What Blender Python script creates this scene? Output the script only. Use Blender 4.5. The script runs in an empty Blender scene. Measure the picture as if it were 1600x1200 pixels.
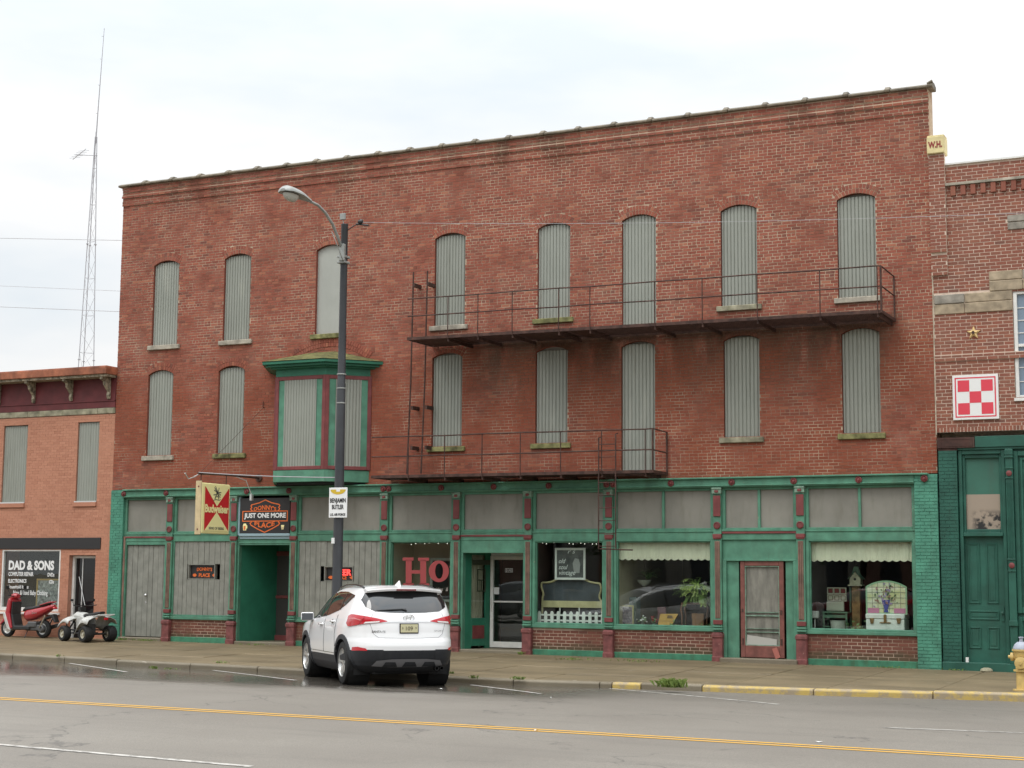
import bpy, math, random
from mathutils import Vector, Matrix
import numpy as np
R = math.radians
rng = random.Random(7)
sc = bpy.context.scene
col = sc.collection

# ------------------------------------------------------------------ camera, world, sun, exposure
FPX, YAW, PITCH, ROLL = 2485.67, 0.450936505, 0.120389215, 0.00787886902
CAM = Vector((0.0, -34.7, 1.8))
_f = Vector((-math.sin(YAW)*math.cos(PITCH), math.cos(YAW)*math.cos(PITCH), math.sin(PITCH)))
_r0 = Vector((math.cos(YAW), math.sin(YAW), 0)); _u0 = _r0.cross(_f)
_r = _r0*math.cos(ROLL) + _u0*math.sin(ROLL)
_u = _u0*math.cos(ROLL) - _r0*math.sin(ROLL)
cd = bpy.data.cameras.new('camera'); cam = bpy.data.objects.new('camera', cd); col.objects.link(cam)
cd.sensor_width = 36; cd.lens = 36*FPX/1600; cd.clip_start = 0.1; cd.clip_end = 3000
mw = Matrix(((_r.x, _u.x, -_f.x, CAM.x), (_r.y, _u.y, -_f.y, CAM.y), (_r.z, _u.z, -_f.z, CAM.z), (0, 0, 0, 1)))
cam.matrix_world = mw
sc.camera = cam

SUN_EL, SUN_AZ = R(58), R(200)
world = bpy.data.worlds.new('World'); sc.world = world; world.use_nodes = True
nt = world.node_tree; nd = nt.nodes; lk = nt.links
nd.clear()
wo = nd.new('ShaderNodeOutputWorld'); bg = nd.new('ShaderNodeBackground'); lk.new(bg.outputs[0], wo.inputs[0])
bg.inputs['Strength'].default_value = 0.1
sky = nd.new('ShaderNodeTexSky'); sky.sky_type = 'NISHITA'; sky.sun_disc = False
sky.sun_elevation = SUN_EL; sky.sun_rotation = SUN_AZ
tc = nd.new('ShaderNodeTexCoord'); sep = nd.new('ShaderNodeSeparateXYZ'); lk.new(tc.outputs['Generated'], sep.inputs[0])
pw = nd.new('ShaderNodeMath'); pw.operation = 'POWER'; pw.use_clamp = True; lk.new(sep.outputs[2], pw.inputs[0]); pw.inputs[1].default_value = 2.2
el = nd.new('ShaderNodeMapRange'); lk.new(pw.outputs[0], el.inputs[0])
for i, v in enumerate((0.0, 1.0, 8.9, 34.0)): el.inputs[i+1].default_value = v     # overcast: brighter overhead
mp = nd.new('ShaderNodeMapping'); mp.inputs['Scale'].default_value = (1, 1, 3.2); lk.new(tc.outputs['Generated'], mp.inputs[0])
no = nd.new('ShaderNodeTexNoise'); no.inputs['Scale'].default_value = 3.1; no.inputs['Detail'].default_value = 5; no.inputs['Roughness'].default_value = .5
lk.new(mp.outputs[0], no.inputs[0])
ra = nd.new('ShaderNodeValToRGB'); lk.new(no.outputs[0], ra.inputs[0])
ra.color_ramp.elements[0].position = .36; ra.color_ramp.elements[0].color = (.80, .865, .915, 1)
ra.color_ramp.elements[1].position = .57; ra.color_ramp.elements[1].color = (1, 1, .995, 1)
mu = nd.new('ShaderNodeVectorMath'); mu.operation = 'SCALE'; lk.new(ra.outputs[0], mu.inputs[0]); lk.new(el.outputs[0], mu.inputs['Scale'])
mx = nd.new('ShaderNodeMix'); mx.data_type = 'RGBA'; mx.inputs[0].default_value = .92
lk.new(sky.outputs[0], mx.inputs[6]); lk.new(mu.outputs[0], mx.inputs[7]); lk.new(mx.outputs[2], bg.inputs['Color'])

sd = bpy.data.lights.new('sun', 'SUN'); sun = bpy.data.objects.new('sun', sd); col.objects.link(sun)
sd.energy = 0.9; sd.angle = R(24); sd.color = (1, .97, .92)
sdir = Vector((math.sin(SUN_AZ)*math.cos(SUN_EL), math.cos(SUN_AZ)*math.cos(SUN_EL), math.sin(SUN_EL)))
sun.rotation_euler = sdir.to_track_quat('Z', 'Y').to_euler()
sc.view_settings.view_transform = 'Standard'; sc.view_settings.look = 'None'
sc.view_settings.exposure = 0.12; sc.view_settings.gamma = 1.0; sc.view_settings.use_curve_mapping = False
sc.render.engine = 'CYCLES'
sc.cycles.max_bounces = 8; sc.cycles.transparent_max_bounces = 12; sc.cycles.caustics_reflective = False; sc.cycles.caustics_refractive = False

# ------------------------------------------------------------------ measuring: a photo pixel as a point on a real plane
def ray(px, py):
    return _r*((px-800)/FPX) + _u*((600-py)/FPX) + _f
def onY(px, py, Y=0.0):
    d = ray(px, py); t = (Y-CAM.y)/d.y; return CAM.x+d.x*t, CAM.z+d.z*t
def onX(px, py, X):
    d = ray(px, py); t = (X-CAM.x)/d.x; return CAM.y+d.y*t, CAM.z+d.z*t

# ground profile
def tilt(X): return -.0045*(max(-60, min(40, X))+17)-.03
KB = [(-80, -5.9), (-27.3, -5.95), (-23, -6.35), (-19.6, -6.5), (-13.9, -6.95), (-11.2, -6.5), (-7.7, -6.05), (-4.2, -5.25), (40, -5.25)]
def kerbY(X):
    for (a, ya), (b, yb) in zip(KB, KB[1:]):
        if X <= b: return ya+(yb-ya)*(X-a)/(b-a)
    return KB[-1][1]
def walkZ(X, Y): return tilt(X)+.10*Y/6.4
def roadZ(X, Y):
    yk = kerbY(X); t = min(1, max(0, (yk-Y)/(yk+15.5)))
    if Y < -15.5: t = max(0, 1-(-15.5-Y)/9.0)
    return tilt(X)-.22+.12*t*(2-t)

# ------------------------------------------------------------------ mesh helpers
ORG = {}
class MB:
    def __init__(s): s.v = []; s.f = []; s.m = []; s.r = []
    def add(s, vs, fs, mi=0, rnd=0.0):
        o = len(s.v); s.v += [tuple(v) for v in vs]
        for f in fs: s.f.append(tuple(i+o for i in f)); s.m.append(mi); s.r.append(rnd)
        return s
    def box(s, x0, x1, y0, y1, z0, z1, mi=0, rnd=0.0, back=True):
        vs = [(x0,y0,z0),(x1,y0,z0),(x1,y1,z0),(x0,y1,z0),(x0,y0,z1),(x1,y0,z1),(x1,y1,z1),(x0,y1,z1)]
        fs = [(0,1,5,4),(1,2,6,5),(3,0,4,7),(0,3,2,1),(4,5,6,7)]
        if back: fs.append((2,3,7,6))
        return s.add(vs, fs, mi, rnd)
    def obox(s, c, ax, ay, az, mi=0):            # box by centre and three half-axes
        c = Vector(c); ax = Vector(ax); ay = Vector(ay); az = Vector(az)
        vs = [c-ax-ay-az, c+ax-ay-az, c+ax+ay-az, c-ax+ay-az, c-ax-ay+az, c+ax-ay+az, c+ax+ay+az, c-ax+ay+az]
        return s.add(vs, [(0,1,5,4),(1,2,6,5),(3,0,4,7),(0,3,2,1),(4,5,6,7),(2,3,7,6)], mi)
    def quad(s, a, b, c, d, mi=0): return s.add([a,b,c,d], [(0,1,2,3)], mi)
    def prism(s, poly, fn, d0, d1, mi=0):        # 2D outline (CCW seen from d0) extruded; fn(u,v,d)->xyz
        n = len(poly)
        vs = [fn(u,v,d0) for u,v in poly]+[fn(u,v,d1) for u,v in poly]
        fs = [tuple(range(n)), tuple(range(2*n-1, n-1, -1))]+[(i, n+i, n+(i+1)%n, (i+1)%n) for i in range(n)]
        return s.add(vs, fs, mi)
    def prismY(s, poly, y0, y1, mi=0): return s.prism(poly, lambda u,v,d: (u,d,v), y0, y1, mi)
    def prismX(s, poly, x0, x1, mi=0): return s.prism(poly, lambda u,v,d: (d,u,v), x0, x1, mi)
    def prismZ(s, poly, z0, z1, mi=0): return s.prism(poly, lambda u,v,d: (u,v,d), z0, z1, mi)
    def tube(s, pts, r, n=6, mi=0, caps=True):
        pts = [Vector(p) for p in pts]; rs = r if isinstance(r, (list, tuple)) else [r]*len(pts)
        vs = []; fs = []; prev = None
        for i, p in enumerate(pts):
            t = (pts[min(i+1, len(pts)-1)]-pts[max(i-1, 0)]).normalized()
            if prev is None:
                a = Vector((0,0,1)) if abs(t.z) < .9 else Vector((1,0,0))
                u = t.cross(a).normalized()
            else: u = (prev-t*prev.dot(t)).normalized()
            prev = u; w = t.cross(u)
            for k in range(n):
                an = 2*math.pi*k/n; vs.append(p+(u*math.cos(an)+w*math.sin(an))*rs[i])
        for i in range(len(pts)-1):
            for k in range(n):
                a = i*n+k; b = i*n+(k+1)%n; fs.append((a, a+n, b+n, b))
        if caps:
            fs.append(tuple(range(n))); fs.append(tuple((len(pts)-1)*n+k for k in range(n-1, -1, -1)))
        return s.add(vs, fs, mi)
    def lathe(s, prof, c=(0,0,0), axis='Z', n=20, mi=0, cap=True):     # prof: (radius, height)
        c = Vector(c); A = {'Z': (Vector((1,0,0)),Vector((0,1,0)),Vector((0,0,1))), 'Y': (Vector((0,0,1)),Vector((1,0,0)),Vector((0,1,0))), 'X': (Vector((0,1,0)),Vector((0,0,1)),Vector((1,0,0)))}[axis] if isinstance(axis, str) else axis
        vs = []; fs = []
        for r_, h_ in prof:
            for k in range(n):
                an = 2*math.pi*k/n; vs.append(c+A[0]*(r_*math.cos(an))+A[1]*(r_*math.sin(an))+A[2]*h_)
        for i in range(len(prof)-1):
            for k in range(n):
                a = i*n+k; b = i*n+(k+1)%n; fs.append((a, b, b+n, a+n))
        if cap:
            fs.append(tuple(range(n-1, -1, -1))); fs.append(tuple((len(prof)-1)*n+k for k in range(n)))
        return s.add(vs, fs, mi)
    def grid(s, rows, mi=0, flip=False):
        nr = len(rows); nc = len(rows[0]); vs = [p for r_ in rows for p in r_]; fs = []
        for i in range(nr-1):
            for j in range(nc-1):
                q = (i*nc+j, i*nc+j+1, (i+1)*nc+j+1, (i+1)*nc+j); fs.append(q[::-1] if flip else q)
        return s.add(vs, fs, mi)
    def build(s, name, mats, parent=None, smooth=False, bevel=0, local=False, seg=1):
        me = bpy.data.meshes.new(name); me.from_pydata(s.v, [], s.f)
        if not isinstance(mats, (list, tuple)): mats = [mats]
        for m in mats: me.materials.append(m)
        if len(mats) > 1: me.polygons.foreach_set('material_index', s.m)
        if any(s.r):
            at = me.attributes.new('rnd', 'FLOAT', 'FACE'); at.data.foreach_set('value', s.r)
        if smooth:
            me.polygons.foreach_set('use_smooth', [True]*len(me.polygons))
            if smooth is not True: me.set_sharp_from_angle(angle=R(smooth))
        me.update()
        return place(name, me, parent, bevel, local, seg)
def place(name, me, parent=None, bevel=0, local=False, seg=1):
    o = bpy.data.objects.new(name, me); col.objects.link(o)
    if parent is not None:
        o.parent = parent
        if not local: o.location = -ORG.get(parent.name, Vector((0,0,0)))
    if bevel:
        b = o.modifiers.new('bevel', 'BEVEL'); b.width = bevel; b.segments = seg; b.limit_method = 'ANGLE'; b.angle_limit = R(40)
    return o
def tag(o, label=None, cat=None, group=None, kind=None):
    if label: o['label'] = label
    if cat: o['category'] = cat
    if group: o['group'] = group
    if kind: o['kind'] = kind
    return o
def thing(name, label, cat, loc=(0,0,0), rz=0, group=None):
    o = bpy.data.objects.new(name, None); col.objects.link(o); o.empty_display_size = .2
    o.location = loc; o.rotation_euler = (0,0,rz); ORG[o.name] = Vector(loc)
    return tag(o, label, cat, group)
def copy_tree(o, parent=None):
    c = o.copy(); col.objects.link(c); c.parent = parent
    for ch in list(o.children): copy_tree(ch, c)
    return c
_dg = None
def text_mesh(s, size=1.0, shear=0.0, bold=0.0, ext=0.004, sx=1.0, space=1.0):
    """(verts, faces) of a line of text, centred, in the XZ plane facing -Y."""
    cu = bpy.data.curves.new('t', 'FONT'); cu.body = s; cu.size = size; cu.align_x = 'CENTER'; cu.align_y = 'CENTER'
    cu.shear = shear; cu.offset = bold; cu.extrude = ext/2; cu.resolution_u = 3; cu.space_character = space
    ob = bpy.data.objects.new('t', cu); col.objects.link(ob)
    dg = bpy.context.evaluated_depsgraph_get(); dg.update()
    me = bpy.data.meshes.new_from_object(ob.evaluated_get(dg))
    vs = [(v.co.x*sx, -v.co.z, v.co.y) for v in me.vertices]; fs = [tuple(p.vertices) for p in me.polygons]
    bpy.data.objects.remove(ob); bpy.data.curves.remove(cu); bpy.data.meshes.remove(me)
    return vs, fs
def addtext(mb, s, c, size, mi=0, fn=None, fit=None, **k):
    """text at c=(x,y,z) facing -Y; fit = wanted width; fn maps local (x,y,z) when the text faces elsewhere."""
    vs, fs = text_mesh(s, size, **k)
    if fit:
        w = max(v[0] for v in vs)-min(v[0] for v in vs); m = (max(v[0] for v in vs)+min(v[0] for v in vs))/2
        vs = [((v[0]-m)*fit/w, v[1], v[2]) for v in vs]
    z0 = (max(v[2] for v in vs)+min(v[2] for v in vs))/2
    vs = [(v[0], v[1], v[2]-z0) for v in vs]
    if fn: vs = [fn(*v) for v in vs]
    else: vs = [(c[0]+v[0], c[1]+v[1], c[2]+v[2]) for v in vs]
    mb.add(vs, fs, mi)

# ------------------------------------------------------------------ materials
class NT:
    def __init__(s, name):
        s.m = bpy.data.materials.new(name); s.m.use_nodes = True; s.t = s.m.node_tree; s.b = s.t.nodes['Principled BSDF']
        s.out = s.t.nodes['Material Output']
    def n(s, t, **k):
        x = s.t.nodes.new(t)
        for a, v in k.items(): setattr(x, a, v)
        return x
    def l(s, a, b): s.t.links.new(a, b)
    def pos(s, obj=False):
        if obj: return s.n('ShaderNodeTexCoord').outputs['Object']
        return s.n('ShaderNodeNewGeometry').outputs['Position']
    def noise(s, vec, scale, detail=4, rough=.55, stretch=None):
        if stretch:
            m = s.n('ShaderNodeMapping'); m.inputs['Scale'].default_value = stretch; s.l(vec, m.inputs[0]); vec = m.outputs[0]
        x = s.n('ShaderNodeTexNoise'); x.inputs['Scale'].default_value = scale; x.inputs['Detail'].default_value = detail; x.inputs['Roughness'].default_value = rough
        s.l(vec, x.inputs['Vector']); return x.outputs['Fac']
    def ramp(s, fac, stops):
        x = s.n('ShaderNodeValToRGB'); s.l(fac, x.inputs[0]); e = x.color_ramp.elements
        while len(e) < len(stops): e.new(.5)
        for el_, (p, c) in zip(e, stops):
            el_.position = p; el_.color = (c if isinstance(c, tuple) else (c, c, c))+(1,)
        return x.outputs[0]
    def mix(s, fac, a, b, mode='MIX'):
        x = s.n('ShaderNodeMix', data_type='RGBA', blend_type=mode)
        for sock, v in ((x.inputs[0], fac), (x.inputs[6], a), (x.inputs[7], b)):
            if hasattr(v, 'is_linked'): s.l(v, sock)
            elif isinstance(v, (int, float)): sock.default_value = v if sock is x.inputs[0] else (v, v, v, 1)
            else: sock.default_value = tuple(v)+(1,)
        return x.outputs[2]
    def math(s, op, a, b=0.0, clamp=False):
        x = s.n('ShaderNodeMath', operation=op, use_clamp=clamp)
        for i, v in enumerate((a, b)):
            if hasattr(v, 'is_linked'): s.l(v, x.inputs[i])
            else: x.inputs[i].default_value = v
        return x.outputs[0]
    def rng(s, v, a, b, c=0.0, d=1.0):
        x = s.n('ShaderNodeMapRange'); x.interpolation_type = 'SMOOTHSTEP'; s.l(v, x.inputs[0])
        for i, q in enumerate((a, b, c, d)): x.inputs[i+1].default_value = q
        return x.outputs[0]
    def bump(s, h, dist=.01, st=.5):
        x = s.n('ShaderNodeBump'); x.inputs['Distance'].default_value = dist; x.inputs['Strength'].default_value = st
        s.l(h, x.inputs['Height']); s.l(x.outputs[0], s.b.inputs['Normal'])
    def set(s, **k):
        for a, v in k.items():
            i = s.b.inputs[a.replace('_', ' ')]
            if hasattr(v, 'is_linked'): s.l(v, i)
            else: i.default_value = v if isinstance(v, (int, float)) else tuple(v)+(1,)
        return s.m
def paint(name, c, vary=.12, scale=3.0, rough=.55, dirt=.25, dirtc=(.10,.085,.06), chip=0, chipc=(.3,.26,.2), bump=.3, obj=False, streak=True, metal=0.0, spec=.4):
    t = NT(name); p = t.pos(obj)
    n1 = t.noise(p, scale, 5); c2 = tuple(min(1, x*(1-vary*2)) for x in c); c3 = tuple(min(1, x*(1+vary)) for x in c)
    base = t.ramp(n1, [(.3, c2), (.7, c3)])
    if dirt:
        n2 = t.noise(p, 2.2, 6, .65, (2.5, 2.5, .5) if streak else None)
        base = t.mix(t.math('MULTIPLY', t.rng(n2, .48, .78), dirt), base, dirtc)
    if chip:
        n3 = t.noise(p, 9, 6, .7); base = t.mix(t.rng(n3, .70-chip*.1, .73-chip*.1), base, chipc)
    t.bump(t.noise(p, 60, 3), .004, bump)
    return t.set(Base_Color=base, Roughness=rough, Metallic=metal, Specular_IOR_Level=spec)
def plain(name, c, rough=.5, metal=0.0, spec=.5, coat=0.0, emit=None, es=0):
    t = NT(name); t.set(Base_Color=c, Roughness=rough, Metallic=metal, Specular_IOR_Level=spec, Coat_Weight=coat)
    if coat: t.b.inputs['Coat Roughness'].default_value = .03
    if emit: t.set(Emission_Color=emit); t.b.inputs['Emission Strength'].default_value = es
    return t.m
def brickmat(name, stops, stain_shade=True, wash=None, rough=.85, big=.35, bump=.6, splash=False):
    t = NT(name); p = t.pos()
    a = t.n('ShaderNodeAttribute', attribute_name='rnd').outputs['Fac']; o = t.n('ShaderNodeObjectInfo').outputs['Random']
    v = t.math('FRACT', t.math('ADD', a, o))
    base = t.ramp(v, stops)
    fine = t.noise(p, 28, 5, .7); base = t.mix(t.math('MULTIPLY', t.rng(fine, .4, .8), .25), base, (.10, .045, .035))
    bign = t.noise(p, .45, 5, .6); base = t.mix(t.math('MULTIPLY', t.rng(bign, .42, .72), big), base, (.13, .058, .036))
    sep = t.n('ShaderNodeSeparateXYZ'); t.l(p, sep.inputs[0])
    if wash:                                           # faded, mortar-smeared upper courses
        wn = t.noise(p, 1.3, 6, .7); base = t.mix(t.math('MULTIPLY', t.rng(wn, .45, .7), wash), base, (.42, .27, .20))
    if splash:                                         # mud splashed up from the pavement, ragged at its top
        sm = t.rng(t.math('ADD', sep.outputs[2], t.math('MULTIPLY', t.noise(p, 3, 5, .7), -.35)), .12, -.02); base = t.mix(t.math('MULTIPLY', sm, .8), base, (.085,.07,.04))
    if stain_shade:                                          # long water and moss stains below the upper gallery, with its shade painted in
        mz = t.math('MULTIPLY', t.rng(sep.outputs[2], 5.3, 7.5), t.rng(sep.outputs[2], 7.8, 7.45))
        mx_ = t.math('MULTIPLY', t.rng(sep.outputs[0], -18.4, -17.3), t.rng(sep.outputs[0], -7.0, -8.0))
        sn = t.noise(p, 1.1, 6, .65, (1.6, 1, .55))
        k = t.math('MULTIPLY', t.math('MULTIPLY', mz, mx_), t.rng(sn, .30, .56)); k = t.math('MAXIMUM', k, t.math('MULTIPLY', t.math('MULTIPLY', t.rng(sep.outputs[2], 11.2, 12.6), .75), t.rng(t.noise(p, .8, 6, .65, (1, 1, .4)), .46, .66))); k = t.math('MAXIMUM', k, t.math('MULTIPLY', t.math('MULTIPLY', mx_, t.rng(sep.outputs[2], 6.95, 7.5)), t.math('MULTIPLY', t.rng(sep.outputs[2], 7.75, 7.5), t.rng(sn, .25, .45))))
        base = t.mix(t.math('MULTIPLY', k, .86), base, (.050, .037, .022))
        lo = t.math('MULTIPLY', t.rng(sep.outputs[2], 7.6, 6.8), t.rng(t.noise(p, .6, 4), .32, .57)); base = t.mix(t.math('MULTIPLY', lo, .55), base, (.245, .062, .028))
    t.bump(t.noise(p, 90, 4, .7), .006, bump)
    return t.set(Base_Color=base, Roughness=rough, Specular_IOR_Level=.25)
def mortarmat(name, a, b, sc_=.9, lo=.42, hi=.58, weather_shade=False):
    t = NT(name); p = t.pos(); n = t.noise(p, sc_, 6, .65)
    if weather_shade:                                        # repointed pale high up and to the right, soot-dark elsewhere
        sep = t.n('ShaderNodeSeparateXYZ'); t.l(p, sep.inputs[0])
        n = t.math('ADD', n, t.math('MULTIPLY', t.rng(sep.outputs[2], 8.6, 7.0), .10)); n = t.math('ADD', n, t.math('MULTIPLY', t.rng(sep.outputs[0], -12, -22), .07))
    n2 = t.noise(p, 14, 4, .7)
    base = t.mix(t.rng(n, lo, hi), a, b)
    if weather_shade:  # water stains and shade under the gallery, painted over the joints
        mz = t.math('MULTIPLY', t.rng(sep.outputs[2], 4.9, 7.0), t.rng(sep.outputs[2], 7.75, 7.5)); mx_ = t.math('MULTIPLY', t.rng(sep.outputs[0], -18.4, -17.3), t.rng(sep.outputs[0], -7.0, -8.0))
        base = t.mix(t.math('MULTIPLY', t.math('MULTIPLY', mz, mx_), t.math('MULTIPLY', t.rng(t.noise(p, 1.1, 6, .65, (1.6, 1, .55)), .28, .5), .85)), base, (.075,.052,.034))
    base = t.mix(t.math('MULTIPLY', t.rng(n2, .4, .7), .4), base, tuple(x*.45 for x in a))
    t.bump(t.noise(p, 120, 3), .004, .5)
    return t.set(Base_Color=base, Roughness=.95, Specular_IOR_Level=.2)

RED = [(0, (.225,.068,.045)), (.18, (.295,.088,.058)), (.42, (.335,.102,.066)), (.62, (.270,.086,.060)), (.78, (.370,.120,.074)), (.9, (.190,.070,.052)), (.97, (.40,.150,.090))]
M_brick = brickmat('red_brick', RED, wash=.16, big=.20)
M_mortar = mortarmat('lime_mortar', (.56,.44,.32), (.24,.098,.062), sc_=.9, lo=.45, hi=.72, weather_shade=True)
M_bulk = brickmat('bulkhead_brick', [(0,(.16,.062,.045)),(.5,(.205,.080,.056)),(1,(.13,.055,.042))], stain_shade=False, big=.4, splash=True)
M_bmort = mortarmat('pale_mortar', (.50,.38,.29), (.24,.15,.105), sc_=.5, lo=.46, hi=.6)
M_lbrick = brickmat('painted_orange_brick', [(0,(.50,.235,.150)),(.5,(.54,.260,.170)),(1,(.46,.210,.135))], stain_shade=False, big=.12, bump=.25)
M_lmort = mortarmat('painted_mortar', (.50,.27,.19), (.45,.21,.14))
M_rbrick = brickmat('dark_red_brick', [(0,(.25,.092,.064)),(.3,(.30,.110,.074)),(.6,(.235,.100,.070)),(.85,(.33,.126,.080)),(1,(.19,.088,.066))], stain_shade=False, big=.2, wash=.12)
M_rmort = mortarmat('buff_mortar', (.70,.56,.45), (.56,.43,.34), lo=.5, hi=.8)
GRN = (.098,.262,.174)
M_green = paint('green_paint', GRN, .15, 3.5, .6, .45, (.075,.095,.06), chip=.35, chipc=(.23,.29,.20), bump=.6)
M_gbrick = paint('green_painted_brick', (.085,.285,.195), .15, 3.0, .65, .4, (.05,.10,.07), chip=.35, chipc=(.30,.12,.08))
M_dgreen = paint('deep_green_paint', (.026,.112,.080), .16, 2.5, .45, .35, (.035,.07,.05), chip=.1, chipc=(.12,.17,.13), bump=.5)
M_recess = paint('recess_green_paint', (.030,.175,.105), .10, 2.5, .5, .25, (.02,.06,.04))
M_maroon = paint('maroon_paint', (.205,.052,.050), .14, 4, .55, .3, (.08,.04,.03), chip=.2, chipc=(.28,.18,.14))
M_mbase = paint('maroon_cast_iron', (.215,.070,.065), .25, 6, .6, .4, (.09,.04,.035), chip=.5, chipc=(.30,.15,.13), bump=1)
M_reed = paint('brown_reeding', (.22,.135,.10), .2, 5, .6, .3)
M_panel = paint('grey_panel', (.245,.235,.200), .09, 1.2, .6, .5, (.15,.14,.105), bump=.3)
def corrmat():
    t = NT('galvanised_sheet'); p = t.pos(); o = t.n('ShaderNodeObjectInfo').outputs['Random']
    base = t.ramp(t.noise(p, .9, 4, .6), [(.3, (.285,.300,.258)), (.7, (.335,.350,.305))])
    base = t.mix(t.math('MULTIPLY', o, .45), base, (.255,.262,.222))
    st = t.noise(p, 2.0, 5, .7, (6, 1, .35)); base = t.mix(t.math('MULTIPLY', t.rng(st, .52, .75), .5), base, (.16,.16,.125))
    ru = t.noise(p, 1.7, 6, .75, (4, 1, .5)); base = t.mix(t.math('MULTIPLY', t.rng(ru, .66, .78), .6), base, (.20,.12,.065))
    pl = t.noise(p, 1.1, 3, .6, (2.5, 1, .4)); base = t.mix(t.math('MULTIPLY', t.rng(pl, .60, .72), .45), base, (.40,.405,.345))
    return t.set(Base_Color=base, Roughness=.5, Metallic=.1)
M_corr = corrmat()
M_sill = paint('stone_sill', (.34,.315,.22), .3, 4, .85, .55, (.14,.15,.055), bump=1)
M_sillpale = paint('pale_stone_sill', (.40,.36,.29), .25, 4, .85, .4, (.2,.19,.12), bump=1)
M_plank = paint('grey_weathered_board', (.255,.255,.220), .12, 4, .75, .45, (.14,.135,.11), bump=1)
M_iron = paint('rusty_iron', (.080,.040,.030), .3, 8, .75, .4, (.03,.018,.014), chip=.3, chipc=(.16,.06,.03))
M_coping = paint('clay_coping', (.20,.165,.115), .25, 4, .6, .5, (.07,.06,.04), bump=1)
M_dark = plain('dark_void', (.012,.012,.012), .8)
M_white = paint('white_paint', (.78,.77,.73), .06, 5, .4, .15, (.4,.36,.28))
M_alu = plain('bare_aluminium', (.66,.66,.64), .35, .5)
M_black = plain('black_print', (.012,.012,.013), .45)
M_chrome = plain('chrome', (.7,.7,.7), .15, 1)
# ------------------------------------------------------------------ the ground
M_asph = None
def asphalt():
    t = NT('asphalt'); p = t.pos(); sep = t.n('ShaderNodeSeparateXYZ'); t.l(p, sep.inputs[0])
    n1 = t.noise(p, .35, 6, .6); n2 = t.noise(p, 55, 3, .7); n3 = t.noise(p, .9, 5, .6, (.25, 2.2, 1))
    base = t.ramp(n1, [(.3, (.178,.158,.132)), (.7, (.228,.206,.174))])
    base = t.mix(t.math('MULTIPLY', t.rng(n3, .5, .75), .35), base, (.115,.104,.09))
    base = t.mix(t.math('MULTIPLY', t.rng(n2, .38, .66), .5), base, (.085,.078,.068))
    cr = t.n('ShaderNodeTexVoronoi', feature='DISTANCE_TO_EDGE'); cr.inputs['Scale'].default_value = .22
    wp = t.n('ShaderNodeVectorMath', operation='ADD'); nz = t.n('ShaderNodeTexNoise'); nz.inputs['Scale'].default_value = 1.4; nz.inputs['Detail'].default_value = 5; t.l(p, nz.inputs['Vector'])
    t.l(p, wp.inputs[0]); t.l(nz.outputs['Color'], wp.inputs[1]); t.l(wp.outputs[0], cr.inputs['Vector'])
    crk = t.math('MULTIPLY', t.rng(cr.outputs['Distance'], .006, .0), t.rng(t.noise(p, .5, 3), .42, .55))
    base = t.mix(t.math('MULTIPLY', crk, .6), base, (.05,.047,.042))
    # rain water lying along the gutter, deepest round the parked car
    wn = t.noise(p, .55, 5, .6, (.55, 1.5, 1))
    wy = t.math('ADD', sep.outputs[1], t.math('MULTIPLY', wn, 4.5))
    wet = t.math('MULTIPLY', t.rng(wy, -9.8, -6.9), t.rng(sep.outputs[0], -9.5, -12.5))
    damp = t.rng(wy, -10.0, -5.5)
    base = t.mix(t.math('MULTIPLY', damp, .22), base, (.07,.063,.055))
    base = t.mix(t.math('MULTIPLY', wet, .68), base, (.055,.048,.040))
    rg = t.math('SUBTRACT', t.math('SUBTRACT', .60, t.math('MULTIPLY', wet, .44)), t.math('MULTIPLY', damp, .04))
    bm = t.n('ShaderNodeBump'); bm.inputs['Distance'].default_value = .01; t.l(n2, bm.inputs['Height']); t.l(t.math('SUBTRACT', .5, t.math('MULTIPLY', wet, .47)), bm.inputs['Strength']); t.l(bm.outputs[0], t.b.inputs['Normal'])
    return t.set(Base_Color=base, Roughness=rg, Specular_IOR_Level=.5)
def concrete(name, c, k=1.0):
    t = NT(name); p = t.pos(); o = t.n('ShaderNodeObjectInfo').outputs['Random']
    n1 = t.noise(p, .8, 6, .65); n2 = t.noise(p, 30, 4, .7); n3 = t.noise(p, .5, 4, .6, (.6, 2.5, 1))
    base = t.ramp(n1, [(.3, tuple(x*.74 for x in c)), (.7, tuple(x*1.12 for x in c))])
    base = t.mix(t.math('MULTIPLY', o, .25), base, tuple(x*.6 for x in c))
    base = t.mix(t.math('MULTIPLY', t.rng(n3, .42, .66), .65*k), base, (.105,.080,.043))
    base = t.mix(t.math('MULTIPLY', t.rng(n2, .4, .72), .3), base, tuple(x*.5 for x in c))
    sp = t.noise(p, 3.2, 3, .6, (1, 3, 1)); base = t.mix(t.math('MULTIPLY', t.rng(sp, .69, .73), .5), base, (.45,.41,.33))
    t.bump(n2, .008, .6)
    return t.set(Base_Color=base, Roughness=.6, Specular_IOR_Level=.45)
M_asph = asphalt()
M_conc = concrete('damp_concrete', (.215,.165,.095))
M_joint = plain('slab_joint', (.06,.05,.033), .95)
M_kerb = concrete('kerb_concrete', (.235,.20,.14), 1.0)
def worn(name, c, c2, lo=.5, hi=.62, sc_=6):
    t = NT(name); p = t.pos(); n = t.noise(p, sc_, 6, .75)
    t.bump(t.noise(p, 40, 3), .006, .5)
    return t.set(Base_Color=t.mix(t.rng(n, lo, hi), c, c2), Roughness=.6)
M_ykerb = worn('yellow_kerb_paint', (.50,.36,.10), (.33,.265,.175), .42, .58, 4)
M_yline = worn('yellow_road_paint', (.66,.36,.040), (.30,.22,.11), .58, .72, 9)
M_wline = worn('white_road_paint', (.50,.48,.44), (.20,.185,.165), .45, .62, 7)

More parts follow.
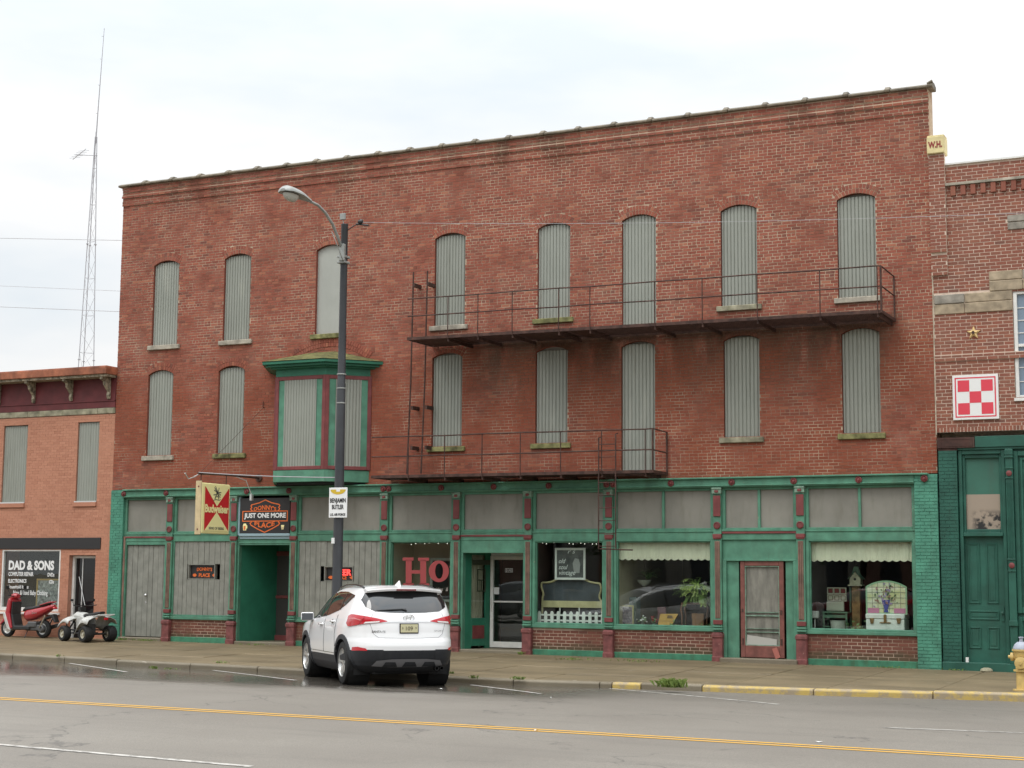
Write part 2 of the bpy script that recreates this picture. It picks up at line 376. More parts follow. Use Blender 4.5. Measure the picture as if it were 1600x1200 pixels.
# road sheet (runs on to the far sides), with its cross fall
road = MB()
xs = [-400, -200, -120, -80, -60]+[x for x in range(-50, 12, 2)]+[20, 40, 90, 200, 400]
ts = [0, .1, .25, .45, .7, 1.0]
rows = []
for x in xs:
    k = kerbY(x); ys = [k+.06+(-15.5-k-.06)*t for t in ts]+[-18, -21, -24.5]
    rows.append([(x, y, roadZ(x, y)) for y in ys])
road.grid(rows, flip=True)
o_road = tag(road.build('road', M_asph, smooth=True), kind='structure')
# the ground beyond: one sheet to the horizon, below everything
g = MB(); g.grid([[(x, y, -.5) for y in (-900, -300, -24, 0, 300, 1200)] for x in (-1200, -300, 0, 300, 1200)], flip=True)
tag(g.build('ground', M_conc), kind='structure')
far = MB(); far.grid([[(x, y, roadZ(x, -24.5)+.1) for y in (-24.5, -40, -90)] for x in (-120, -60, -30, 0, 30, 60, 120)], flip=True)
tag(far.build('pavement', M_asph), kind='structure')

def roadstrip(name, p0, p1, w, m, lift=.004, n=12):
    """a painted line between two road points, lying 4 mm above the asphalt"""
    a = Vector((p0[0], p0[1], 0)); b = Vector((p1[0], p1[1], 0)); d = (b-a).normalized(); s = Vector((-d.y, d.x, 0))*w/2
    mb = MB(); rows = []
    for i in range(n+1):
        q = a+(b-a)*i/n; r_ = []
        for k in (-1, 1):
            v = q+s*k; r_.append((v.x, v.y, roadZ(v.x, v.y)+lift))
        rows.append(r_)
    mb.grid(rows, flip=False)
    o = mb.build(name, m, o_road)
    return o
roadstrip('yellow_line', (-60, -15.62), (20, -15.62), .085, M_yline, n=60)
roadstrip('yellow_line', (-60, -15.84), (20, -15.84), .085, M_yline, n=60)
roadstrip('lane_line', (-13.6, -20.35), (-9.85, -20.55), .10, M_wline)
roadstrip('lane_line', (-5.0, -12.75), (-1.8, -12.2), .08, M_wline)
for a, b in (((-24.6, -6.5), (-21.2, -8.7)), ((-20.6, -6.6), (-17.1, -8.75)), ((-14.0, -7.45), (-11.7, -9.3)), ((-11.5, -6.62), (-7.5, -9.2))):
    roadstrip('stall_line', a, b, .09, M_wline)

# pavement slabs and kerb stones, each its own piece on a joint-coloured bed
bed = MB(); rows = []
for x in xs:
    k = kerbY(x)+.16
    rows.append([(x, y, walkZ(x, y)-.02) for y in (k, k*.5, .02, 2.2)])
bed.grid(rows)
o_walk = tag(bed.build('sidewalk', M_joint, smooth=True), kind='structure')
SX = 1.83
i = 0
x = -46.0
while x < 4:
    x1 = x+SX
    ka = kerbY(x)+.17; kb = kerbY(x1)+.17
    cuts = (0.05, .27, .52, .77, 1.0)
    for j in range(4):
        f0, f1 = cuts[j], cuts[j+1]
        gp = .010; dz = rng.uniform(-.006, .006)
        q = [(x+gp, ka*f1+gp), (x1-gp, kb*f1+gp), (x1-gp, kb*f0-gp), (x+gp, ka*f0-gp)]
        if j == 0: q[2] = (x1-gp, .0); q[3] = (x+gp, .0)
        mb = MB(); vs = [(a, b, walkZ(a, b)-.06) for a, b in q]+[(a, b, walkZ(a, b)+dz) for a, b in q]
        mb.add(vs, [(0,1,5,4),(1,2,6,5),(2,3,7,6),(3,0,4,7),(4,5,6,7)])
        if x > -36 or j == 0: mb.build('paving_slab', M_conc, o_walk, bevel=.012)
        else: mb.build('paving_slab', M_conc, o_walk)
    x = x1
x = -46.0
while x < 4:
    L = rng.uniform(1.6, 2.4); x1 = x+L
    for b in (-11.5, -10.95, -9.8):
        if x < b-.01 < x1: x1 = b; break
    yel = x > -9.85 or -11.55 < x < -11.0
    ka, kb = kerbY(x), kerbY(x1); za = walkZ(x, ka); zb = walkZ(x1, kb); dz = rng.uniform(-.008, .008)
    prof = [(0, -.20), (0.0, -.03), (.03, .0), (.155, .004), (.155, -.2)]
    mb = MB(); A = [(x+.008, ka+u, za+w+dz) for u, w in prof]; B = [(x1-.008, kb+u, zb+w+dz) for u, w in prof]
    mb.add(A+B, [(0,1,2,3,4), (9,8,7,6,5)]+[(i_, 5+i_, 5+(i_+1)%5, (i_+1)%5) for i_ in range(5)])
    mb.build('kerb_stone', M_ykerb if yel else M_kerb, o_walk, bevel=.01)
    x = x1

# ------------------------------------------------------------------ brickwork
class Op:                                    # an opening in a wall, square or with a segmental arch
    def __init__(s, x0, x1, z0, z1, rise=0.0, ring=.22):
        s.x0, s.x1, s.z0, s.z1, s.rise, s.ring = x0, x1, z0, z1, rise, ring
        s.cx = (x0+x1)/2; s.a = (x1-x0)/2
        if rise: s.R = (s.a**2+rise**2)/(2*rise); s.cz = z1+rise-s.R
    def top(s, x):
        if not s.rise: return s.z1
        return s.cz+math.sqrt(max(0, s.R**2-(x-s.cx)**2))
    def span(s, za, zb):
        z = (za+zb)/2
        if z < s.z0 or z > s.z1+s.rise+(s.ring if s.rise else 0): return None
        if z <= s.z1 or not s.rise: return (s.x0, s.x1) if z <= s.z1 else None
        h = z-s.cz; Ro = s.R+s.ring
        if h >= Ro: return None
        w = min(math.sqrt(Ro*Ro-h*h), s.a*h/(s.z1-s.cz)); w = max(w, s.a if h < math.sqrt(max(0, s.R**2-s.a**2)) else 0)
        return (s.cx-w, s.cx+w)
def course(xa, xb, za, zb, ops=(), ch=.0718, bl=.216, jt=.0145, header=7, rnd=rng):
    """brick rectangles (x0,x1,z0,z1) laid in running bond round the openings"""
    out = []; i = 0; z = za
    while z+ch*.6 < zb:
        z1 = min(z+ch, zb)-jt
        hd = header and i % header == header-1
        l = bl/2 if hd else bl
        blocks = sorted(s for s in (o.span(z, z1) for o in ops) if s)
        x = xa-(0 if i % 2 == 0 else l/2)+rnd.uniform(-.02, .02)
        segs = []; c = xa
        for b0, b1 in blocks:
            if b0 > c: segs.append((c, b0))
            c = max(c, b1)
        if c < xb: segs.append((c, xb))
        for s0, s1 in segs:
            k = math.floor((s0-x)/l); xx = x+k*l
            while xx < s1-.02:
                a = max(xx, s0); b = min(xx+l, s1)
                if a <= s0+1e-6: a = s0
                if b-a > .035: out.append((a+(0 if a == s0 else jt/2), b-(0 if b == s1 else jt/2), z, z1))
                xx += l
        z += ch; i += 1
    return out
def sheet(mb, xa, xb, za, zb, ops, Y=0.0, mi=0):
    xsb = {xa, xb}
    for o in ops:
        n = 10 if o.rise else 1
        for k in range(n+1): xsb.add(o.x0+(o.x1-o.x0)*k/n)
    xsb = sorted(v for v in xsb if xa <= v <= xb)
    for a, b in zip(xsb, xsb[1:]):
        if b-a < 1e-5: continue
        m = (a+b)/2; cov = sorted((o for o in ops if o.x0 < m < o.x1), key=lambda o: o.z0)
        l0, l1 = za, za
        for o in cov:
            if o.z0 > l0: mb.quad((a,Y,l0), (b,Y,l1), (b,Y,o.z0), (a,Y,o.z0), mi)
            l0, l1 = o.top(a), o.top(b)
        mb.quad((a,Y,l0), (b,Y,l1), (b,Y,zb), (a,Y,zb), mi)
def reveal(mb, o, Y0, Y1, mi=0):
    mb.quad((o.x0,Y0,o.z0), (o.x0,Y1,o.z0), (o.x0,Y1,o.z1), (o.x0,Y0,o.z1), mi)
    mb.quad((o.x1,Y1,o.z0), (o.x1,Y0,o.z0), (o.x1,Y0,o.z1), (o.x1,Y1,o.z1), mi)
    mb.quad((o.x0,Y1,o.z0), (o.x0,Y0,o.z0), (o.x1,Y0,o.z0), (o.x1,Y1,o.z0), mi)
    n = 10 if o.rise else 1
    for k in range(n):
        a = o.x0+(o.x1-o.x0)*k/n; b = o.x0+(o.x1-o.x0)*(k+1)/n
        mb.quad((a,Y0,o.top(a)), (a,Y1,o.top(a)), (b,Y1,o.top(b)), (b,Y0,o.top(b)), mi)
PROUD = .0045
class Bricks:
    """collects the bricks of one building: the 300 nearest become parts, the rest one mesh per wall"""
    def __init__(s): s.items = []
    def put(s, rects, owner, mat, Y=0.0, jig=.0015, key=0):
        for a, b, c, d in rects:
            s.items.append((owner, mat, a+rng.uniform(-jig, jig), b+rng.uniform(-jig, jig), c+rng.uniform(-jig, jig), d+rng.uniform(-jig, jig), Y-PROUD+rng.uniform(-.002, .002), Y+.004))
    def finish(s, single=300):
        def dist(t): return (Vector(((t[2]+t[3])/2, t[6], (t[4]+t[5])/2))-CAM).length
        full = sorted((t for t in s.items if t[3]-t[2] > .12), key=dist); one = set(id(t) for t in full[:single])
        me = {}; rest = {}
        for t in s.items:
            owner, mat, a, b, c, d, y0, y1 = t
            if id(t) in one:
                if mat.name not in me:
                    q = MB(); q.box(-.5, .5, -.5, .5, -.5, .5, back=False); m_ = bpy.data.meshes.new('brick'); m_.from_pydata(q.v, [], q.f); m_.materials.append(mat); m_.update(); me[mat.name] = m_
                o = bpy.data.objects.new('brick', me[mat.name]); col.objects.link(o); o.parent = owner
                o.location = Vector(((a+b)/2, (y0+y1)/2, (c+d)/2)); o.scale = (b-a, y1-y0, d-c)
            else:
                rest.setdefault((owner.name, mat.name), (owner, mat, MB()))[2].box(a, b, y0, y1, c, d, rnd=rng.uniform(.001, 1), back=False)
        for owner, mat, mb in rest.values():
            tag(mb.build('brickwork', mat, owner), kind='stuff')
def arch(mb, o, Y=0.0):
    """two rings of radial bricks over a segmental arch"""
    th = math.asin(o.a/o.R)
    for rg_ in range(2):
        r0 = o.R+.004+rg_*.11; r1 = r0+.099; n = int(2*th*(r0+.05)/.076); 
        for k in range(n):
            t0 = -th+2*th*(k+.07)/n; t1 = -th+2*th*(k+.93)/n; y0 = Y-PROUD-.002+rng.uniform(-.003, .003)
            P = [(o.cx+r_*math.sin(t), r_*math.cos(t)+o.cz) for r_, t in ((r0,t0),(r0,t1),(r1,t1),(r1,t0))]
            vs = [(u, y0, v) for u, v in P]+[(u, Y+.003, v) for u, v in P]
            mb.add(vs, [(0,1,2,3),(0,4,5,1),(1,5,6,2),(2,6,7,3),(3,7,4,0)], 0, rng.uniform(.001, 1))
def corrugated(mb, x0, x1, z0, ztop, Y, pitch=.087, amp=.014, mi=0, seg=6):
    n = max(4, int(round((x1-x0)/pitch)))*seg; lo = []; hi = []
    wave = (0, .05, .25, 1.15, .25, .05)                    # broad ridges, narrow grooves
    for k in range(n+1):
        x = x0+(x1-x0)*k/n; y = Y+amp*1.5*(wave[k % 6]-.6)
        zt = ztop(x) if callable(ztop) else ztop
        lo.append((x, y, z0)); hi.append((x, y, zt))
    mb.grid([lo, hi], mi)
# ------------------------------------------------------------------ the brick block
XL, XR, ZB, ZT = -29.0, -6.64, 4.075, 12.62
bld = thing('brick_building', 'long three storey red brick block with green storefront and boarded arched windows', 'building', (-17.8, 0, 0))
BR = Bricks()
W3X = [(-27.41, 8.02), (-25.03, 8.02), (-22.10, 8.02), (-18.56, 8.02), (-15.70, 8.02), (-13.485, 7.72), (-11.02, 8.02), (-8.29, 8.02)]
W2X = [(-27.48, 4.98), (-25.13, 4.98), (-18.60, 4.98), (-15.745, 4.98), (-13.51, 4.26), (-10.985, 4.98), (-8.25, 4.98)]
ops = [Op(x-.435, x+.435, b, 10.255, .125) for x, b in W3X]+[Op(x-.425, x+.425, b, 7.21, .125) for x, b in W2X]
wallm = MB(); sheet(wallm, XL, XR, ZB, ZT, ops)
wallm.box(XL+.01, XR-.01, .4, 16.0, 4.0, 10.4); wallm.box(XL+.01, XR-.01, 5.0, 15.9, -.3, 4.02)   # the body of the block behind the street wall
wallm.box(XL, XL+.45, .012, .45, ZB, ZT); wallm.box(XR-.3, XR, .012, .45, ZB, ZT-.002); wallm.box(XL+.45, XR-.3, .25, .45, 10.3, ZT-.004)
M_side = brickmat('side_brick', RED, stain_shade=False)
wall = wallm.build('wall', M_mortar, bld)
for o in ops:
    rev = MB(); reveal(rev, o, 0, .16); rev.build('window_reveal', M_side, wall)
CH = .0718
zc = ZB+CH*round((12.06-ZB)/CH)
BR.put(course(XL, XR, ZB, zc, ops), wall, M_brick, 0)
# stepped corbel courses under the coping
cb = MB(); cb.box(XL, XR, -.028, .02, zc, 12.41); cb.box(XL, XR, -.055, .02, 12.27, 12.345); cb.box(XL, XR, -.045, .02, 12.41, ZT)
cb.build('corbel_course', M_mortar, bld)
BR.put(course(XL-.01, XR+.01, zc, zc+3*CH-.004, (), header=0), wall, M_brick, -.028)
BR.put(course(XL-.01, XR+.01, zc+3*CH, zc+4*CH, (), header=0), wall, M_brick, -.062)
BR.put(course(XL-.01, XR+.01, zc+4*CH, 12.42, (), header=0), wall, M_brick, -.028)
BR.put(course(XL-.01, XR+.01, 12.425, ZT-.01, (), header=0), wall, M_brick, -.05)
mb = MB(); mb.box(XR-.012, XR+.012, -.014, .02, 4.9, 8.36); mb.build('caulked_seam', paint('pale_caulk', (.55,.47,.36), .2, 6, .9, .3), bld)
# clay coping: each piece with its collar
n = 24; L = (XR-XL+.24)/n
for k in range(n):
    a = XL-.12+L*k; dz = rng.uniform(-.008, .008); mb = MB()
    prof = [(-.12, -.05), (-.125, 0), (-.02, .05), (.12, .055), (.3, .03), (.3, -.05)]
    mb.prismX([(u, ZT+w+.012+dz) for u, w in prof][::-1], a+.004, a+L-.004)
    pr2 = [(-.14, -.055), (-.15, .005), (-.03, .09), (.12, .10), (.31, .05), (.31, -.055)]
    mb.prismX([(u, ZT+w+.013+dz) for u, w in pr2][::-1], a+L-.12, a+L-.002)
    mb.build('coping_tile', M_coping, bld, bevel=.012)
q = MB(); q.tube([(XR+.0, -.1, ZT+.04), (XR+.12, -.11, ZT+.085)], [.03, .04], 8); q.build('coping_end', M_coping, bld)

# boarded windows
def boarded(o, i, row):
    mb = MB(); th = []
    for k in range(13):
        x = o.x0+(o.x1-o.x0)*k/12; th.append(x)
    lo = [(x, .13, o.z0-.02) for x in th]; hi = [(x, .13, o.top(x)) for x in th]
    mb.grid([lo, hi]); w = mb.build('boarded_window', M_panel, bld)
    if row == 3 and i == 2:
        mb = MB(); mb.grid([[(x, .085, o.z0) for x in th], [(x, .085, o.top(x)-.01) for x in th]]); mb.build('board', M_flatsheet, w)
    else:
        drop = (.07, .03, 0, .05, .06, .10, .06, .05, .02, .02)[(i+row) % 10]
        mb = MB(); corrugated(mb, o.x0+.012, o.x1-.012, o.z0, lambda x: min(o.top(x)-.012, o.z1+.125-drop), .07+rng.uniform(0, .006))
        s = mb.build('corrugated_sheet', M_corr, w)
    if o.z0 in (8.02, 4.98):
        mossy = (row, i) in ((3, 2), (3, 4), (2, 2), (2, 1), (2, 6), (2, 3))
        mb = MB(); d = rng.uniform(-.02, .02); mb.box(o.x0-.10+d, o.x1+.10+d, -.075, .14, o.z0-.125, o.z0-.002); mb.build('sill', M_sillmoss if mossy else M_sillpale if rng.random() < .6 else M_sill, w, bevel=.012)
    else:
        mb = MB(); mb.box(o.x0-.02, o.x1+.15, -.05, .14, o.z0-.07, o.z0-.002); mb.build('sill', M_sillmoss, w, bevel=.01)
    mb = MB(); arch(mb, o); tag(mb.build('brick_arch', M_brick, w), kind='stuff')
    return w
M_flatsheet = paint('flat_grey_sheet', (.40,.41,.37), .06, 1.2, .5, .15, (.28,.28,.23), bump=.1)
M_sillmoss = paint('mossy_stone_sill', (.235,.225,.095), .35, 5, .9, .5, (.12,.13,.035), bump=1)
for i, o in enumerate(ops): boarded(o, i if i < 8 else i-8, 3 if i < 8 else 2)

# ---------------- the bay window
BY = -.80; bz0, bz1 = 4.10, 7.0
P = [(-23.68, 0.0), (-23.12, BY), (-21.64, BY), (-20.80, 0.0)]
bay = MB(); bay.prismZ([(x, y+.005 if y < 0 else .1) for x, y in P], 4.43, 6.82); o_bay = bay.build('bay_window', M_recess, bld)
def along(a, b, t, off, z):
    a = Vector((a[0], a[1], 0)); b = Vector((b[0], b[1], 0)); d = (b-a).normalized(); nrm = Vector((d.y, -d.x, 0)); p = a+d*t+nrm*off
    return Vector((p.x, p.y, z))
def facebox(mb, a, b, t0, t1, z0, z1, o0, o1, mi=0):
    q = [along(a, b, t, o_, z) for z in (z0, z1) for o_ in (o1, o0) for t in (t0, t1)]
    v = [q[0], q[1], q[3], q[2], q[4], q[5], q[7], q[6]]
    mb.add(v, [(0,1,5,4),(1,2,6,5),(3,0,4,7),(0,3,2,1),(4,5,6,7),(2,3,7,6)], mi)
for a, b in ((P[1], P[2]), (P[2], P[3]), (P[0], P[1])):
    Lf = (Vector(b)-Vector(a)).length
    mb = MB()
    for t0, t1, z0, z1 in ((-.012, .085, 4.435, 6.835), (Lf-.085, Lf+.012, 4.435, 6.835), (.085, Lf-.085, 4.437, 4.53), (.085, Lf-.085, 6.735, 6.833)): facebox(mb, a, b, t0, t1, z0, z1, .0, .045)
    mb.build('window_frame', M_maroon, o_bay, bevel=.008)
    mb = MB(); facebox(mb, a, b, .085, .085+.17*min(1, Lf/1.2), 4.53, 6.735, 0, .022); facebox(mb, a, b, Lf-.085-.17*min(1, Lf/1.2), Lf-.085, 4.53, 6.735, 0, .022); mb.build('side_board', M_green, o_bay)
    t0, t1 = .085+.17*min(1, Lf/1.2), Lf-.085-.17*min(1, Lf/1.2); n = max(4, int((t1-t0)/.08))*6; rows = [[], []]
    for k in range(n+1):
        t = t0+(t1-t0)*k/n; off = .036-.016*(0, .05, .25, 1.15, .25, .05)[k % 6]
        rows[0].append(along(a, b, t, off, 4.53)); rows[1].append(along(a, b, t, off, 6.735))
    mb = MB(); mb.grid(rows); mb.build('corrugated_sheet', M_corr, o_bay)
def ring(ex, z0, z1):    # outline of the bay pushed outwards
    return [(P[0][0]-ex*.9, .05), (P[1][0]-ex*.62, BY-ex), (P[2][0]+ex*.42, BY-ex), (P[3][0]+ex*1.1, .05)]
mb = MB(); mb.prismZ(ring(.03, 0, 0), 6.835, 7.02); mb.build('frieze', M_recess, o_bay)
mb = MB(); mb.prismZ(ring(.16, 0, 0), 7.02, 7.06); mb.prismZ(ring(.27, 0, 0), 7.06, 7.12); mb.prismZ(ring(.36, 0, 0), 7.12, 7.20); mb.build('cornice', M_recess, o_bay, bevel=.01)
mb = MB(); e = [(x, y, 7.205) for x, y in ring(.38, 0, 0)]; pk = [(-22.6, .03, 7.56), (-21.9, .03, 7.56)]
mb.add(e+pk, [(0,1,4), (1,2,5,4), (2,3,5), (0,4,5,3)]); 
M_moss = paint('mossy_roofing', (.16,.155,.055), .35, 4, .9, .5, (.10,.085,.05), bump=1)
mb.build('roof', M_moss, o_bay)
mb = MB(); mb.prismZ(ring(.04, 0, 0), 4.13, 4.43); mb.build('apron', M_green, o_bay, bevel=.01)
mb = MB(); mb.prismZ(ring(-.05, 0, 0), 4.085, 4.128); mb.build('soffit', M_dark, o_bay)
# arch bricks above the bay roof
ob = Op(-23.3, -20.9, 7.2, 7.28, .40); mb = MB(); arch(mb, ob, -.008); tag(mb.build('brick_arch', M_brick, wall), kind='stuff')

# ---------------- the storefront
PIL = [-26.946, -24.855, -22.986, -20.285, -18.245, -16.308, -14.215, -11.564, -9.638]
PL, PR = (-28.955, -28.52), (-7.12, -6.63)
gz = lambda X: walkZ(X, -.1)
# brick piers at both ends, painted green
for (a, b), top in ((PL, 4.06), (PR, 4.05)):
    mb = MB(); mb.box(a, b, -.10, .4, -.3, top); pr = mb.build('brick_pier', M_gbrick, bld)
    BRg = MB()
    for x0, x1, z0, z1 in course(a, b, -.05, top, (), header=0): BRg.box(x0, x1, -.10-.010+rng.uniform(-.003, .003), -.098, z0, z1, back=False)
    tag(BRg.build('brickwork', M_gbrick, pr), kind='stuff')
# cast beam with rosettes
mb = MB(); mb.box(PL[1]-.002, PR[0]+.0, -.13, .3, 3.845, 4.035); mb.box(PL[1]-.0, PR[0]+.3, -.19, .3, 4.035, 4.075); mb.box(PL[1], PR[0], -.155, .2, 3.87, 3.895)
beam = mb.build('storefront_beam', M_green, bld, bevel=.008)
for px, py in ((193,773),(259,772),(320,771),(385,769),(451,768),(530,766),(598.6,765),(607,764.6),(689,763.5),(771,762.6),(857,760.5),(947.5,758.6),(958,758.4),(1048,757),(1143,754.5),(1240,752.5),(1341.5,751),(1444,748.5)):
    x, z = onY(px, py, -.15); mb = MB()
    mb.lathe([(.075,0),(.075,.03),(.055,.045),(.05,.03),(.03,.03),(.025,.055),(.0,.06)], (x, -.13, 3.955), (Vector((1,0,0)), Vector((0,0,1)), Vector((0,-1,0))), 14, cap=False)
    mb.build('rosette', M_maroon, beam, smooth=35)
def pilaster(X):
    h = .098; z0 = gz(X)-.05
    mb = MB(); mb.box(X-h, X+h, -.09, .25, .60, 3.845); o = mb.build('pilaster', M_green, bld, bevel=.006)
    mb = MB(); mb.box(X-h-.02, X+h+.02, -.15, .1, z0, .585); mb.box(X-h-.035, X+h+.035, -.17, .1, .47, .56); mb.box(X-h-.03, X+h+.03, -.165, .1, z0, z0+.16); mb.build('pedestal', M_mbase, o, bevel=.012)
    mb = MB(); mb.box(X-.085, X+.085, -.117, 0, 3.19, 3.66); mb.build('upper_panel', M_maroon, o, bevel=.006)
    mb = MB(); mb.box(X-h-.012, X+h+.012, -.14, 0, 3.70, 3.842); mb.box(X-h-.02, X+h+.02, -.155, 0, 3.80, 3.838); mb.build('capital', M_pgreen, o, bevel=.006)
    mb = MB(); mb.box(X-.05, X+.05, -.153, -.1, 3.72, 3.785); mb.build('capital_rosette', M_maroon, o, bevel=.015)
    mb = MB(); mb.lathe([(.082,0),(.082,.025),(.065,.035),(.06,.022),(.0,.022)], (X, -.09, 2.985), (Vector((1,0,0)), Vector((0,0,1)), Vector((0,-1,0))), 16, cap=False); mb.build('medallion', M_maroon, o, smooth=35)
    mb = MB(); mb.box(X-.10, X+.10, -.125, 0, 2.70, 2.79); mb.box(X-.09, X+.09, -.115, 0, 2.675, 2.70); mb.build('neck_band', M_maroon, o, bevel=.006)
    mb = MB(); mb.box(X-.062, X+.062, -.096, 0, .90, 2.63)
    for k in (-.042, 0, .042): mb.box(X+k-.012, X+k+.012, -.112, -.0965, .91, 2.62)
    mb.build('fluted_shaft', M_reed, o, bevel=.004)
    mb = MB(); mb.box(X-.10, X+.10, -.125, 0, .765, .865); mb.build('foot_band', M_maroon, o, bevel=.006)
    mb = MB(); mb.box(X-.105, X+.105, -.13, 0, .70, .735); mb.box(X-.115, X+.115, -.14, 0, .64, .68); mb.build('base_moulding', M_green, o, bevel=.006)
M_pgreen = paint('pale_green_trim', (.20,.31,.23), .25, 8, .6, .4, chip=.5, chipc=(.30,.24,.19))
for X in PIL: pilaster(X)
edges = [(PL[1], PIL[0]-.1)]+[(a+.1, b-.1) for a, b in zip(PIL, PIL[1:])]+[(PIL[-1]+.1, PR[0])]
bays = 'door board donny board shop entry shop shop screen shop'.split()

def glassmat(name='window_glass', tint=(.92,.96,.94), ior=1.62):
    t = NT(name); t.t.nodes.remove(t.b)
    ge = t.n('ShaderNodeNewGeometry'); dt = t.n('ShaderNodeVectorMath', operation='DOT_PRODUCT'); t.l(ge.outputs['Normal'], dt.inputs[0]); t.l(ge.outputs['Incoming'], dt.inputs[1])
    c = t.math('ABSOLUTE', dt.outputs['Value']); fr = t.math('ADD', .042, t.math('MULTIPLY', .958, t.math('POWER', t.math('SUBTRACT', 1.0, c, True), 5.0)))   # Schlick, each face of the pane
    tr = t.n('ShaderNodeBsdfTransparent'); tr.inputs[0].default_value = tint+(1,)
    gl = t.n('ShaderNodeBsdfGlossy'); gl.inputs['Roughness'].default_value = .0; gl.inputs[0].default_value = (1,1,1,1)
    nb = t.n('ShaderNodeBump'); nb.inputs['Strength'].default_value = .05; nb.inputs['Distance'].default_value = .02; t.l(t.noise(t.pos(), 1.2, 2), nb.inputs['Height']); t.l(nb.outputs[0], gl.inputs['Normal'])
    m = t.n('ShaderNodeMixShader'); t.l(fr, m.inputs[0]); t.l(tr.outputs[0], m.inputs[1]); t.l(gl.outputs[0], m.inputs[2]); t.l(m.outputs[0], t.out.inputs[0])
    return t.m
M_glass = glassmat()
def frame(mb, x0, x1, z0, z1, w, y0, y1, wb=None, wt=None):
    wb = w if wb is None else wb; wt = w if wt is None else wt
    mb.box(x0, x0+w, y0, y1, z0, z1); mb.box(x1-w, x1, y0, y1, z0, z1)
    if wb: mb.box(x0+w, x1-w, y0+.002, y1, z0, z0+wb)
    if wt: mb.box(x0+w, x1-w, y0+.002, y1, z1-wt, z1)
# transoms: grey panels in green frames
for bi, (a, b) in enumerate(edges):
    if bays[bi] == 'donny': continue
    zt0 = 2.88
    mb = MB(); mb.box(a, b, .03, .06, zt0, 3.845); o = mb.build('transom_panel', M_panel, bld)
    mb = MB(); frame(mb, a, b, zt0, 3.845, .075, -.03, .031, .05, .06)
    nmul = 2 if bi in (7, 8, 9) else 1
    if nmul == 2: mb.box((a+b)/2-.03, (a+b)/2+.03, -.018, .031, zt0+.05, 3.785)
    if bi == 8: mb.box(a-.0, b, -.07, -.028, 2.85, 2.90)
    mb.build('transom_frame', M_green, o, bevel=.005)
    mb = MB(); mb.box(a, b, -.04, .08, 2.66, zt0)
    if bi in (0, 5): mb.box(a, b, -.055, -.03, 2.845, 2.88)
    mb.build('transom_bar', M_green, o, bevel=.006)
    if bi in (0, 5, 8):
        mb = MB(); mb.box(a, b, -.058, -.039, 2.755, 2.80) if bi != 8 else mb.box(a, b, -.062, -.039, 2.80, 2.848); mb.build('red_bead', M_maroon, o, bevel=.004)
    else:
        mb = MB(); mb.box(a, b, -.06, -.039, 2.84, 2.878); mb.build('bead', M_green, o, bevel=.004)

def bulkhead(a, b, zs=.60):
    mb = MB(); mb.box(a, b, -.02, .2, -.2, zs); o = mb.build('bulkhead', M_bmort, bld)
    z0 = max(gz(a), gz(b))+.14
    BR.put(course(a, b, z0, zs-.005, (), ch=.0755, bl=.22, jt=.016, header=0), o, M_bulk, -.02)
    mb = MB(); zz = min(gz(a), gz(b))-.05; mb.box(a-.02, b+.02, -.055, .1, zz, z0-.01); mb.build('plinth', M_plinth, o, bevel=.01)
    mb = MB(); mb.box(a-.01, b+.01, -.075, .15, zs, zs+.075); mb.build('sill', M_green, o, bevel=.008)
    return o
M_plinth = paint('algae_green_plinth', (.055,.215,.125), .2, 4, .7, .6, (.07,.085,.03), chip=.2, chipc=(.16,.13,.07))
def planks(name, a, b, z0, z1, y, parent, w=.155, hole=None):
    x = a; i = 0
    while x < b-.02:
        x1 = min(b, x+w*rng.uniform(.85, 1.2)); x1 = b if b-x1 < .05 else x1
        yy = y+rng.uniform(-.004, .004)
        parts = [(z0, z1)]
        if hole and x1 > hole[0] and x < hole[1]: parts = [(z0, hole[2]), (hole[3], z1)]
        for c, d in parts:
            mb = MB()
            mb.box(x+.004, x1-.004, yy, y+.03, c, d)
            mb.build(name, M_plank, parent, bevel=.004)
        x = x1; i += 1
def step(a, b, z1, y0=-.22, y1=.0):
    mb = MB(); z0 = min(gz(a), gz(b))-.08; mb.box(a, b, y0, y1, z0, z1); return mb.build('door_step', M_kerb, bld, bevel=.02)

# bay 0: flush plank door
a, b = edges[0]
mb = MB(); mb.box(a, a+.10, -.05, .2, -.02, 2.66); mb.box(b-.07, b, -.045, .2, -.02, 2.66); mb.box(a+.10, b-.07, -.03, .1, 2.57, 2.66); mb.build('door_frame', M_green, bld, bevel=.006)
mb = MB(); mb.box(a+.015, a+.075, -.066, -.049, .0, 2.78); mb.build('red_post', M_reed, bld)
mb = MB(); mb.box(a+.10, b-.07, .055, .09, .1, 2.57); d0 = mb.build('plank_door', M_dark, bld)
planks('plank', a+.105, b-.075, .12, 2.56, .02, d0, .17)
mb = MB(); mb.lathe([(.012,0),(.014,.03),(.032,.04),(.036,.06),(.02,.075),(0,.078)], (-27.72, .018, 1.22), (Vector((1,0,0)), Vector((0,0,1)), Vector((0,-1,0))), 10, cap=False); mb.box(-27.745, -27.715, .008, .02, 1.0, 1.06); mb.build('door_knob', M_chrome, d0, smooth=40)
step(PL[1], PIL[0]-.12, .10, -.16, .06)
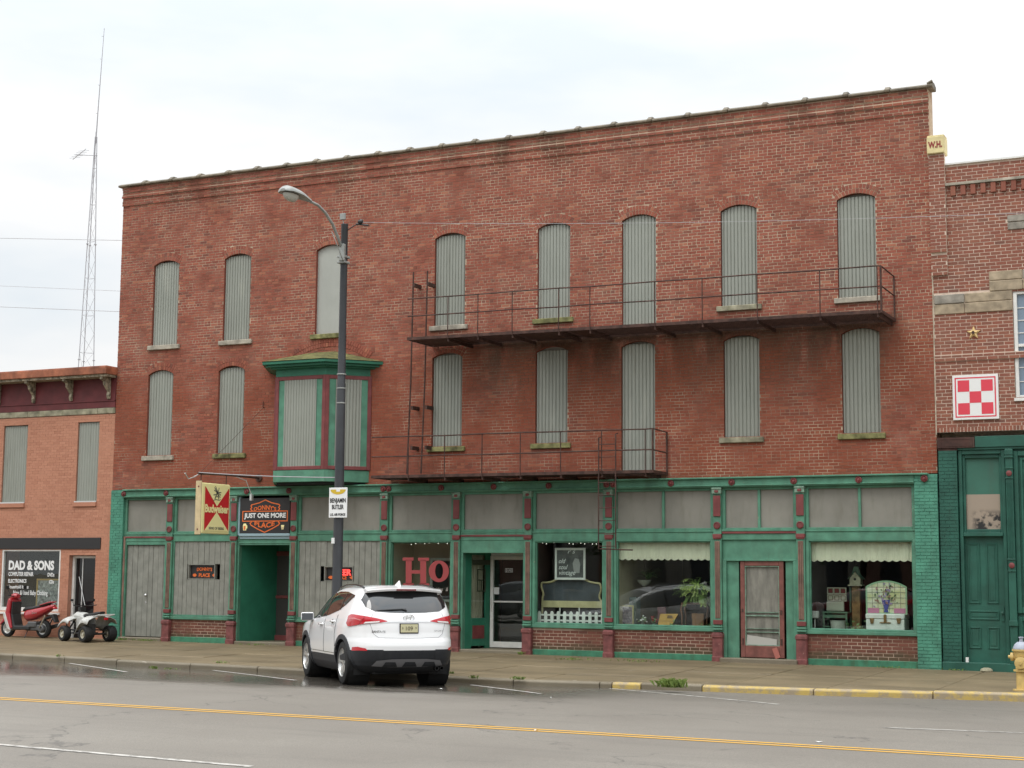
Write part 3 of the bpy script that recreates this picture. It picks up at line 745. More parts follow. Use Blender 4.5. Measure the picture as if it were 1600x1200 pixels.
# bays 1 and 3: boarded shopfronts with a small lit window each
holes = {1: (-26.34, -25.47, 1.66, 2.06), 3: (-22.07, -21.21, 1.64, 2.02)}
for bi in (1, 3):
    a, b = edges[bi]; h = holes[bi]
    mb = MB(); frame(mb, a, b, .675, 2.88, .045, -.035, .06, .05, .06); o = mb.build('boarded_shopfront', M_green, bld, bevel=.006)
    planks('plank', a+.045, b-.045, .725, 2.83, -.01, o, .16, (h[0], h[1], h[2], h[3]))
    mb = MB(); frame(mb, h[0], h[1], h[2], h[3], .022, -.018, .10); mb.build('window_frame', M_plank, o)
    mb = MB(); mb.box(h[0]+.02, h[1]-.02, .075, .085, h[2]+.02, h[3]-.02); mb.build('window_pane', plain('dark_pane', (.012,.012,.013), .12), o)
    bulkhead(a, b)
# bay 2: the recessed bar door
a, b = edges[2]
mb = MB(); yb = 1.25
mb.box(a, a+.05, -.03, .10, -.1, 3.845); mb.box(b-.05, b, -.03, .10, -.1, 3.845); mb.box(a, b, -.02, .1, 2.56, 2.72); mb.box(a, b, -.035, .1, 2.60, 2.64)
o_rec = mb.build('recess_frame', M_green, bld, bevel=.006)
mb = MB(); mb.prismZ([(a+.0, .09), (a+.05, .09), (a+.42, yb), (a+.3, yb)], -.1, 2.7); mb.box(a+.3, b+.1, yb, yb+.1, -.1, 2.8); mb.prismZ([(b-.05, .09), (b, .09), (b+.06, yb), (b-.0, yb)], -.1, 2.7); mb.box(a, b, .1, yb, 2.68, 2.72); mb.build('recess_wall', M_recess, o_rec)
dx0, dx1 = onY(415, 850, yb)[0], onY(415, 850, yb)[0]+.98
mb = MB(); frame(mb, dx0, dx1, .06, 2.42, .10, yb-.06, yb, .14, .12); mb.box(dx0+.1, dx1-.1, yb-.055, yb, 1.17, 1.25); o = mb.build('screen_door', M_maroon, bld, bevel=.006)
mb = MB(); mb.box(dx0+.1, dx1-.1, yb-.03, yb-.02, .2, 2.3); mb.build('door_screen', plain('dark_screen', (.055,.05,.045), .35), o)
step(a, b, .075, -.12, .1); step(a, b, .06, .1, 1.3)

# bays with shop windows
def shopwindow(bi, name='shop_window'):
    a, b = edges[bi]
    mb = MB(); frame(mb, a, b, .675, 2.66, .075, -.05, .08, .04, .03); frame(mb, a+.075, b-.075, .70, 2.63, .025, -.02, .075); o = mb.build(name, M_green, bld, bevel=.006)
    mb = MB(); mb.box(a+.09, b-.09, .03, .036, .71, 2.62); pane = mb.build('glass_pane', M_glass, o)
    bulkhead(a, b); return o, pane
wins = {bi: shopwindow(bi) for bi in (4, 6, 7, 9)}
# shop interiors: shells with floors, so that the glass looks into rooms
M_iwall = paint('interior_plaster', (.42,.37,.26), .08, 1, .8, .2)
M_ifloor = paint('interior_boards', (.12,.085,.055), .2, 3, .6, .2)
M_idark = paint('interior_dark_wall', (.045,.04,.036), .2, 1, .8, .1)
def room(x0, x1, d, left, back, fl=.60, right=None):
    o = MB(); o.box(x0, x1, .2, d, -.05, fl); o = o.build('display_floor', M_ifloor, bld)
    mb = MB(); mb.box(x0-.05, x0, .12, d, fl, 3.9); mb.build('room_wall', left, o)
    mb = MB(); mb.box(x1, x1+.05, .12, d, fl, 3.9); mb.build('room_wall', right or left, o)
    mb = MB(); mb.box(x0-.05, x1+.05, d, d+.05, fl-.6, 3.95); mb.build('room_wall', back, o)
    mb = MB(); mb.box(x0-.05, x1+.05, .12, d, 3.9, 3.95); mb.build('room_ceiling', M_iwall, o)
    return o
M_cream2 = paint('cream_plaster', (.52,.46,.34), .06, 1, .8, .15)
room(edges[4][0]-.02, edges[4][1]+.02, 1.3, M_cream2, M_cream2, fl=.6)
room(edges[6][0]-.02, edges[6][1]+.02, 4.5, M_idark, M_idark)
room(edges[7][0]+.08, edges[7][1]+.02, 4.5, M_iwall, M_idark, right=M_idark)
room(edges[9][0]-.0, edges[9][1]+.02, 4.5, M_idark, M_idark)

# bay 5: recessed shop entry with an aluminium door and a curtained side light
a, b = edges[5]; yb = 1.0
mb = MB(); mb.box(a, b, -.03, .25, 2.36, 2.66); mb.box(a, a+.06, -.03, .12, -.1, 2.36); mb.box(b-.05, b, -.03, .12, -.1, 2.36)
o_en = mb.build('entry_frame', M_green, bld, bevel=.006)
sx0, sx1 = onY(733, 900, .55)[0], onY(768, 900, yb)[0]
mb = MB(); mb.box(a+.02, b, .25, yb, 2.44, 2.5); mb.box(b-.04, b, .12, yb, -.1, 2.44); mb.build('recess_wall', M_recess, o_en)
A, B = (a+.06, .12), (sx1, yb-.02); Lf = (Vector(B)-Vector(A)).length
mb = MB()
for t0, t1, z0, z1 in ((0, .22, -.05, 2.44), (Lf-.20, Lf, -.05, 2.44), (.22, Lf-.2, 2.32, 2.44), (.22, Lf-.2, .10, .78)): facebox(mb, A, B, t0, t1, z0, z1, -.05, 0)
o_sl = mb.build('side_light', M_recess, bld, bevel=.006)
mb = MB(); facebox(mb, A, B, .26, Lf-.24, .28, .60, 0, .012); mb.build('kick_panel', M_maroon, o_sl)
mb = MB(); facebox(mb, A, B, .22, Lf-.2, .78, 2.32, -.03, -.024); mb.build('glass_pane', M_glass, o_sl)
M_curt = paint('beige_curtain', (.46,.41,.31), .15, 2, .9, .4, (.25,.21,.15))
rows = [[], []]
for k in range(60):
    t = .2+(Lf-.38)*k/59; off = -.10+.018*math.sin(k*.85)+.01*math.sin(k*2.1)
    rows[0].append(along(A, B, t, off, .76)); rows[1].append(along(A, B, t, off, 2.33))
mb = MB(); mb.grid(rows); mb.build('curtain', M_curt, o_sl, smooth=True)
mb = MB()
for t0, t1, z0, z1 in ((.40, .43, 1.42, 1.98), (.66, .69, 1.42, 1.98), (.43, .66, 1.95, 1.98), (.43, .66, 1.42, 1.45), (.43, .66, 1.69, 1.72), (.535, .555, 1.45, 1.69)): facebox(mb, A, B, t0, t1, z0, z1, .002, .02)
facebox(mb, A, B, .25, .85, 2.08, 2.20, .002, .012); mb.build('hanging_frame', plain('dark_wood', (.05,.06,.035), .6), o_sl)
x1 = b-.045
mb = MB(); frame(mb, sx1, x1, .06, 2.30, .085, yb-.07, yb, .14, .09); mb.box(sx1+.085, x1-.085, yb-.065, yb, 1.16, 1.20); mb.box(sx1+.03, sx1+.055, yb-.11, yb-.06, .95, 1.25); mb.box(sx1-.02, x1+.02, yb-.02, yb+.05, 2.30, 2.44)
o_al = mb.build('glazed_door', M_white, bld, bevel=.004)
mb = MB(); mb.box(sx1+.085, x1-.085, yb-.035, yb-.029, .2, 2.21); mb.build('glass_pane', M_glass, o_al)
mb = MB(); mb.box(sx1-.02, x1+.02, yb+.6, yb+.65, .06, 2.44); mb.build('dark_hall', M_idark, o_al)
M_paper = plain('white_paper', (.72,.72,.70), .7)
mb = MB(); mb.box(sx1+.095, sx1+.235, yb-.042, yb-.038, 1.36, 1.53); mb.build('paper_notice', M_paper, o_al)
mb = MB(); cx = sx1+.50; mb.box(cx-.105, cx+.105, yb-.042, yb-.038, 1.90, 2.0); o_n = mb.build('number_plate', M_paper, o_al)
mb = MB(); addtext(mb, '1021', (cx, yb-.046, 1.95), .11, bold=.003); mb.build('lettering', M_black, o_n)
mb = MB(); mb.lathe([(.05,0),(.05,.004),(0,.004)], (x1-.14, yb-.038, 1.80), (Vector((1,0,0)), Vector((0,0,1)), Vector((0,-1,0))), 12, cap=False); mb.build('sticker', plain('pink_sticker', (.6,.08,.09), .5), o_al)
step(a-.1, b+.1, .045, -.1, .1); step(a-.05, b+.05, .04, .1, 1.1)

# bay 8: panelled entry with a red screen door
a, b = edges[8]
mb = MB(); mb.box(a, b, .0, .12, 2.22, 2.66); mb.box(a, b, -.03, .0, 2.185, 2.23); mb.box(a, -11.10, .03, .15, -.06, 2.19); mb.box(-10.02, b, .03, .15, -.06, 2.19); mb.box(a, a+.09, -.04, .03, -.06, 2.185)
mb.box(b-.09, b, -.04, .03, -.06, 2.185)
o_pn = mb.build('entry_panelling', M_green, bld, bevel=.006)
mb = MB(); frame(mb, -11.06, -10.06, .05, 2.19, .105, .0, .06, .26, .11)
o = mb.build('screen_door', paint('dull_red_door_paint', (.215,.078,.062), .2, 5, .65, .45, (.09,.055,.04), chip=.4, chipc=(.20,.13,.10), bump=1), bld, bevel=.008)
mb = MB(); mb.box(-10.955, -10.165, .02, .05, .96, .985); mb.box(-10.955, -10.165, .02, .05, 1.04, 1.055); mb.box(-10.955, -10.165, .02, .05, .60, .62); mb.box(-10.955, -10.165, .02, .05, .68, .692); frame(mb, -10.957, -10.163, .31, 2.08, .02, .012, .055); mb.build('glazing_bar', M_pgreen, o)
t = NT('wire_screen'); p_ = t.pos(); t.set(Base_Color=t.ramp(t.noise(p_, 2.5, 5, .65, (3, 1, .8)), [(.3, (.12,.115,.095)), (.7, (.26,.25,.21))]), Roughness=.6)
mb = MB(); mb.box(-10.95, -10.17, .056, .062, .30, 2.08); mb.build('wire_screen', t.m, o)
mb = MB(); mb.add([(-10.94,.035,.32),(-10.24,.035,.32),(-10.24,.035,.46),(-10.92,.035,.545)], [(0,1,2,3)]); mb.build('loose_paper', plain('grey_paper', (.42,.41,.37), .8), o)
mb = MB(); c = Vector((-10.24, -.015, .16)); ax = Vector((.055, 0, .02)); az = Vector((-.04, 0, .11)); mb.obox(c, ax, (0, .006, 0), az); mb.build('loose_board', plain('faded_red_board', (.40,.13,.10), .7), o)
mb = MB(); mb.box(-10.14, -10.10, -.012, .0, .33, .47); mb.box(-11.02, -10.99, -.012, .0, .33, .47); mb.box(-10.14, -10.10, -.01, .0, 1.0, 1.1); mb.box(-11.03, -10.99, -.01, .0, 1.05, 1.12); mb.build('hinge', M_iron, o)
step(a-.02, b+.02, .035, -.24, .2)
BR.finish(300)
# ------------------------------------------------------------------ iron fire escape
fe = thing('fire_escape', 'rusty iron fire escape with two railed galleries along the upper floors', 'fire escape', (-13.5, -.5, 4.2))
def gallery(x0, x1, z0, z1, posts, yo, rail, mid, plates=()):
    zz = lambda x: z0+(z1-z0)*(x-x0)/(x1-x0)
    mb = MB()
    for y in (-.06, yo+.02):
        mb.obox(((x0+x1)/2, y, (z0+z1)/2-.03), ((x1-x0)/2, 0, (z1-z0)/2), (0, .012, 0), (0, 0, .035))
    mb.obox(((x0+x1)/2, yo+.045, (z0+z1)/2-.055), ((x1-x0)/2, 0, (z1-z0)/2), (0, .03, 0), (0, 0, .006))
    for x in (x0, x1): mb.box(x-.012, x+.012, yo, -.02, zz(x)-.065, zz(x)+.003)
    pf = mb.build('platform', M_iron, fe)
    mb = MB(); x = x0+.05
    while x < x1-.03:
        mb.box(x, x+.022, yo+.03, -.07, zz(x)-.028, zz(x)+.002); x += .052
    tag(mb.build('slat', M_iron, pf), kind='stuff')
    for a, b in plates:
        mb = MB(); mb.box(a, b, yo+.05, -.08, zz(a)-.042, zz(a)-.032); mb.build('steel_plate', M_iron, pf)
    for x in posts:
        mb = MB(); mb.box(x-.02, x+.02, yo+.03, .03, zz(x)-.145, zz(x)-.07); mb.build('bracket', M_iron, fe)
        mb = MB(); mb.tube([(x, yo, zz(x)-.08), (x, yo, zz(x)+rail)], .014, 5); mb.build('railing_post', M_iron, fe)
    for h in (rail, mid):
        mb = MB(); pts = [(x0, -.04, zz(x0)+h)] if False else []
        pts = [(x0, yo, zz(x0)+h)]+[(x, yo+rng.uniform(-.008, .008), zz(x)+h+rng.uniform(-.012, .006)) for x in posts]+[(x1, yo, zz(x1)+h), (x1, -.03, zz(x1)+h-.01)]
        mb.tube(pts, .017, 5); mb.build('rail', M_iron, fe)
    mb = MB(); mb.tube([(x1, yo, zz(x1)-.06), (x1, yo, zz(x1)+rail)], .024, 6); mb.tube([(x1, -.05, zz(x1)-.06), (x1, -.05, zz(x1)+rail)], .02, 6); mb.build('corner_post', M_iron, fe)
    return pf
gallery(-19.0, -7.47, 7.555, 7.475, [-17.89, -17.08, -16.17, -14.97, -14.18, -12.59, -11.46, -10.19, -8.79, -7.55], -1.33, .95, .52, ((-18.95, -17.7), (-16.1, -14.95), (-14.8, -14.2)))
gallery(-20.15, -12.78, 4.235, 4.215, [-19.12, -18.12, -17.11, -16.1, -15.06, -14.03, -12.96], -.98, .94, .46, ((-19.8, -17.2), (-16.9, -14.2)))
for x in (-19.42, -19.02):
    mb = MB(); mb.tube([(x-.10, -.33, 4.30), (x-.03, -.33, 6.6), (x, -.33, 9.38)], .02, 6); o = mb.build('stair_stringer', M_iron, fe)
    for z in (9.05, 5.95, 4.95):
        mb = MB(); mb.obox((x+.02, -.17, z), (.03, 0, 0), (0, .17, .0), (0, 0, .045)); mb.build('wall_bracket', M_iron, o)
lx0, lx1, ly = -14.08, -13.66, -1.03
mb = MB(); mb.tube([(lx0, ly+.12, 5.0), (lx0, ly, 4.98), (lx0, ly, 2.45), (lx0+.06, ly, 2.44), (lx1+.3, ly+.3, 2.42)], .016, 5); mb.tube([(lx1, ly+.12, 5.08), (lx1, ly, 5.06), (lx1, ly, 2.45)], .016, 5); o = mb.build('drop_ladder', M_iron, fe)
for k in range(9):
    mb = MB(); mb.tube([(lx0, ly, 2.5+.29*k), (lx1, ly, 2.5+.29*k)], .010, 5); mb.build('rung', M_iron, o)

# ------------------------------------------------------------------ signs
def flat(mb, poly, fn, mi=0): mb.add([fn(u, v) for u, v in poly], [tuple(range(len(poly)))], mi)
def ribbon(mb, pts, w, fn, mi=0, closed=False):
    n = len(pts); A = []
    for i, p in enumerate(pts):
        a = pts[i-1] if (closed or i) else p; b = pts[(i+1) % n] if (closed or i < n-1) else p
        d1 = Vector((p[0]-a[0], p[1]-a[1])); d2 = Vector((b[0]-p[0], b[1]-p[1])); d1 = d1.normalized() if d1.length else d2.normalized(); d2 = d2.normalized() if d2.length else d1
        t = (d1+d2).normalized(); nn = Vector((-t.y, t.x)); c = max(.45, nn.dot(Vector((-d1.y, d1.x)))); A.append((Vector(p)+nn*w/2/c, Vector(p)-nn*w/2/c))
    for i in range(n if closed else n-1):
        a, b = A[i], A[(i+1) % n]; mb.add([fn(*a[1]), fn(*b[1]), fn(*b[0]), fn(*a[0])], [(0,1,2,3)], mi)
M_cream = plain('cream_plastic', (.95,.86,.42), .35)
M_creamedge = paint('cream_enamel', (.66,.52,.30), .1, 4, .5, .3)
M_sred = plain('sign_red', (.62,.026,.032), .35)
M_ink = plain('grey_ink', (.10,.10,.10), .5)
M_orange = plain('sign_orange', (.78,.16,.03), .5)
M_swhite = plain('sign_white', (.80,.80,.78), .5)
M_signblack = plain('sign_black', (.022,.02,.02), .5)
# the hanging beer sign, square to the wall
SXf, sy0, sy1, sz0, sz1 = -24.05, -2.55, -1.36, 2.80, 4.055
bs = thing('hanging_sign', 'red and cream lightbox beer sign hanging square to the wall from a pipe', 'sign', (SXf-.1, -1.9, sz0))
mb = MB(); mb.box(SXf-.19, SXf-.02, sy0+.012, sy1-.012, sz0, sz1); mb.build('sign_case', M_cream, bs, bevel=.03, seg=3)
mb = MB(); mb.box(SXf-.20, SXf-.03, sy0-.02, sy0+.013, sz0-.03, sz1+.04); mb.build('end_plate', M_creamedge, bs, bevel=.006)
for z in (sz0+.1, sz1-.1):
    mb = MB(); mb.lathe([(.022,0),(.02,.01),(0,.01)], (SXf-.11, sy0-.02, z), (Vector((1,0,0)), Vector((0,0,1)), Vector((0,-1,0))), 8, cap=False); mb.build('bolt', M_maroon, bs)
Yc, Zc, hw, hh = (sy0+sy1)/2+.02, (sz0+sz1)/2, .53, .575
lay = lambda k: (lambda u, v: (SXf-.02+.004*k, Yc+u*hw, Zc+v*hh))
mb = MB(); flat(mb, [(-1,-1),(1,-1),(1,1),(-1,1)], lay(1), 1); flat(mb, [(-.94,-.96),(.96,-.96),(.96,.93),(-.94,.93)], lay(2), 0)
flat(mb, [(-.93,.945),(.0,.10),(.95,.945)], lay(3), 1); flat(mb, [(-.93,-.965),(.95,-.965),(.0,-.14)], lay(3), 1)
fc = mb.build('sign_face', [M_sred, M_cream], bs)
def onface(X): return lambda x, y, z: (X-y, Yc+x, z)
mb = MB(); f_ = onface(SXf-.004); addtext(mb, 'Budweiser', None, .27, 0, fn=lambda x, y, z: f_(x, y, z+Zc-.005), fit=.98, bold=.010); mb.build('lettering', M_cream, fc)
mb = MB(); addtext(mb, 'KING OF BEERS', None, .085, 0, fn=lambda x, y, z: f_(x, y, z+Zc-.49), fit=.62, bold=.001); mb.build('lettering', M_ink, fc)
mb = MB(); fe_ = lambda u, v: (SXf-.003, Yc+u, Zc+.36+v)
ribbon(mb, [(-.10,-.13), (.0,.07), (.07,-.13)], .03, fe_); ribbon(mb, [(-.07,-.06), (.05,-.06)], .02, fe_)
for a in ((-.02,.02,-.13,.17), (0,.02,-.09,.20), (.02,.0,-.13,.10), (.03,.02,.14,-.02), (.02,.04,.16,.05), (.0,.0,.12,-.08), (-.02,-.02,-.16,-.02), (.02,.05,.06,.17)): ribbon(mb, [(a[0],a[1]), ((a[0]+a[2])/2+.015, (a[1]+a[3])/2+.01), (a[2],a[3])], .022, fe_)
ribbon(mb, [(-.16,-.16), (-.05,-.13), (.08,-.15), (.15,-.12)], .014, fe_); mb.build('bird_emblem', M_ink, fc)
mb = MB(); mb.tube([(SXf-.1, .0, 4.31), (SXf-.1, -1.3, 4.31), (SXf-.1, -2.62, 4.275)], .028, 7); mb.lathe([(.1,0),(.1,.02),(.03,.03)], (SXf-.1, -.02, 4.31), (Vector((1,0,0)), Vector((0,0,1)), Vector((0,-1,0))), 10); mb.build('support_pipe', M_iron, bs)
for y in (-2.5, -1.45):
    mb = MB(); mb.tube([(SXf-.1, y, 4.03), (SXf-.1, y, 4.29)], .013, 5); mb.build('hanger_rod', M_iron, bs)
hx, hz = onY(413, 637); mb = MB(); mb.tube([(SXf-.1, -2.55, 4.29), (hx, -.03, hz)], .006, 4); mb.tube([(hx, .0, hz), (hx, -.06, hz), (hx, -.06, hz+.16)], .012, 5); mb.build('guy_wire', M_iron, bs)
mb = MB(); mb.tube([(SXf-.1, -2.5, 4.30), (SXf-.12, -2.75, 4.18), (SXf-.14, -2.95, 4.12), (SXf-.14, -3.1, 4.25)], .014, 5); mb.tube([(SXf-.1, -1.0, 4.28), (SXf-.02, -.7, 4.2), (SXf+.02, -.5, 3.85)], .012, 5); mb.box(SXf-.01, SXf+.05, -.54, -.46, 3.7, 3.86); mb.build('flex_conduit', M_alu, bs)

# the bar's name board
nx0, nx1, nz0, nz1 = -24.683, -23.125, 2.865, 3.782
nb = thing('name_board', 'black bar name board with orange shield and white lettering over the recessed door', 'sign', (-23.9, -.05, nz0))
mb = MB(); mb.box(nx0, nx1, -.07, .02, nz0, nz1); mb.build('board', M_signblack, nb)
M_blue = plain('pale_blue_trim', (.30,.42,.46), .5)
mb = MB(); mb.box(nx0-.09, nx0-.005, -.05, .03, nz0-.05, nz1+.05); mb.box(nx0-.0, nx1+.02, -.09, .03, nz0-.07, nz0-.005); mb.box(nx0, nx1, -.05, .02, 2.72, nz0-.07); mb.build('board_trim', M_blue, nb, bevel=.004)
nm = lambda k: (lambda u, v: (nx0+(u-520)/465*(nx1-nx0), -.07-.004*k, nz1-(v-290)/315*(nz1-nz0)))
mb = MB()
ribbon(mb, [(640,404),(628,398),(622,385),(632,372),(624,360),(628,350),(700,333),(757,307),(815,333),(888,350),(892,362),(882,374),(892,386),(886,399),(874,404)], 9, nm(1))
ribbon(mb, [(636,501),(618,515),(630,532),(690,566),(757,597),(822,566),(884,532),(895,516),(880,501)], 9, nm(1))
ribbon(mb, [(548,408),(964,408),(964,496),(548,496)], 8, nm(1), closed=True)
mb.build('shield_outline', M_orange, nb)
def fitn(mb, s, u0, u1, vc, size, mi=0, bend=0, **k):
    a = nm(2)(u0, vc); b = nm(2)(u1, vc); cx = (a[0]+b[0])/2; w = b[0]-a[0]
    addtext(mb, s, None, size, mi, fn=lambda x, y, z: (cx+x, a[1]+y, a[2]+z*(1-.35*abs(x/w*2)**2 if bend else 1)-bend*(x/w*2)**2*.05), fit=w, **k)
mb = MB(); fitn(mb, 'JUST ONE MORE', 562, 952, 452, .17, bold=.006); mb.build('lettering', M_swhite, nb)
mb = MB(); fitn(mb, "DONNY'S", 652, 862, 374, .17, bend=1, bold=.004); fitn(mb, 'PLACE', 662, 850, 533, .20, bend=-1, bold=.005); mb.build('lettering', M_orange, nb)
mb = MB(); flat(mb, [(552,530),(560,517),(580,517),(586,530),(594,535),(594,558),(586,562),(584,578),(556,578)][::-1], nm(1), 0); flat(mb, [(560,538),(578,538),(576,572),(560,572)][::-1], nm(2), 1); flat(mb, [(908,532),(938,532),(932,572),(914,572)][::-1], nm(1), 0); flat(mb, [(914,548),(932,548),(930,568),(916,568)][::-1], nm(2), 2); mb.build('drink_emblem', [M_cream, M_orange, M_creamedge], nb)

# the two small bar signs in the boarded windows
M_neon = plain('neon_tube', (.6,.02,.02), .3, emit=(1,.06,.05), es=2.2)
for i, (h, lab) in enumerate(((holes[1], 'small orange and black bar sign in the boarded window left of the recessed door'), (holes[3], 'small bar sign with lit red neon in the boarded window behind the lamp post'))):
    cx, cz = (h[0]+h[1])/2+.05, (h[2]+h[3])/2
    o = thing('window_sign', lab, 'sign', (cx, .06, h[2]), group='small bar window signs')
    mb = MB(); mb.box(h[0]+.03, h[1]-.03, .058, .066, h[2]+.03, h[3]-.03); mb.build('board', M_signblack, o)
    mb = MB()
    if i == 0: addtext(mb, "DONNY'S", None, .12, fn=lambda x, y, z: (cx+x, .05+y, cz+.075+z-.25*x*x), fit=.50, bold=.004)
    addtext(mb, 'PLACE', (cx, .05, cz-.09), .13, fit=.36 if i == 0 else .3, bold=.004)
    for s in (-1, 1):
        c = cx+s*.32; k = 1.0 if i == 0 else 1.3; mb.add([(c-.07*k,.052,cz-.09),(c-.03,.052,cz-.13*1),(c+.03,.052,cz-.13),(c+.07*k,.052,cz-.09),(c+.03,.052,cz-.05),(c-.03,.052,cz-.05)], [(0,1,2,3,4,5)])
    mb.build('lettering', M_orange, o)
    if i: 
        mb = MB(); addtext(mb, 'BEER', (cx+.06, .04, cz+.04), .21, fit=.46, bold=.006, ext=.012); mb.build('neon_lettering', M_neon, o)

# quilt board and star on the neighbour's wall
q = thing('barn_quilt', 'white square board with five red checker squares on the brick wall', 'sign', (-5.79, -.02, 5.2))
x0, x1, z0, z1 = -6.267, -5.317, 5.198, 6.155
mb = MB(); mb.box(x0, x1, -.055, .0, z0, z1); b_ = mb.build('board', M_swhite, q, bevel=.004)
M_qred = plain('quilt_red', (.70,.055,.085), .5)
qm = lambda k: (lambda u, v: (x0+(x1-x0)*u, -.055-.003*k, z0+(z1-z0)*v))
mb = MB(); ribbon(mb, [(.065,.065),(.935,.065),(.935,.935),(.065,.935)], .028, qm(1), closed=True); mb.build('red_border', M_qred, q)
c0, cs = .115, .2567
for r_, c_ in ((0,0),(0,2),(1,1),(2,0),(2,2)):
    mb = MB(); u, v = c0+c_*cs, c0+r_*cs; flat(mb, [(u,v),(u+cs,v),(u+cs,v+cs),(u,v+cs)], qm(1)); mb.build('red_square', M_qred, q)
st = MB(); R_ = .152; pts = []
for k in range(10):
    r_ = R_ if k % 2 == 0 else R_*.42; a = math.pi/2+k*math.pi/5; pts.append((-5.80+r_*math.cos(a), -.025, 7.065+r_*math.sin(a)))
st.add(pts+[(-5.80, -.075, 7.065)]+[(p[0], .0, p[2]) for p in pts], [(k, (k+1) % 10, 10)[::-1] for k in range(10)]+[(k, 11+k, 11+(k+1) % 10, (k+1) % 10)[::-1] for k in range(10)])
st.lathe([(.035,0),(.035,.02),(0,.02)], (-5.80, -.075, 7.065), (Vector((1,0,0)), Vector((0,0,1)), Vector((0,-1,0))), 8, 1, cap=False)
tag(st.build('wall_star', [plain('star_cream', (.70,.50,.22), .5), M_iron]), 'small cream metal star fixed to the brick above the checker board', 'star')

# ------------------------------------------------------------------ the left neighbour
lb = thing('shop_building', 'low orange painted brick shop with maroon cornice and grey shuttered windows', 'building', (-32.5, 0, 0))
LBK = Bricks(); LX0, LX1 = -37.5, -29.005
sw = Op(-32.88, -30.74, .70, 2.45); dw = Op(-30.43, -29.5, -.2, 2.29); w1 = Op(-33.03, -32.135, 3.755, 5.985); w2 = Op(-30.305, -29.545, 3.755, 6.0); w0 = Op(-36.2, -35.3, 3.755, 5.985)
lop = [sw, dw, w1, w2, w0]
mb = MB(); sheet(mb, LX0, LX1, -.3, 6.2, lop, .0)
for o in lop: reveal(mb, o, 0, .14)
mb.box(LX0, LX1, .9, 10, -.3, 7.2); lw = mb.build('wall', M_lmort, lb)
LBK.put(course(LX0, LX1, .0, 6.19, lop, ch=.074, bl=.215, jt=.008, header=0), lw, M_lbrick, 0)
LBK.finish(300)
for o in (w0, w1, w2):
    mb = MB(); mb.box(o.x0, o.x1, .12, .14, o.z0, o.z1); w = mb.build('shuttered_window', M_panel, lb)
    mb = MB(); corrugated(mb, o.x0+.015, o.x1-.015, o.z0+.04, o.z1-.02, .055); mb.build('corrugated_sheet', M_corr, w, smooth=True)
    mb = MB(); mb.box(o.x0-.06, o.x1+.0, -.05, .1, o.z0-.12, o.z0-.002); mb.build('sill', M_lbrick, w, bevel=.006)
    mb = MB(); mb.box(o.x0-.02, o.x1, -.03, .06, o.z0+.001, o.z0+.035); mb.build('sheet_trim', M_alu, w)
a = LX0
for b in (-35.1, -32.15, -29.62, LX1):
    mb = MB(); mb.box(a+.004, b-.004, -.03, .2, 6.205, 6.365); mb.build('stone_band', M_sill, lb, bevel=.008); a = b
M_fascia = paint('oxblood_fascia', (.145,.030,.032), .15, 3, .6, .35, (.07,.03,.03))
M_rustc = paint('rusted_cornice', (.36,.125,.065), .3, 3, .7, .4, (.12,.06,.04), chip=.5, chipc=(.42,.26,.14), bump=1)
M_brak = paint('bare_bracket', (.36,.31,.22), .4, 12, .8, .5, (.14,.11,.08), bump=1)
mb = MB(); mb.box(LX0, LX1, -.03, .2, 6.37, 7.24); mb.box(LX0, LX1, -.055, .0, 6.55, 6.58); mb.build('fascia', M_fascia, lb)
mb = MB(); mb.box(LX0, LX1+.03, -.50, .2, 7.26, 7.46); mb.box(LX0, LX1+.01, -.46, .2, 7.46, 7.49); mb.build('cornice', M_rustc, lb, bevel=.01)
mb = MB(); mb.box(LX0, LX1, -.44, .1, 7.19, 7.258); mb.build('cornice_soffit', M_brak, lb)
for X in (-36.0, -34.55, -33.22, -31.92, -30.55, -29.21):
    mb = MB(); prof = [(-.03, 6.60), (-.09, 6.60), (-.12, 6.70), (-.10, 6.80), (-.17, 6.88), (-.27, 6.98), (-.29, 7.08), (-.42, 7.12), (-.42, 7.19), (-.03, 7.19)]
    mb.prismX(prof[::-1], X-.045, X+.045); mb.build('cornice_bracket', M_brak, lb, bevel=.01)
mb = MB(); mb.box(LX0, -29.335, -.035, .2, 2.46, 2.775); mb.build('sign_band', M_signblack, lb, bevel=.006)
mb = MB(); frame(mb, sw.x0, sw.x1, .70, 2.45, .05, -.0, .1, .13, .05); o = mb.build('shop_window', M_white, lb, bevel=.006)
mb = MB(); mb.box(sw.x0-.02, sw.x1+.05, -.06, .05, .64, .70); mb.build('sill', M_white, o, bevel=.006)
mb = MB(); mb.box(sw.x0+.05, sw.x1-.05, .06, .066, .83, 2.40); pane = mb.build('glass_pane', M_glass, o)
zoom = lambda u, v: onY(u/7.06, 850+v/7.06, .05)
def lt(s, u0, u1, v0, v1, **k):
    mb = MB(); a = zoom(u0, v1); b = zoom(u1, v0); addtext(mb, s, ((a[0]+b[0])/2, .05, (a[1]+b[1])/2), (b[1]-a[1])*1.38, fit=b[0]-a[0], **k); mb.build('lettering', M_swhite, pane)
lt('DAD & SONS', 95, 600, 188, 282, bold=.016); lt('COMPUTER REPAIR', 93, 370, 310, 352, bold=.004); lt('DVDs', 525, 600, 318, 360, bold=.004); lt('ELECTRONICS', 90, 292, 388, 426, bold=.004); lt('CDs', 540, 596, 398, 436, bold=.004)
lt('Household Items', 85, 315, 452, 490, bold=.002); lt('New & Used Baby Clothing', 145, 525, 522, 568, bold=.002)
mb = MB(); mb.box(sw.x0-.1, sw.x1+.1, .14, .85, .4, .68); o = mb.build('display_floor', M_idark, lb)
mb = MB(); mb.box(sw.x0-.1, sw.x1+.1, .80, .85, .68, 2.8); mb.build('room_wall', M_idark, o)
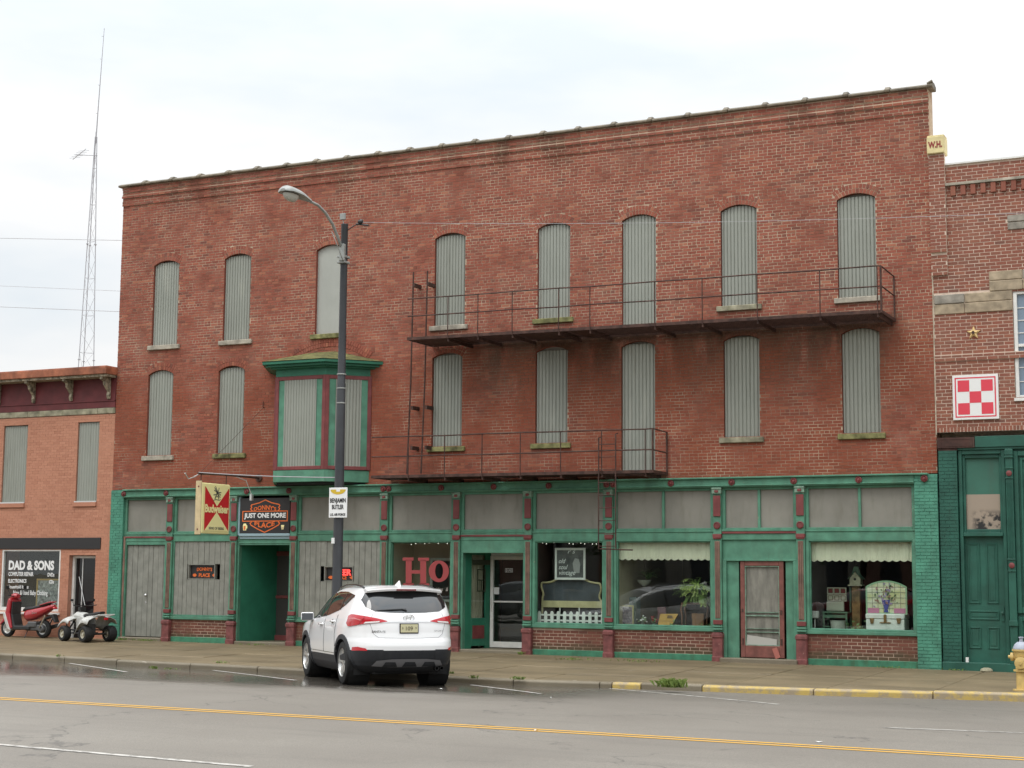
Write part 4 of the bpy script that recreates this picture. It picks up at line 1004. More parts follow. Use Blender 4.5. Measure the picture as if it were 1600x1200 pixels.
mb = MB(); frame(mb, dw.x0, dw.x1, -.1, 2.28, .07, .14, .3, 0, .07); o = mb.build('door_frame', M_white, lb, bevel=.006)
mb = MB(); mb.box(dw.x0, dw.x1, .22, .23, -.1, 2.25); mb.build('glazed_door', plain('dark_door_glass', (.01,.01,.011), .08), o)
mb = MB(); mb.box(dw.x0+.30, dw.x0+.33, .2, .22, -.1, 2.2); mb.tube([(dw.x0+.2, .2, 1.7), (dw.x0+.45, .2, .9)], .012, 5); mb.build('door_bar', M_alu, o)
ax, az = onY(60, 905+20, .3); 
mb = MB(); a = zoom(345, 690); b = zoom(660, 385); frame(mb, a[0], b[0], a[1], b[1], .045, .22, .25); o = mb.build('frame', plain('pine_frame', (.42,.27,.10), .6))
t = NT('scribbled_board'); p_ = t.pos(); t.set(Base_Color=t.ramp(t.noise(p_, 9, 6, .75), [(.42, (.14,.14,.14)), (.6, (.42,.42,.41))]), Roughness=.5)
o.name = 'notice_board'; tag(o, 'pine framed notice board leaning inside the computer shop window', 'notice board'); o.location = (0,0,0)
mb = MB(); mb.box(a[0]+.045, b[0]-.045, .232, .24, a[1]+.045, b[1]-.045); mb.build('board', t.m, o)

# ------------------------------------------------------------------ the right neighbour
rb = thing('corner_building', 'dark red brick building with stone bands and deep green shopfront', 'building', (-4.5, 0, 0))
RBK = Bricks(); RX0, RX1 = -6.628, -2.2
rw = Op(-4.98, -3.6, 5.62, 7.925); rs = Op(RX0-.1, RX1+.1, -.3, 4.945)
s1 = [(-5.035, RX1, 9.245, 9.57), (-5.45, RX1, 7.94, 8.38), (-6.618, -4.98, 7.50, 7.94)]
rop = [rw]+[Op(*s) for s in s1]
mb = MB(); sheet(mb, RX0, RX1, 4.945, 10.80, [rw], .0); reveal(mb, rw, 0, .12); mb.box(RX0, RX1, .5, 10, -.3, 10.6); mb.box(RX0+.002, RX0+.3, .012, .5, 4.95, 10.79); wr = mb.build('wall', M_rmort, rb)
RBK.put([r for r in course(RX0, RX1, 5.05, 10.78, rop, ch=.0752, bl=.222, jt=.014, header=0)], wr, M_rbrick, 0)
RBK.put([(x, x+.058, 4.95, 5.045) for x in np.arange(RX0, RX1, .072)], wr, M_rbrick, 0)
mb = MB(); mb.box(RX0-.02, -6.312, -.10, .02, 8.87, 11.05); mb.box(RX0-.02, -6.312, -.055, .02, 8.37, 8.87); pl = mb.build('brick_pilaster', M_rmort, rb)
RBK.put(course(RX0-.02, -6.312, 8.87, 11.04, (), ch=.0752, bl=.222, jt=.014, header=0), pl, M_rbrick, -.10)
RBK.put(course(RX0-.02, -6.312, 8.37, 8.865, (), ch=.0752, bl=.222, jt=.014, header=0), pl, M_rbrick, -.055)
mb = MB(); mb.box(RX0, RX1, -.03, .01, 6.48, 6.62); cb_ = mb.build('string_course', M_rmort, wr); RBK.put(course(RX0, RX1, 6.48, 6.615, (), ch=.0752, bl=.222, jt=.014, header=0), cb_, M_rbrick, -.03)
RBK.finish(300)
M_stone = paint('tan_sandstone', (.40,.32,.22), .22, 5, .85, .4, (.26,.22,.17), bump=1)
M_stone2 = paint('grey_sandstone', (.33,.30,.25), .22, 5, .85, .4, (.2,.18,.15), bump=1)
for a, b, z0, z1 in s1:
    x = a; k = 0
    while x < b-.05:
        w = rng.uniform(.4, .95); x1 = b if b-x < w+.3 else x+w
        for c, d in (((z0, z0+(z1-z0)*.52), (z0+(z1-z0)*.52, z1)) if rng.random() < .75 else ((z0, z1),)):
            mb = MB(); mb.box(x+.005, x1-.005, -.03+rng.uniform(-.008, .008), .03, c+.005, d-.005); mb.build('stone', M_stone if rng.random() < .6 else M_stone2, wr, bevel=.012)
        x = x1
mb = MB(); mb.box(-6.31, RX1, -.09, .02, 10.325, 10.385); mb.build('stone_ledge', M_sillpale, rb, bevel=.006)
x = -6.20
while x < RX1:
    mb = MB(); mb.box(x, x+.105, -.07, .02, 10.10, 10.322); mb.build('dentil', M_rbrick, rb, bevel=.005); x += .212
mb = MB(); mb.box(-6.31, RX1, -.05, .3, 10.80, 10.835); mb.build('parapet_cap', M_white, rb)
M_ochre = paint('ochre_stone_paint', (.74,.63,.33), .1, 4, .6, .3, (.35,.27,.13), chip=.3, chipc=(.3,.26,.18))
mb = MB(); mb.box(-6.668, -6.292, -.17, .22, 11.055, 11.44); mb.box(-6.668, -6.292, -.145, .2, 11.44, 11.47); pb = mb.build('corner_block', M_ochre, rb, bevel=.025)
mb = MB(); addtext(mb, 'W.H.', (-6.485, -.176, 11.25), .19, fit=.30, bold=.008); mb.build('lettering', plain('red_letter_paint', (.28,.035,.03), .6), pb)
mb = MB(); frame(mb, rw.x0+.01, rw.x1, 5.625, 7.92, .075, .02, .1, .06, .07); mb.box(rw.x0+.085, rw.x1-.07, .03, .1, 6.72, 6.78); o = mb.build('sash_window', M_white, rb, bevel=.006)
mb = MB(); mb.box(rw.x0+.085, rw.x1-.07, .085, .09, 5.68, 7.85); mb.build('glass_pane', plain('blue_grey_glass', (.20,.26,.33), .1), o)
mb = MB()
for z in (5.98, 6.28, 7.02, 7.29, 7.56): mb.box(rw.x0+.085, rw.x1-.07, .07, .0848, z-.009, z+.009)
for x in (-4.62, -4.34, -4.06): mb.box(x-.009, x+.009, .068, .0846, 5.69, 6.72); mb.box(x-.009, x+.009, .068, .0846, 6.78, 7.84)
mb.build('glazing_bar', M_white, o)
mb = MB(); mb.box(rw.x0-.02, rw.x1, -.05, .1, 5.555, 5.62); mb.build('sill', M_white, o, bevel=.006)
# its shopfront
mb = MB(); mb.box(-5.83, RX1, -.07, .3, 4.60, 4.835); mb.box(RX0+.03, RX1, -.04, .3, 4.55, 4.60); mb.build('shopfront_beam', M_dgreen, rb, bevel=.006)
mb = MB(); mb.box(-6.61, -5.835, -.09, .0, 4.60, 4.82); mb.box(-6.60, -6.20, -.06, .0, 4.545, 4.60); frame(mb, -6.54, -5.87, 4.63, 4.79, .012, -.098, -.09); mb.build('rusted_lintel', paint('rust_plate', (.070,.030,.022), .3, 5, .7, .3), rb)
mb = MB(); mb.box(RX0+.03, -6.215, -.06, .3, -.2, 4.545); o = mb.build('brick_pier', M_dgreen, rb)
mb = MB(); 
for a, b, c, d in course(RX0+.03, -6.215, -.1, 4.54, (), ch=.0752, header=0): mb.box(a, b, -.06-.008+rng.uniform(-.003, .002), -.058, c, d, back=False)
tag(mb.build('brickwork', M_dgreen, o), kind='stuff')
mb = MB(); mb.box(RX0+.02, RX1, -.13, .2, -.25, .085); mb.build('plinth', M_dgreen, rb, bevel=.01)
mb = MB(); frame(mb, -6.2, -5.235, .085, 4.55, .075, -.0, .25, 0, .09); frame(mb, -6.125, -5.31, 2.80, 4.46, .055, .06, .2, .07, .08); mb.box(-6.125, -5.31, -.02, .2, 2.72, 2.80); o = mb.build('door_surround', M_dgreen, rb, bevel=.008)
mb = MB(); mb.box(-6.07, -5.365, .13, .14, 3.61, 4.38); mb.build('transom_board', paint('teal_board', (.05,.16,.115), .08, 2, .5, .2), o)
t = NT('old_photo_print'); p_ = t.pos(); sp_ = t.n('ShaderNodeSeparateXYZ'); t.l(p_, sp_.inputs[0]); nn = t.noise(p_, 5, 5, .6); k = t.math('MULTIPLY', t.rng(sp_.outputs[2], 3.33, 3.12), t.rng(nn, .40, .52)); k = t.math('MULTIPLY', k, t.rng(sp_.outputs[0], -6.02, -5.82)); t.set(Base_Color=t.mix(k, (.37,.30,.235), (.04,.04,.04)), Roughness=.25)
mb = MB(); mb.box(-6.07, -5.365, .125, .13, 2.87, 3.61); mb.build('picture_panel', t.m, o)
yd = .12; mb = MB(); mb.box(-6.125, -5.31, yd, yd+.05, .085, 2.72); dr = mb.build('panelled_door', M_dgreen, rb)
for x0_, x1_, z0_, z1_ in ((-6.07, -5.82, 1.31, 2.57), (-5.69, -5.455, 1.31, 2.57), (-6.07, -5.455, .97, 1.16), (-6.08, -5.83, .37, .82), (-5.70, -5.465, .37, .82)):
    mb = MB(); frame(mb, x0_, x1_, z0_, z1_, .028, yd-.02, yd+.01); mb.box(x0_+.06, x1_-.06, yd-.008, yd+.01, z0_+.06, z1_-.06); mb.build('door_panel', M_dgreen, dr, bevel=.006)
mb = MB(); mb.box(-5.40, -5.35, yd-.02, yd, .95, 1.25); mb.lathe([(.015,0),(.03,.03),(.03,.05),(0,.06)], (-5.385, yd-.02, 1.12), (Vector((1,0,0)), Vector((0,0,1)), Vector((0,-1,0))), 10, cap=False); mb.build('door_knob', M_dgreen, dr)
def rpil(X):
    mb = MB(); mb.box(X-.075, X+.075, -.10, .2, .085, 4.55); mb.box(X-.085, X+.085, -.13, 0, 4.36, 4.40); mb.box(X-.085, X+.085, -.12, 0, 4.13, 4.15); mb.box(X-.085, X+.085, -.12, 0, 3.92, 3.94); mb.box(X-.085, X+.085, -.12, 0, 2.22, 2.25); mb.box(X-.085, X+.085, -.12, 0, 1.98, 2.0); mb.box(X-.09, X+.09, -.14, 0, .86, .97); mb.box(X-.09, X+.09, -.13, 0, .085, .3)
    for k in (-.045, -.015, .015, .045): mb.box(X+k-.007, X+k+.007, -.112, -.1, 2.26, 3.85)
    mb.box(X-.085, X+.085, -.115, 0, 4.42, 4.53); o = mb.build('pilaster', M_dgreen, rb, bevel=.006)
    for z in (4.035, 2.11):
        mb = MB(); mb.lathe([(.06,0),(.06,.02),(.03,.03),(0,.035)], (X, -.10, z), (Vector((1,0,0)), Vector((0,0,1)), Vector((0,-1,0))), 10, cap=False); mb.build('rosette', M_maroon, o)
rpil(-5.14); rpil(-3.6)
mb = MB(); mb.box(-5.06, -3.67, .04, .1, .085, 4.55); o = mb.build('shopfront_panel', M_dgreen, rb)
mb = MB(); frame(mb, -5.06, -3.67, 1.12, 4.5, .09, -.02, .06, .12, .1); frame(mb, -4.93, -3.8, 1.28, 4.36, .05, .0, .055); frame(mb, -5.06, -3.67, .1, 1.05, .09, -.01, .06); mb.build('panel_moulding', M_dgreen, o, bevel=.008)
mb = MB(); mb.box(-6.13, -6.075, -.09, -.04, .087, .19); tag(mb.build('paper_cup', M_paper), 'crushed white paper cup on the green plinth by the door', 'litter')
mb = MB(); mb.lathe([(.02,0),(.13,.0),(.12,.05),(.06,.075),(0,.08)], (-5.70, -.17, walkZ(-5.7, -.17)), 'Z', 9); o = mb.build('broken_stone', M_sill, bevel=.01); tag(o, 'lump of broken stone lying against the green plinth', 'rubble')
# ------------------------------------------------------------------ street lamp, sign, wires, mast
M_pole = paint('dark_pole_paint', (.040,.042,.046), .12, 3, .45, .3, (.07,.065,.06))
M_galv = paint('galvanised_arm', (.34,.35,.33), .12, 6, .45, .3, (.2,.17,.12), metal=.3)
PX_, PY_ = -18.11, -5.72
pz = walkZ(PX_, PY_)
lamp = thing('street_lamp', 'dark street lamp post with curved arm and silver cobra head', 'street lamp', (PX_, PY_, pz))
mb = MB(); mb.lathe([(.165,0),(.165,.18),(.12,.2),(.112,.22),(.104,3.5),(.092,6.0),(.085,6.02),(.074,9.45),(.078,9.46),(.078,9.50),(.0,9.52)], (PX_, PY_, pz), 'Z', 14, cap=False); mb.build('pole', M_pole, lamp, smooth=35)
mb = MB(); pts = [(PX_, -5.80, 8.78), (PX_, -5.95, 9.0), (PX_, -6.2, 9.28), (PX_, -6.5, 9.47), (PX_, -6.8, 9.575), (PX_, -7.25, 9.60)]
mb.tube(pts, [.034,.034,.033,.032,.03,.03], 8); mb.tube([(PX_+.06, -5.83, 8.5), (PX_+.05, -6.0, 8.75), (PX_+.04, -6.3, 9.1)], .010, 5); arm = mb.build('arm', M_galv, lamp, smooth=True)
mb = MB()
for z in (8.74, 8.62): mb.box(PX_-.10, PX_+.10, PY_-.13, PY_+.10, pz+z, pz+z+.05)
mb.box(PX_-.03, PX_+.09, PY_-.16, PY_-.08, 8.55, 8.92); mb.build('arm_clamp', M_galv, lamp, bevel=.008)
rows = []
for k in range(11):                                 # cobra head, a flattened teardrop along -Y
    t = k/10; y = -7.10-1.02*t; w = .055+.145*math.sin(min(1, t*1.15)*math.pi*.62)**1.2 if t < .97 else .10; hgt = .05+.085*math.sin(min(1, t*1.1)*math.pi*.60)
    if k == 10: w, hgt = .07, .05
    r_ = []
    for a in range(13):
        an = math.pi*a/12; r_.append((PX_+w*math.cos(an), y, 9.585+.01*t+hgt*math.sin(an)))
    rows.append(r_)
mb = MB(); mb.grid(rows, flip=True); mb.add(rows[-1], [tuple(range(13))]); mb.add([rows[k][0] for k in range(11)]+[rows[k][12] for k in range(10, -1, -1)], [tuple(range(22))]); hd = mb.build('lamp_head', M_galv, lamp, smooth=50)
mb = MB()
rows = []
for i in range(6):
    a = math.pi/2*i/5; rows.append([(PX_+.125*math.cos(a)*math.cos(b), -7.82+.24*math.cos(a)*math.sin(b), 9.575-.15*math.sin(a)) for b in [2*math.pi*j/16 for j in range(17)]])
mb.grid(rows, flip=True); mb.build('lens', plain('prismatic_lens', (.50,.50,.45), .15), hd, smooth=True)
mb = MB(); mb.tube([(PX_-.03, PY_, pz+9.5), (PX_-.05, PY_-.02, pz+9.72)], .012, 5); mb.box(PX_-.11, PX_+.02, PY_-.04, PY_+.02, pz+9.60, pz+9.74); mb.build('photocell', M_galv, lamp, bevel=.01)
mb = MB(); mb.tube([(PX_+.07, PY_, pz+9.36), (PX_+.30, PY_, pz+9.47)], .012, 5); mb.lathe([(.0,-.06),(.04,-.05),(.055,0),(.04,.05),(0,.06)], (PX_+.40, PY_, pz+9.52), 'X', 8, cap=False); mb.tube([(PX_+.3, PY_, pz+9.48), (PX_+.6, PY_, pz+9.42)], .02, 5); mb.build('insulator', M_signblack, lamp)
for py in (586, 608, 631):
    z = onY(532, py, PY_)[1]; mb = MB(); mb.lathe([(.101,0),(.103,.005),(.103,.022),(.101,.027)], (PX_, PY_, z), 'Z', 14, cap=False); mb.build('strap', M_galv, lamp)
z = onY(524, 845, PY_)[1]; mb = MB(); mb.box(PX_-.09, PX_-.02, PY_-.125, PY_-.09, z-.06, z+.06); mb.build('pole_tag', M_paper, lamp)
bx0, bx1, bz0_, bz1_ = -18.275, -17.825, 3.01, 3.645
bn = thing('name_sign', 'small white veteran name sign with gold emblem strapped to the lamp post', 'sign', (PX_, PY_-.12, bz0_))
mb = MB(); mb.box(bx0, bx1, PY_-.135, PY_-.12, bz0_, bz1_); mb.build('sign_plate', M_swhite, bn, bevel=.004)
yy = PY_-.139; cx = (bx0+bx1)/2; mb = MB()
addtext(mb, 'BENJAMIN', (cx, yy, 3.36), .13, fit=.39, bold=.003); addtext(mb, 'BUTLER', (cx, yy, 3.235), .13, fit=.29, bold=.003); addtext(mb, 'U.S. AIR FORCE', (cx, yy, 3.075), .07, fit=.38, bold=.002); mb.build('lettering', M_black, bn)
mb = MB(); arc = [(.19*math.cos(a), .105*math.sin(a)) for a in [math.pi+math.pi*k/14 for k in range(15)]]
mb.add([(cx+u, yy, 3.605+v) for u, v in arc]+[(cx+.05, yy, 3.605), (cx+.05, yy, 3.56), (cx-.05, yy, 3.56), (cx-.05, yy, 3.605)], [tuple(range(19))]); mb.build('gold_emblem', plain('gold_print', (.62,.42,.03), .4), bn)

M_wire = plain('wire_sheath', (.10,.10,.11), .6)
M_wirep = plain('pale_wire', (.36,.35,.36), .4)
def wire(label, pts, r=.010, m=None, sag=.0, group=None):
    P_ = []
    for a, b in zip(pts, pts[1:]):
        for k in range(12):
            t = k/12; P_.append((a[0]+(b[0]-a[0])*t, a[1]+(b[1]-a[1])*t, a[2]+(b[2]-a[2])*t-sag*4*t*(1-t)))
    P_.append(pts[-1]); mb = MB(); mb.tube(P_, r, 5); tag(mb.build('utility_wire', m or M_wire), label, 'wire', group)
e = onY(1650, 331, PY_)
wire('thin wire strung from the lamp post top across the brick upper storey', [(PX_+.45, PY_, pz+9.5), (e[0], PY_, e[1])], .0045, M_wirep, .10)
zc_ = onY(528, 746, PY_)[1]
wire('pale cable running from the hanging sign pipe to the lamp post', [(-24.15, -2.6, 4.30), (PX_, PY_+.05, zc_)], .011, M_wirep, .03)
for lab, a, b in (('upper of the overhead wires left of the brick block', (-60, 371), (215, 376)), ('middle overhead wire crossing behind the mast, fainter and thin', (-60, 444), (215, 456)), ('lowest overhead wire left of the brick block', (-60, 477), (215, 488))):
    A = onY(*a, 14); B = onY(*b, 14); wire(lab, [(A[0], 14, A[1]), (B[0], 14, B[1])], .012 if 'middle' not in lab else .008, plain('sky_wire', (.45,.45,.47), .6), .0)
# lattice radio mast far behind the low shop
TY = 24.0
tz = lambda px, py: onY(px, py, TY)
bxm, bzm = tz(133, 575); txm, tzm = tz(150, 214); s_ = (bzm+.0-0)/(1)
M_mast = plain('mast_steel', (.40,.40,.43), .5)
mast = thing('radio_mast', 'slender lattice radio mast with whip aerial rising behind the low shop', 'radio mast', (bxm-.15, TY, -.4))
hb = (tz(143, 575)[0]-tz(123, 575)[0])/2
legx = lambda k, z: (bxm-.0)+(txm-bxm)*(z-bzm)/(tzm-bzm)+math.cos(k*2*math.pi/3+.4)*r_at(z)
legy = lambda k, z: TY+math.sin(k*2*math.pi/3+.4)*r_at(z)
def r_at(z): return hb*1.05*(tzm+.6-z)/(tzm+.6-bzm)*.94+.03
for k in range(3):
    mb = MB(); mb.tube([(legx(k, z), legy(k, z), z) for z in (-.4, bzm, (bzm+tzm)/2, tzm)], .022, 5); mb.build('mast_leg', M_mast, mast)
mb = MB(); z = 5.0; i = 0
while z < tzm-.3:
    z2 = z+.9
    for k in range(3):
        k2 = (k+1) % 3
        if i % 2 == 0: mb.tube([(legx(k,z),legy(k,z),z), (legx(k2,z),legy(k2,z),z)], .008, 3)
        mb.tube([(legx(k if i % 2 else k2, z), legy(k if i % 2 else k2, z), z), (legx(k2 if i % 2 else k, z2), legy(k2 if i % 2 else k, z2), z2)], .007, 3)
    z = z2; i += 1
tag(mb.build('lattice_bracing', M_mast, mast), kind='stuff')
for py in (564, 384):
    z = tz(133, py)[1]
    for k in range(3):
        mb = MB(); mb.lathe([(.06,0),(.06,.04)], (legx(k, z), legy(k, z), z), 'Z', 8); mb.build('leg_flange', M_mast, mast)
wx, wz = tz(163, 44); mb = MB(); mb.tube([(txm, TY, tzm-.3), ((txm*2+wx)/3, TY, (tzm*2+wz)/3), (wx, TY, wz)], [.035, .025, .012], 5)
for f in (.22, .48, .72, .93): 
    X = txm+(wx-txm)*f; Z = tzm+(wz-tzm)*f; mb.tube([(X-.12, TY, Z), (X, TY, Z-.04)], .012, 4)
mb.build('whip_aerial', M_mast, mast)
a0 = tz(152, 243); a1 = tz(118, 242); mb = MB(); mb.tube([(a0[0], TY, a0[1]), (a1[0], TY, a1[1])], .016, 4); c = tz(124, 241)
d = Vector((.40, 0, .22))
for k in range(-2, 3): 
    p = Vector((c[0], TY, c[1]))+d*(k*.33); mb.tube([p+Vector((-.02, .4, .12)), p+Vector((.02, -.4, -.12))], .010, 4)
mb.tube([Vector((c[0], TY, c[1]))-d, Vector((c[0], TY, c[1]))+d], .018, 4); mb.build('yagi_aerial', M_mast, mast)

# ------------------------------------------------------------------ fire hydrant
M_hyd = paint('hydrant_yellow', (.64,.46,.17), .12, 8, .5, .35, (.34,.19,.08), chip=.35, chipc=(.55,.45,.30), bump=.6)
M_hydtop = paint('pale_blue_bonnet', (.42,.45,.52), .15, 8, .5, .3)
HX, HY = -4.33, -4.72
hz = walkZ(HX, HY)
hy = thing('fire_hydrant', 'worn yellow fire hydrant with pale blue bonnet at the kerb edge', 'fire hydrant', (HX, HY, hz))
FZ = (Vector((1,0,0)), Vector((0,0,1)), Vector((0,-1,0)))
mb = MB(); mb.lathe([(.17,-.1),(.17,.03),(.105,.035),(.105,.34),(.15,.345),(.15,.375),(.108,.38),(.115,.60),(.14,.66),(.14,.70),(.165,.705),(.165,.735),(.12,.74)], (HX, HY, hz), 'Z', 18); mb.build('barrel', M_hyd, hy, smooth=35)
mb = MB(); mb.lathe([(.15,.738),(.148,.76),(.12,.82),(.07,.865),(.0,.875)], (HX, HY, hz), 'Z', 18, cap=False); mb.lathe([(.035,.87),(.03,.93),(.045,.935),(.045,.955),(.0,.96)], (HX, HY, hz), 'Z', 6, cap=False); mb.build('bonnet', M_hydtop, hy, smooth=35)
mb = MB(); mb.lathe([(.06,.08),(.075,.13),(.105,.135),(.105,.175),(.085,.18),(.03,.185),(.03,.21),(0,.21)], (HX, HY, hz+.50), FZ, 14, cap=False); mb.build('pumper_cap', M_hyd, hy, smooth=35)
for s in (-1, 1):
    mb = MB(); AX = (Vector((0,1,0)), Vector((0,0,1)), Vector((s,0,0))); mb.lathe([(.05,.09),(.055,.13),(.075,.135),(.075,.185),(.06,.19),(.028,.195),(.028,.23),(0,.23)], (HX, HY, hz+.60), AX, 12, cap=False); mb.build('nozzle_cap', M_hyd, hy, smooth=35)

# ------------------------------------------------------------------ what stands in the shop windows
def W(px, py, Y): x, z = onY(px, py, Y); return Vector((x, Y, z))
def rect(u0, v0, u1, v1, Y):
    a = W(u0, v1, Y); b = W(u1, v0, Y); return a.x, b.x, a.z, b.z
M_val = paint('cream_cloth', (.74,.70,.54), .06, 3, .9, .12, (.5,.45,.33), bump=.2)
def valance(px0, px1, py0, py1, label):
    x0, x1, z0, z1 = rect(px0, py0, px1, py1, .10); n = 110; rows = [[], [], []]
    for k in range(n+1):
        x = x0+(x1-x0)*k/n; y = .10+.010*math.sin(k*.55)+.006*math.sin(k*1.7)
        s = abs(math.sin(math.pi*k*14/n))*.035
        rows[0].append((x, y+.02, z1)); rows[1].append((x, y+.006, z1-.10)); rows[2].append((x, y, z0+.03-s))
    mb = MB(); mb.grid(rows, flip=True); v = mb.build('valance', M_val, smooth=True); tag(v, label, 'valance')
valance(967, 1112, 847, 875, 'scalloped cream valance above the fern in the shop window')
valance(1266, 1430, 846, 877, 'scalloped cream valance above the white trunk in the shop window')
# painted letters on the left shop pane: a slab-serif H, an O and the start of a T
pane4 = wins[4][1]
def U(u, v): p = W(600+u/7.06, 830+v/7.06, .022); return p
def letter(mb, polys):
    for poly in polys: mb.add([U(*q) for q in poly], [tuple(range(len(poly)))])
mb = MB(); letter(mb, [[(210,575),(210,610),(330,610),(330,575)], [(390,575),(390,612),(500,612),(500,575)], [(205,290),(205,325),(325,325),(325,290)], [(375,292),(375,327),(495,327),(495,292)], [(240,320),(240,580),(305,580),(305,320)], [(400,322),(400,580),(465,580),(465,322)], [(305,430),(305,468),(400,468),(400,430)]])
oo = []; n = 28
for k in range(n):
    a0_, a1_ = 2*math.pi*k/n, 2*math.pi*(k+1)/n; oo.append([(605+112*math.cos(a0_), 442+120*math.sin(a0_)), (605+112*math.cos(a1_), 442+120*math.sin(a1_)), (608+44*math.cos(a1_), 440+85*math.sin(a1_)), (608+44*math.cos(a0_), 440+85*math.sin(a0_))][::-1])
letter(mb, oo); letter(mb, [[(722,382),(722,402),(757,402),(757,382)]]); mb.build('painted_letters', plain('letter_red', (.34,.055,.056), .5), pane4)
mb = MB(); p = U(640, 640); addtext(mb, 'sandwiches   &   Subs', tuple(p), .13, shear=.3, fit=.86); mb.build('lettering', paint('faded_white_letter', (.45,.40,.36), .2, 20, .6), pane4)
mb = MB(); frame(mb, *rect(672, 872, 712, 940, 1.2)[:2], *rect(672, 872, 712, 940, 1.2)[2:], .06, 1.18, 1.24); x0, x1, z0, z1 = rect(676, 877, 712, 940, 1.22); mb.build('picture_frame', M_white); o = bpy.data.objects['picture_frame']; tag(o, 'white window frame leaning inside the shop with the big red letters', 'frame')
mb = MB(); mb.box(x0, x1, 1.215, 1.225, z0, z1); q_ = mb.build('backing', M_idark, o); q_.location = (0,0,0)
M_bulb = plain('fairy_bulb', (.9,.9,.85), .3, emit=(1,.95,.85), es=1.6)
def fairy(px0, px1, py, label, n, Y=.12):
    a = W(px0, py, Y); b = W(px1, py, Y); t = thing('string_lights', label, 'string lights', tuple((a+b)/2))
    pts = [a+(b-a)*k/(n-1)+Vector((0, 0, rng.uniform(-.05, .02))) for k in range(n)]
    mb = MB(); mb.tube(pts, .004, 4); mb.build('cord', M_black, t)
    for p in pts:
        mb = MB(); mb.lathe([(0,-.012),(.010,-.006),(.010,.006),(0,.012)], p, 'Z', 6, cap=False); mb.build('bulb', M_bulb, t)
fairy(622, 706, 848, 'string of tiny white lights above the big red window letters', 13)
fairy(842, 944, 847, 'string of tiny white lights above the vintage shop poster', 18)
# vintage shop window
t = NT('dusky_photo'); p_ = t.pos(); t.set(Base_Color=t.ramp(t.noise(p_, 4, 4, .6), [(.35, (.05,.05,.05)), (.65, (.13,.13,.125))]), Roughness=.4)
x0, x1, z0, z1 = rect(867, 856, 915, 906, .30); ps = thing('poster', 'white framed poster reading old soul vintage hung in the shop window', 'poster', ((x0+x1)/2, .3, z0))
mb = MB(); frame(mb, x0, x1, z0, z1, .055, .285, .32); mb.build('frame', M_white, ps, bevel=.006)
mb = MB(); mb.box(x0+.055, x1-.055, .30, .31, z0+.055, z1-.055); mb.build('print', t.m, ps)
mb = MB(); c = W(900, 882, .296); mb.add([(c.x+u, .296, c.z+v) for u, v in ((-.05,-.20),(.09,-.20),(.11,.0),(.07,.13),(-.03,.15),(-.09,.03))], [(0,1,2,3,4,5)]); mb.build('pale_figure', plain('pale_print', (.33,.32,.31), .5), ps)
mb = MB()
for s, px, py, w in (('old', 878.5, 876.5, .18), ('soul', 880, 886, .24), ('vintage', 886.5, 896, .42)):
    c = W(px, py, .292); addtext(mb, s, tuple(c), .155, shear=.35, fit=w)
addtext(mb, 'r s', tuple(W(893, 862.5, .292)), .15, shear=.35, fit=.2); mb.build('lettering', M_swhite, ps)
def cr(pts, n=6):
    out = []
    for i in range(len(pts)-1):
        p0, p1, p2, p3 = pts[max(0, i-1)], pts[i], pts[i+1], pts[min(len(pts)-1, i+2)]
        for k in range(n):
            t_ = k/n; out.append(tuple(.5*((2*p1[j])+(-p0[j]+p2[j])*t_+(2*p0[j]-5*p1[j]+4*p2[j]-p3[j])*t_*t_+(-p0[j]+3*p1[j]-3*p2[j]+p3[j])*t_**3) for j in range(2)))
    return out+[tuple(pts[-1])]
M_hbwood = paint('cream_furniture_paint', (.60,.52,.29), .1, 5, .5, .2)
H3 = lambda u, v, Y=.42: W(820+u/5.714, 830+v/5.714, Y)
c = H3(420, 740); hb_ = thing('headboard', 'cream curved headboard with slate panel behind the little picket fence', 'headboard', tuple(c))
cur = cr([(155,745),(158,600),(166,560),(150,505),(155,462),(200,458),(250,448),(300,425),(410,412),(520,425),(580,452),(630,462),(672,472),(682,520),(668,570),(672,605),(690,640),(692,760)], 5)
mb = MB(); mb.tube([H3(u, v, .40) for u, v in cur], .026, 6); mb.build('curved_rail', M_hbwood, hb_, smooth=True)
mb = MB(); a = H3(152, 678, .4); b = H3(690, 627, .4); mb.box(a.x, b.x, .38, .42, a.z, b.z-.0); mb.build('lower_rail', M_hbwood, hb_, bevel=.006)
ins = [q for q in cur if q[1] < 632]; mb = MB(); mb.add([H3(u, v, .415) for u, v in ins], [tuple(range(len(ins)))[::-1]]); mb.build('slate_panel', paint('slate_panel', (.075,.085,.10), .2, 3, .4), hb_)
for u in (314, 486):
    mb = MB(); a = H3(u, 745, .38); b = H3(u, 682, .38); mb.box(a.x-.012, a.x+.012, .37, .39, a.z, b.z); mb.build('stay', M_white, hb_)
pf = thing('picket_fence', 'miniature white picket fence along the sill of the vintage shop window', 'fence', tuple(H3(410, 830, .2)))
a = H3(112, 828, .2); b = H3(712, 720, .2); zt = b.z; zb_ = a.z
for k in range(11):
    u = 130+k*56.5; c = H3(u, 775, .2); mb = MB(); hh_ = .042; mb.prismY([(c.x-hh_, zb_), (c.x+hh_, zb_), (c.x+hh_, zt-.05), (c.x+.02, zt-.005), (c.x-.02, zt-.005), (c.x-hh_, zt-.05)], .19, .205); mb.build('picket', M_white, pf, bevel=.003)
for f in (.30, .70):
    mb = MB(); z = zb_+(zt-zb_)*f; mb.box(a.x, b.x, .206, .22, z-.02, z+.02); mb.build('fence_rail', M_white, pf)
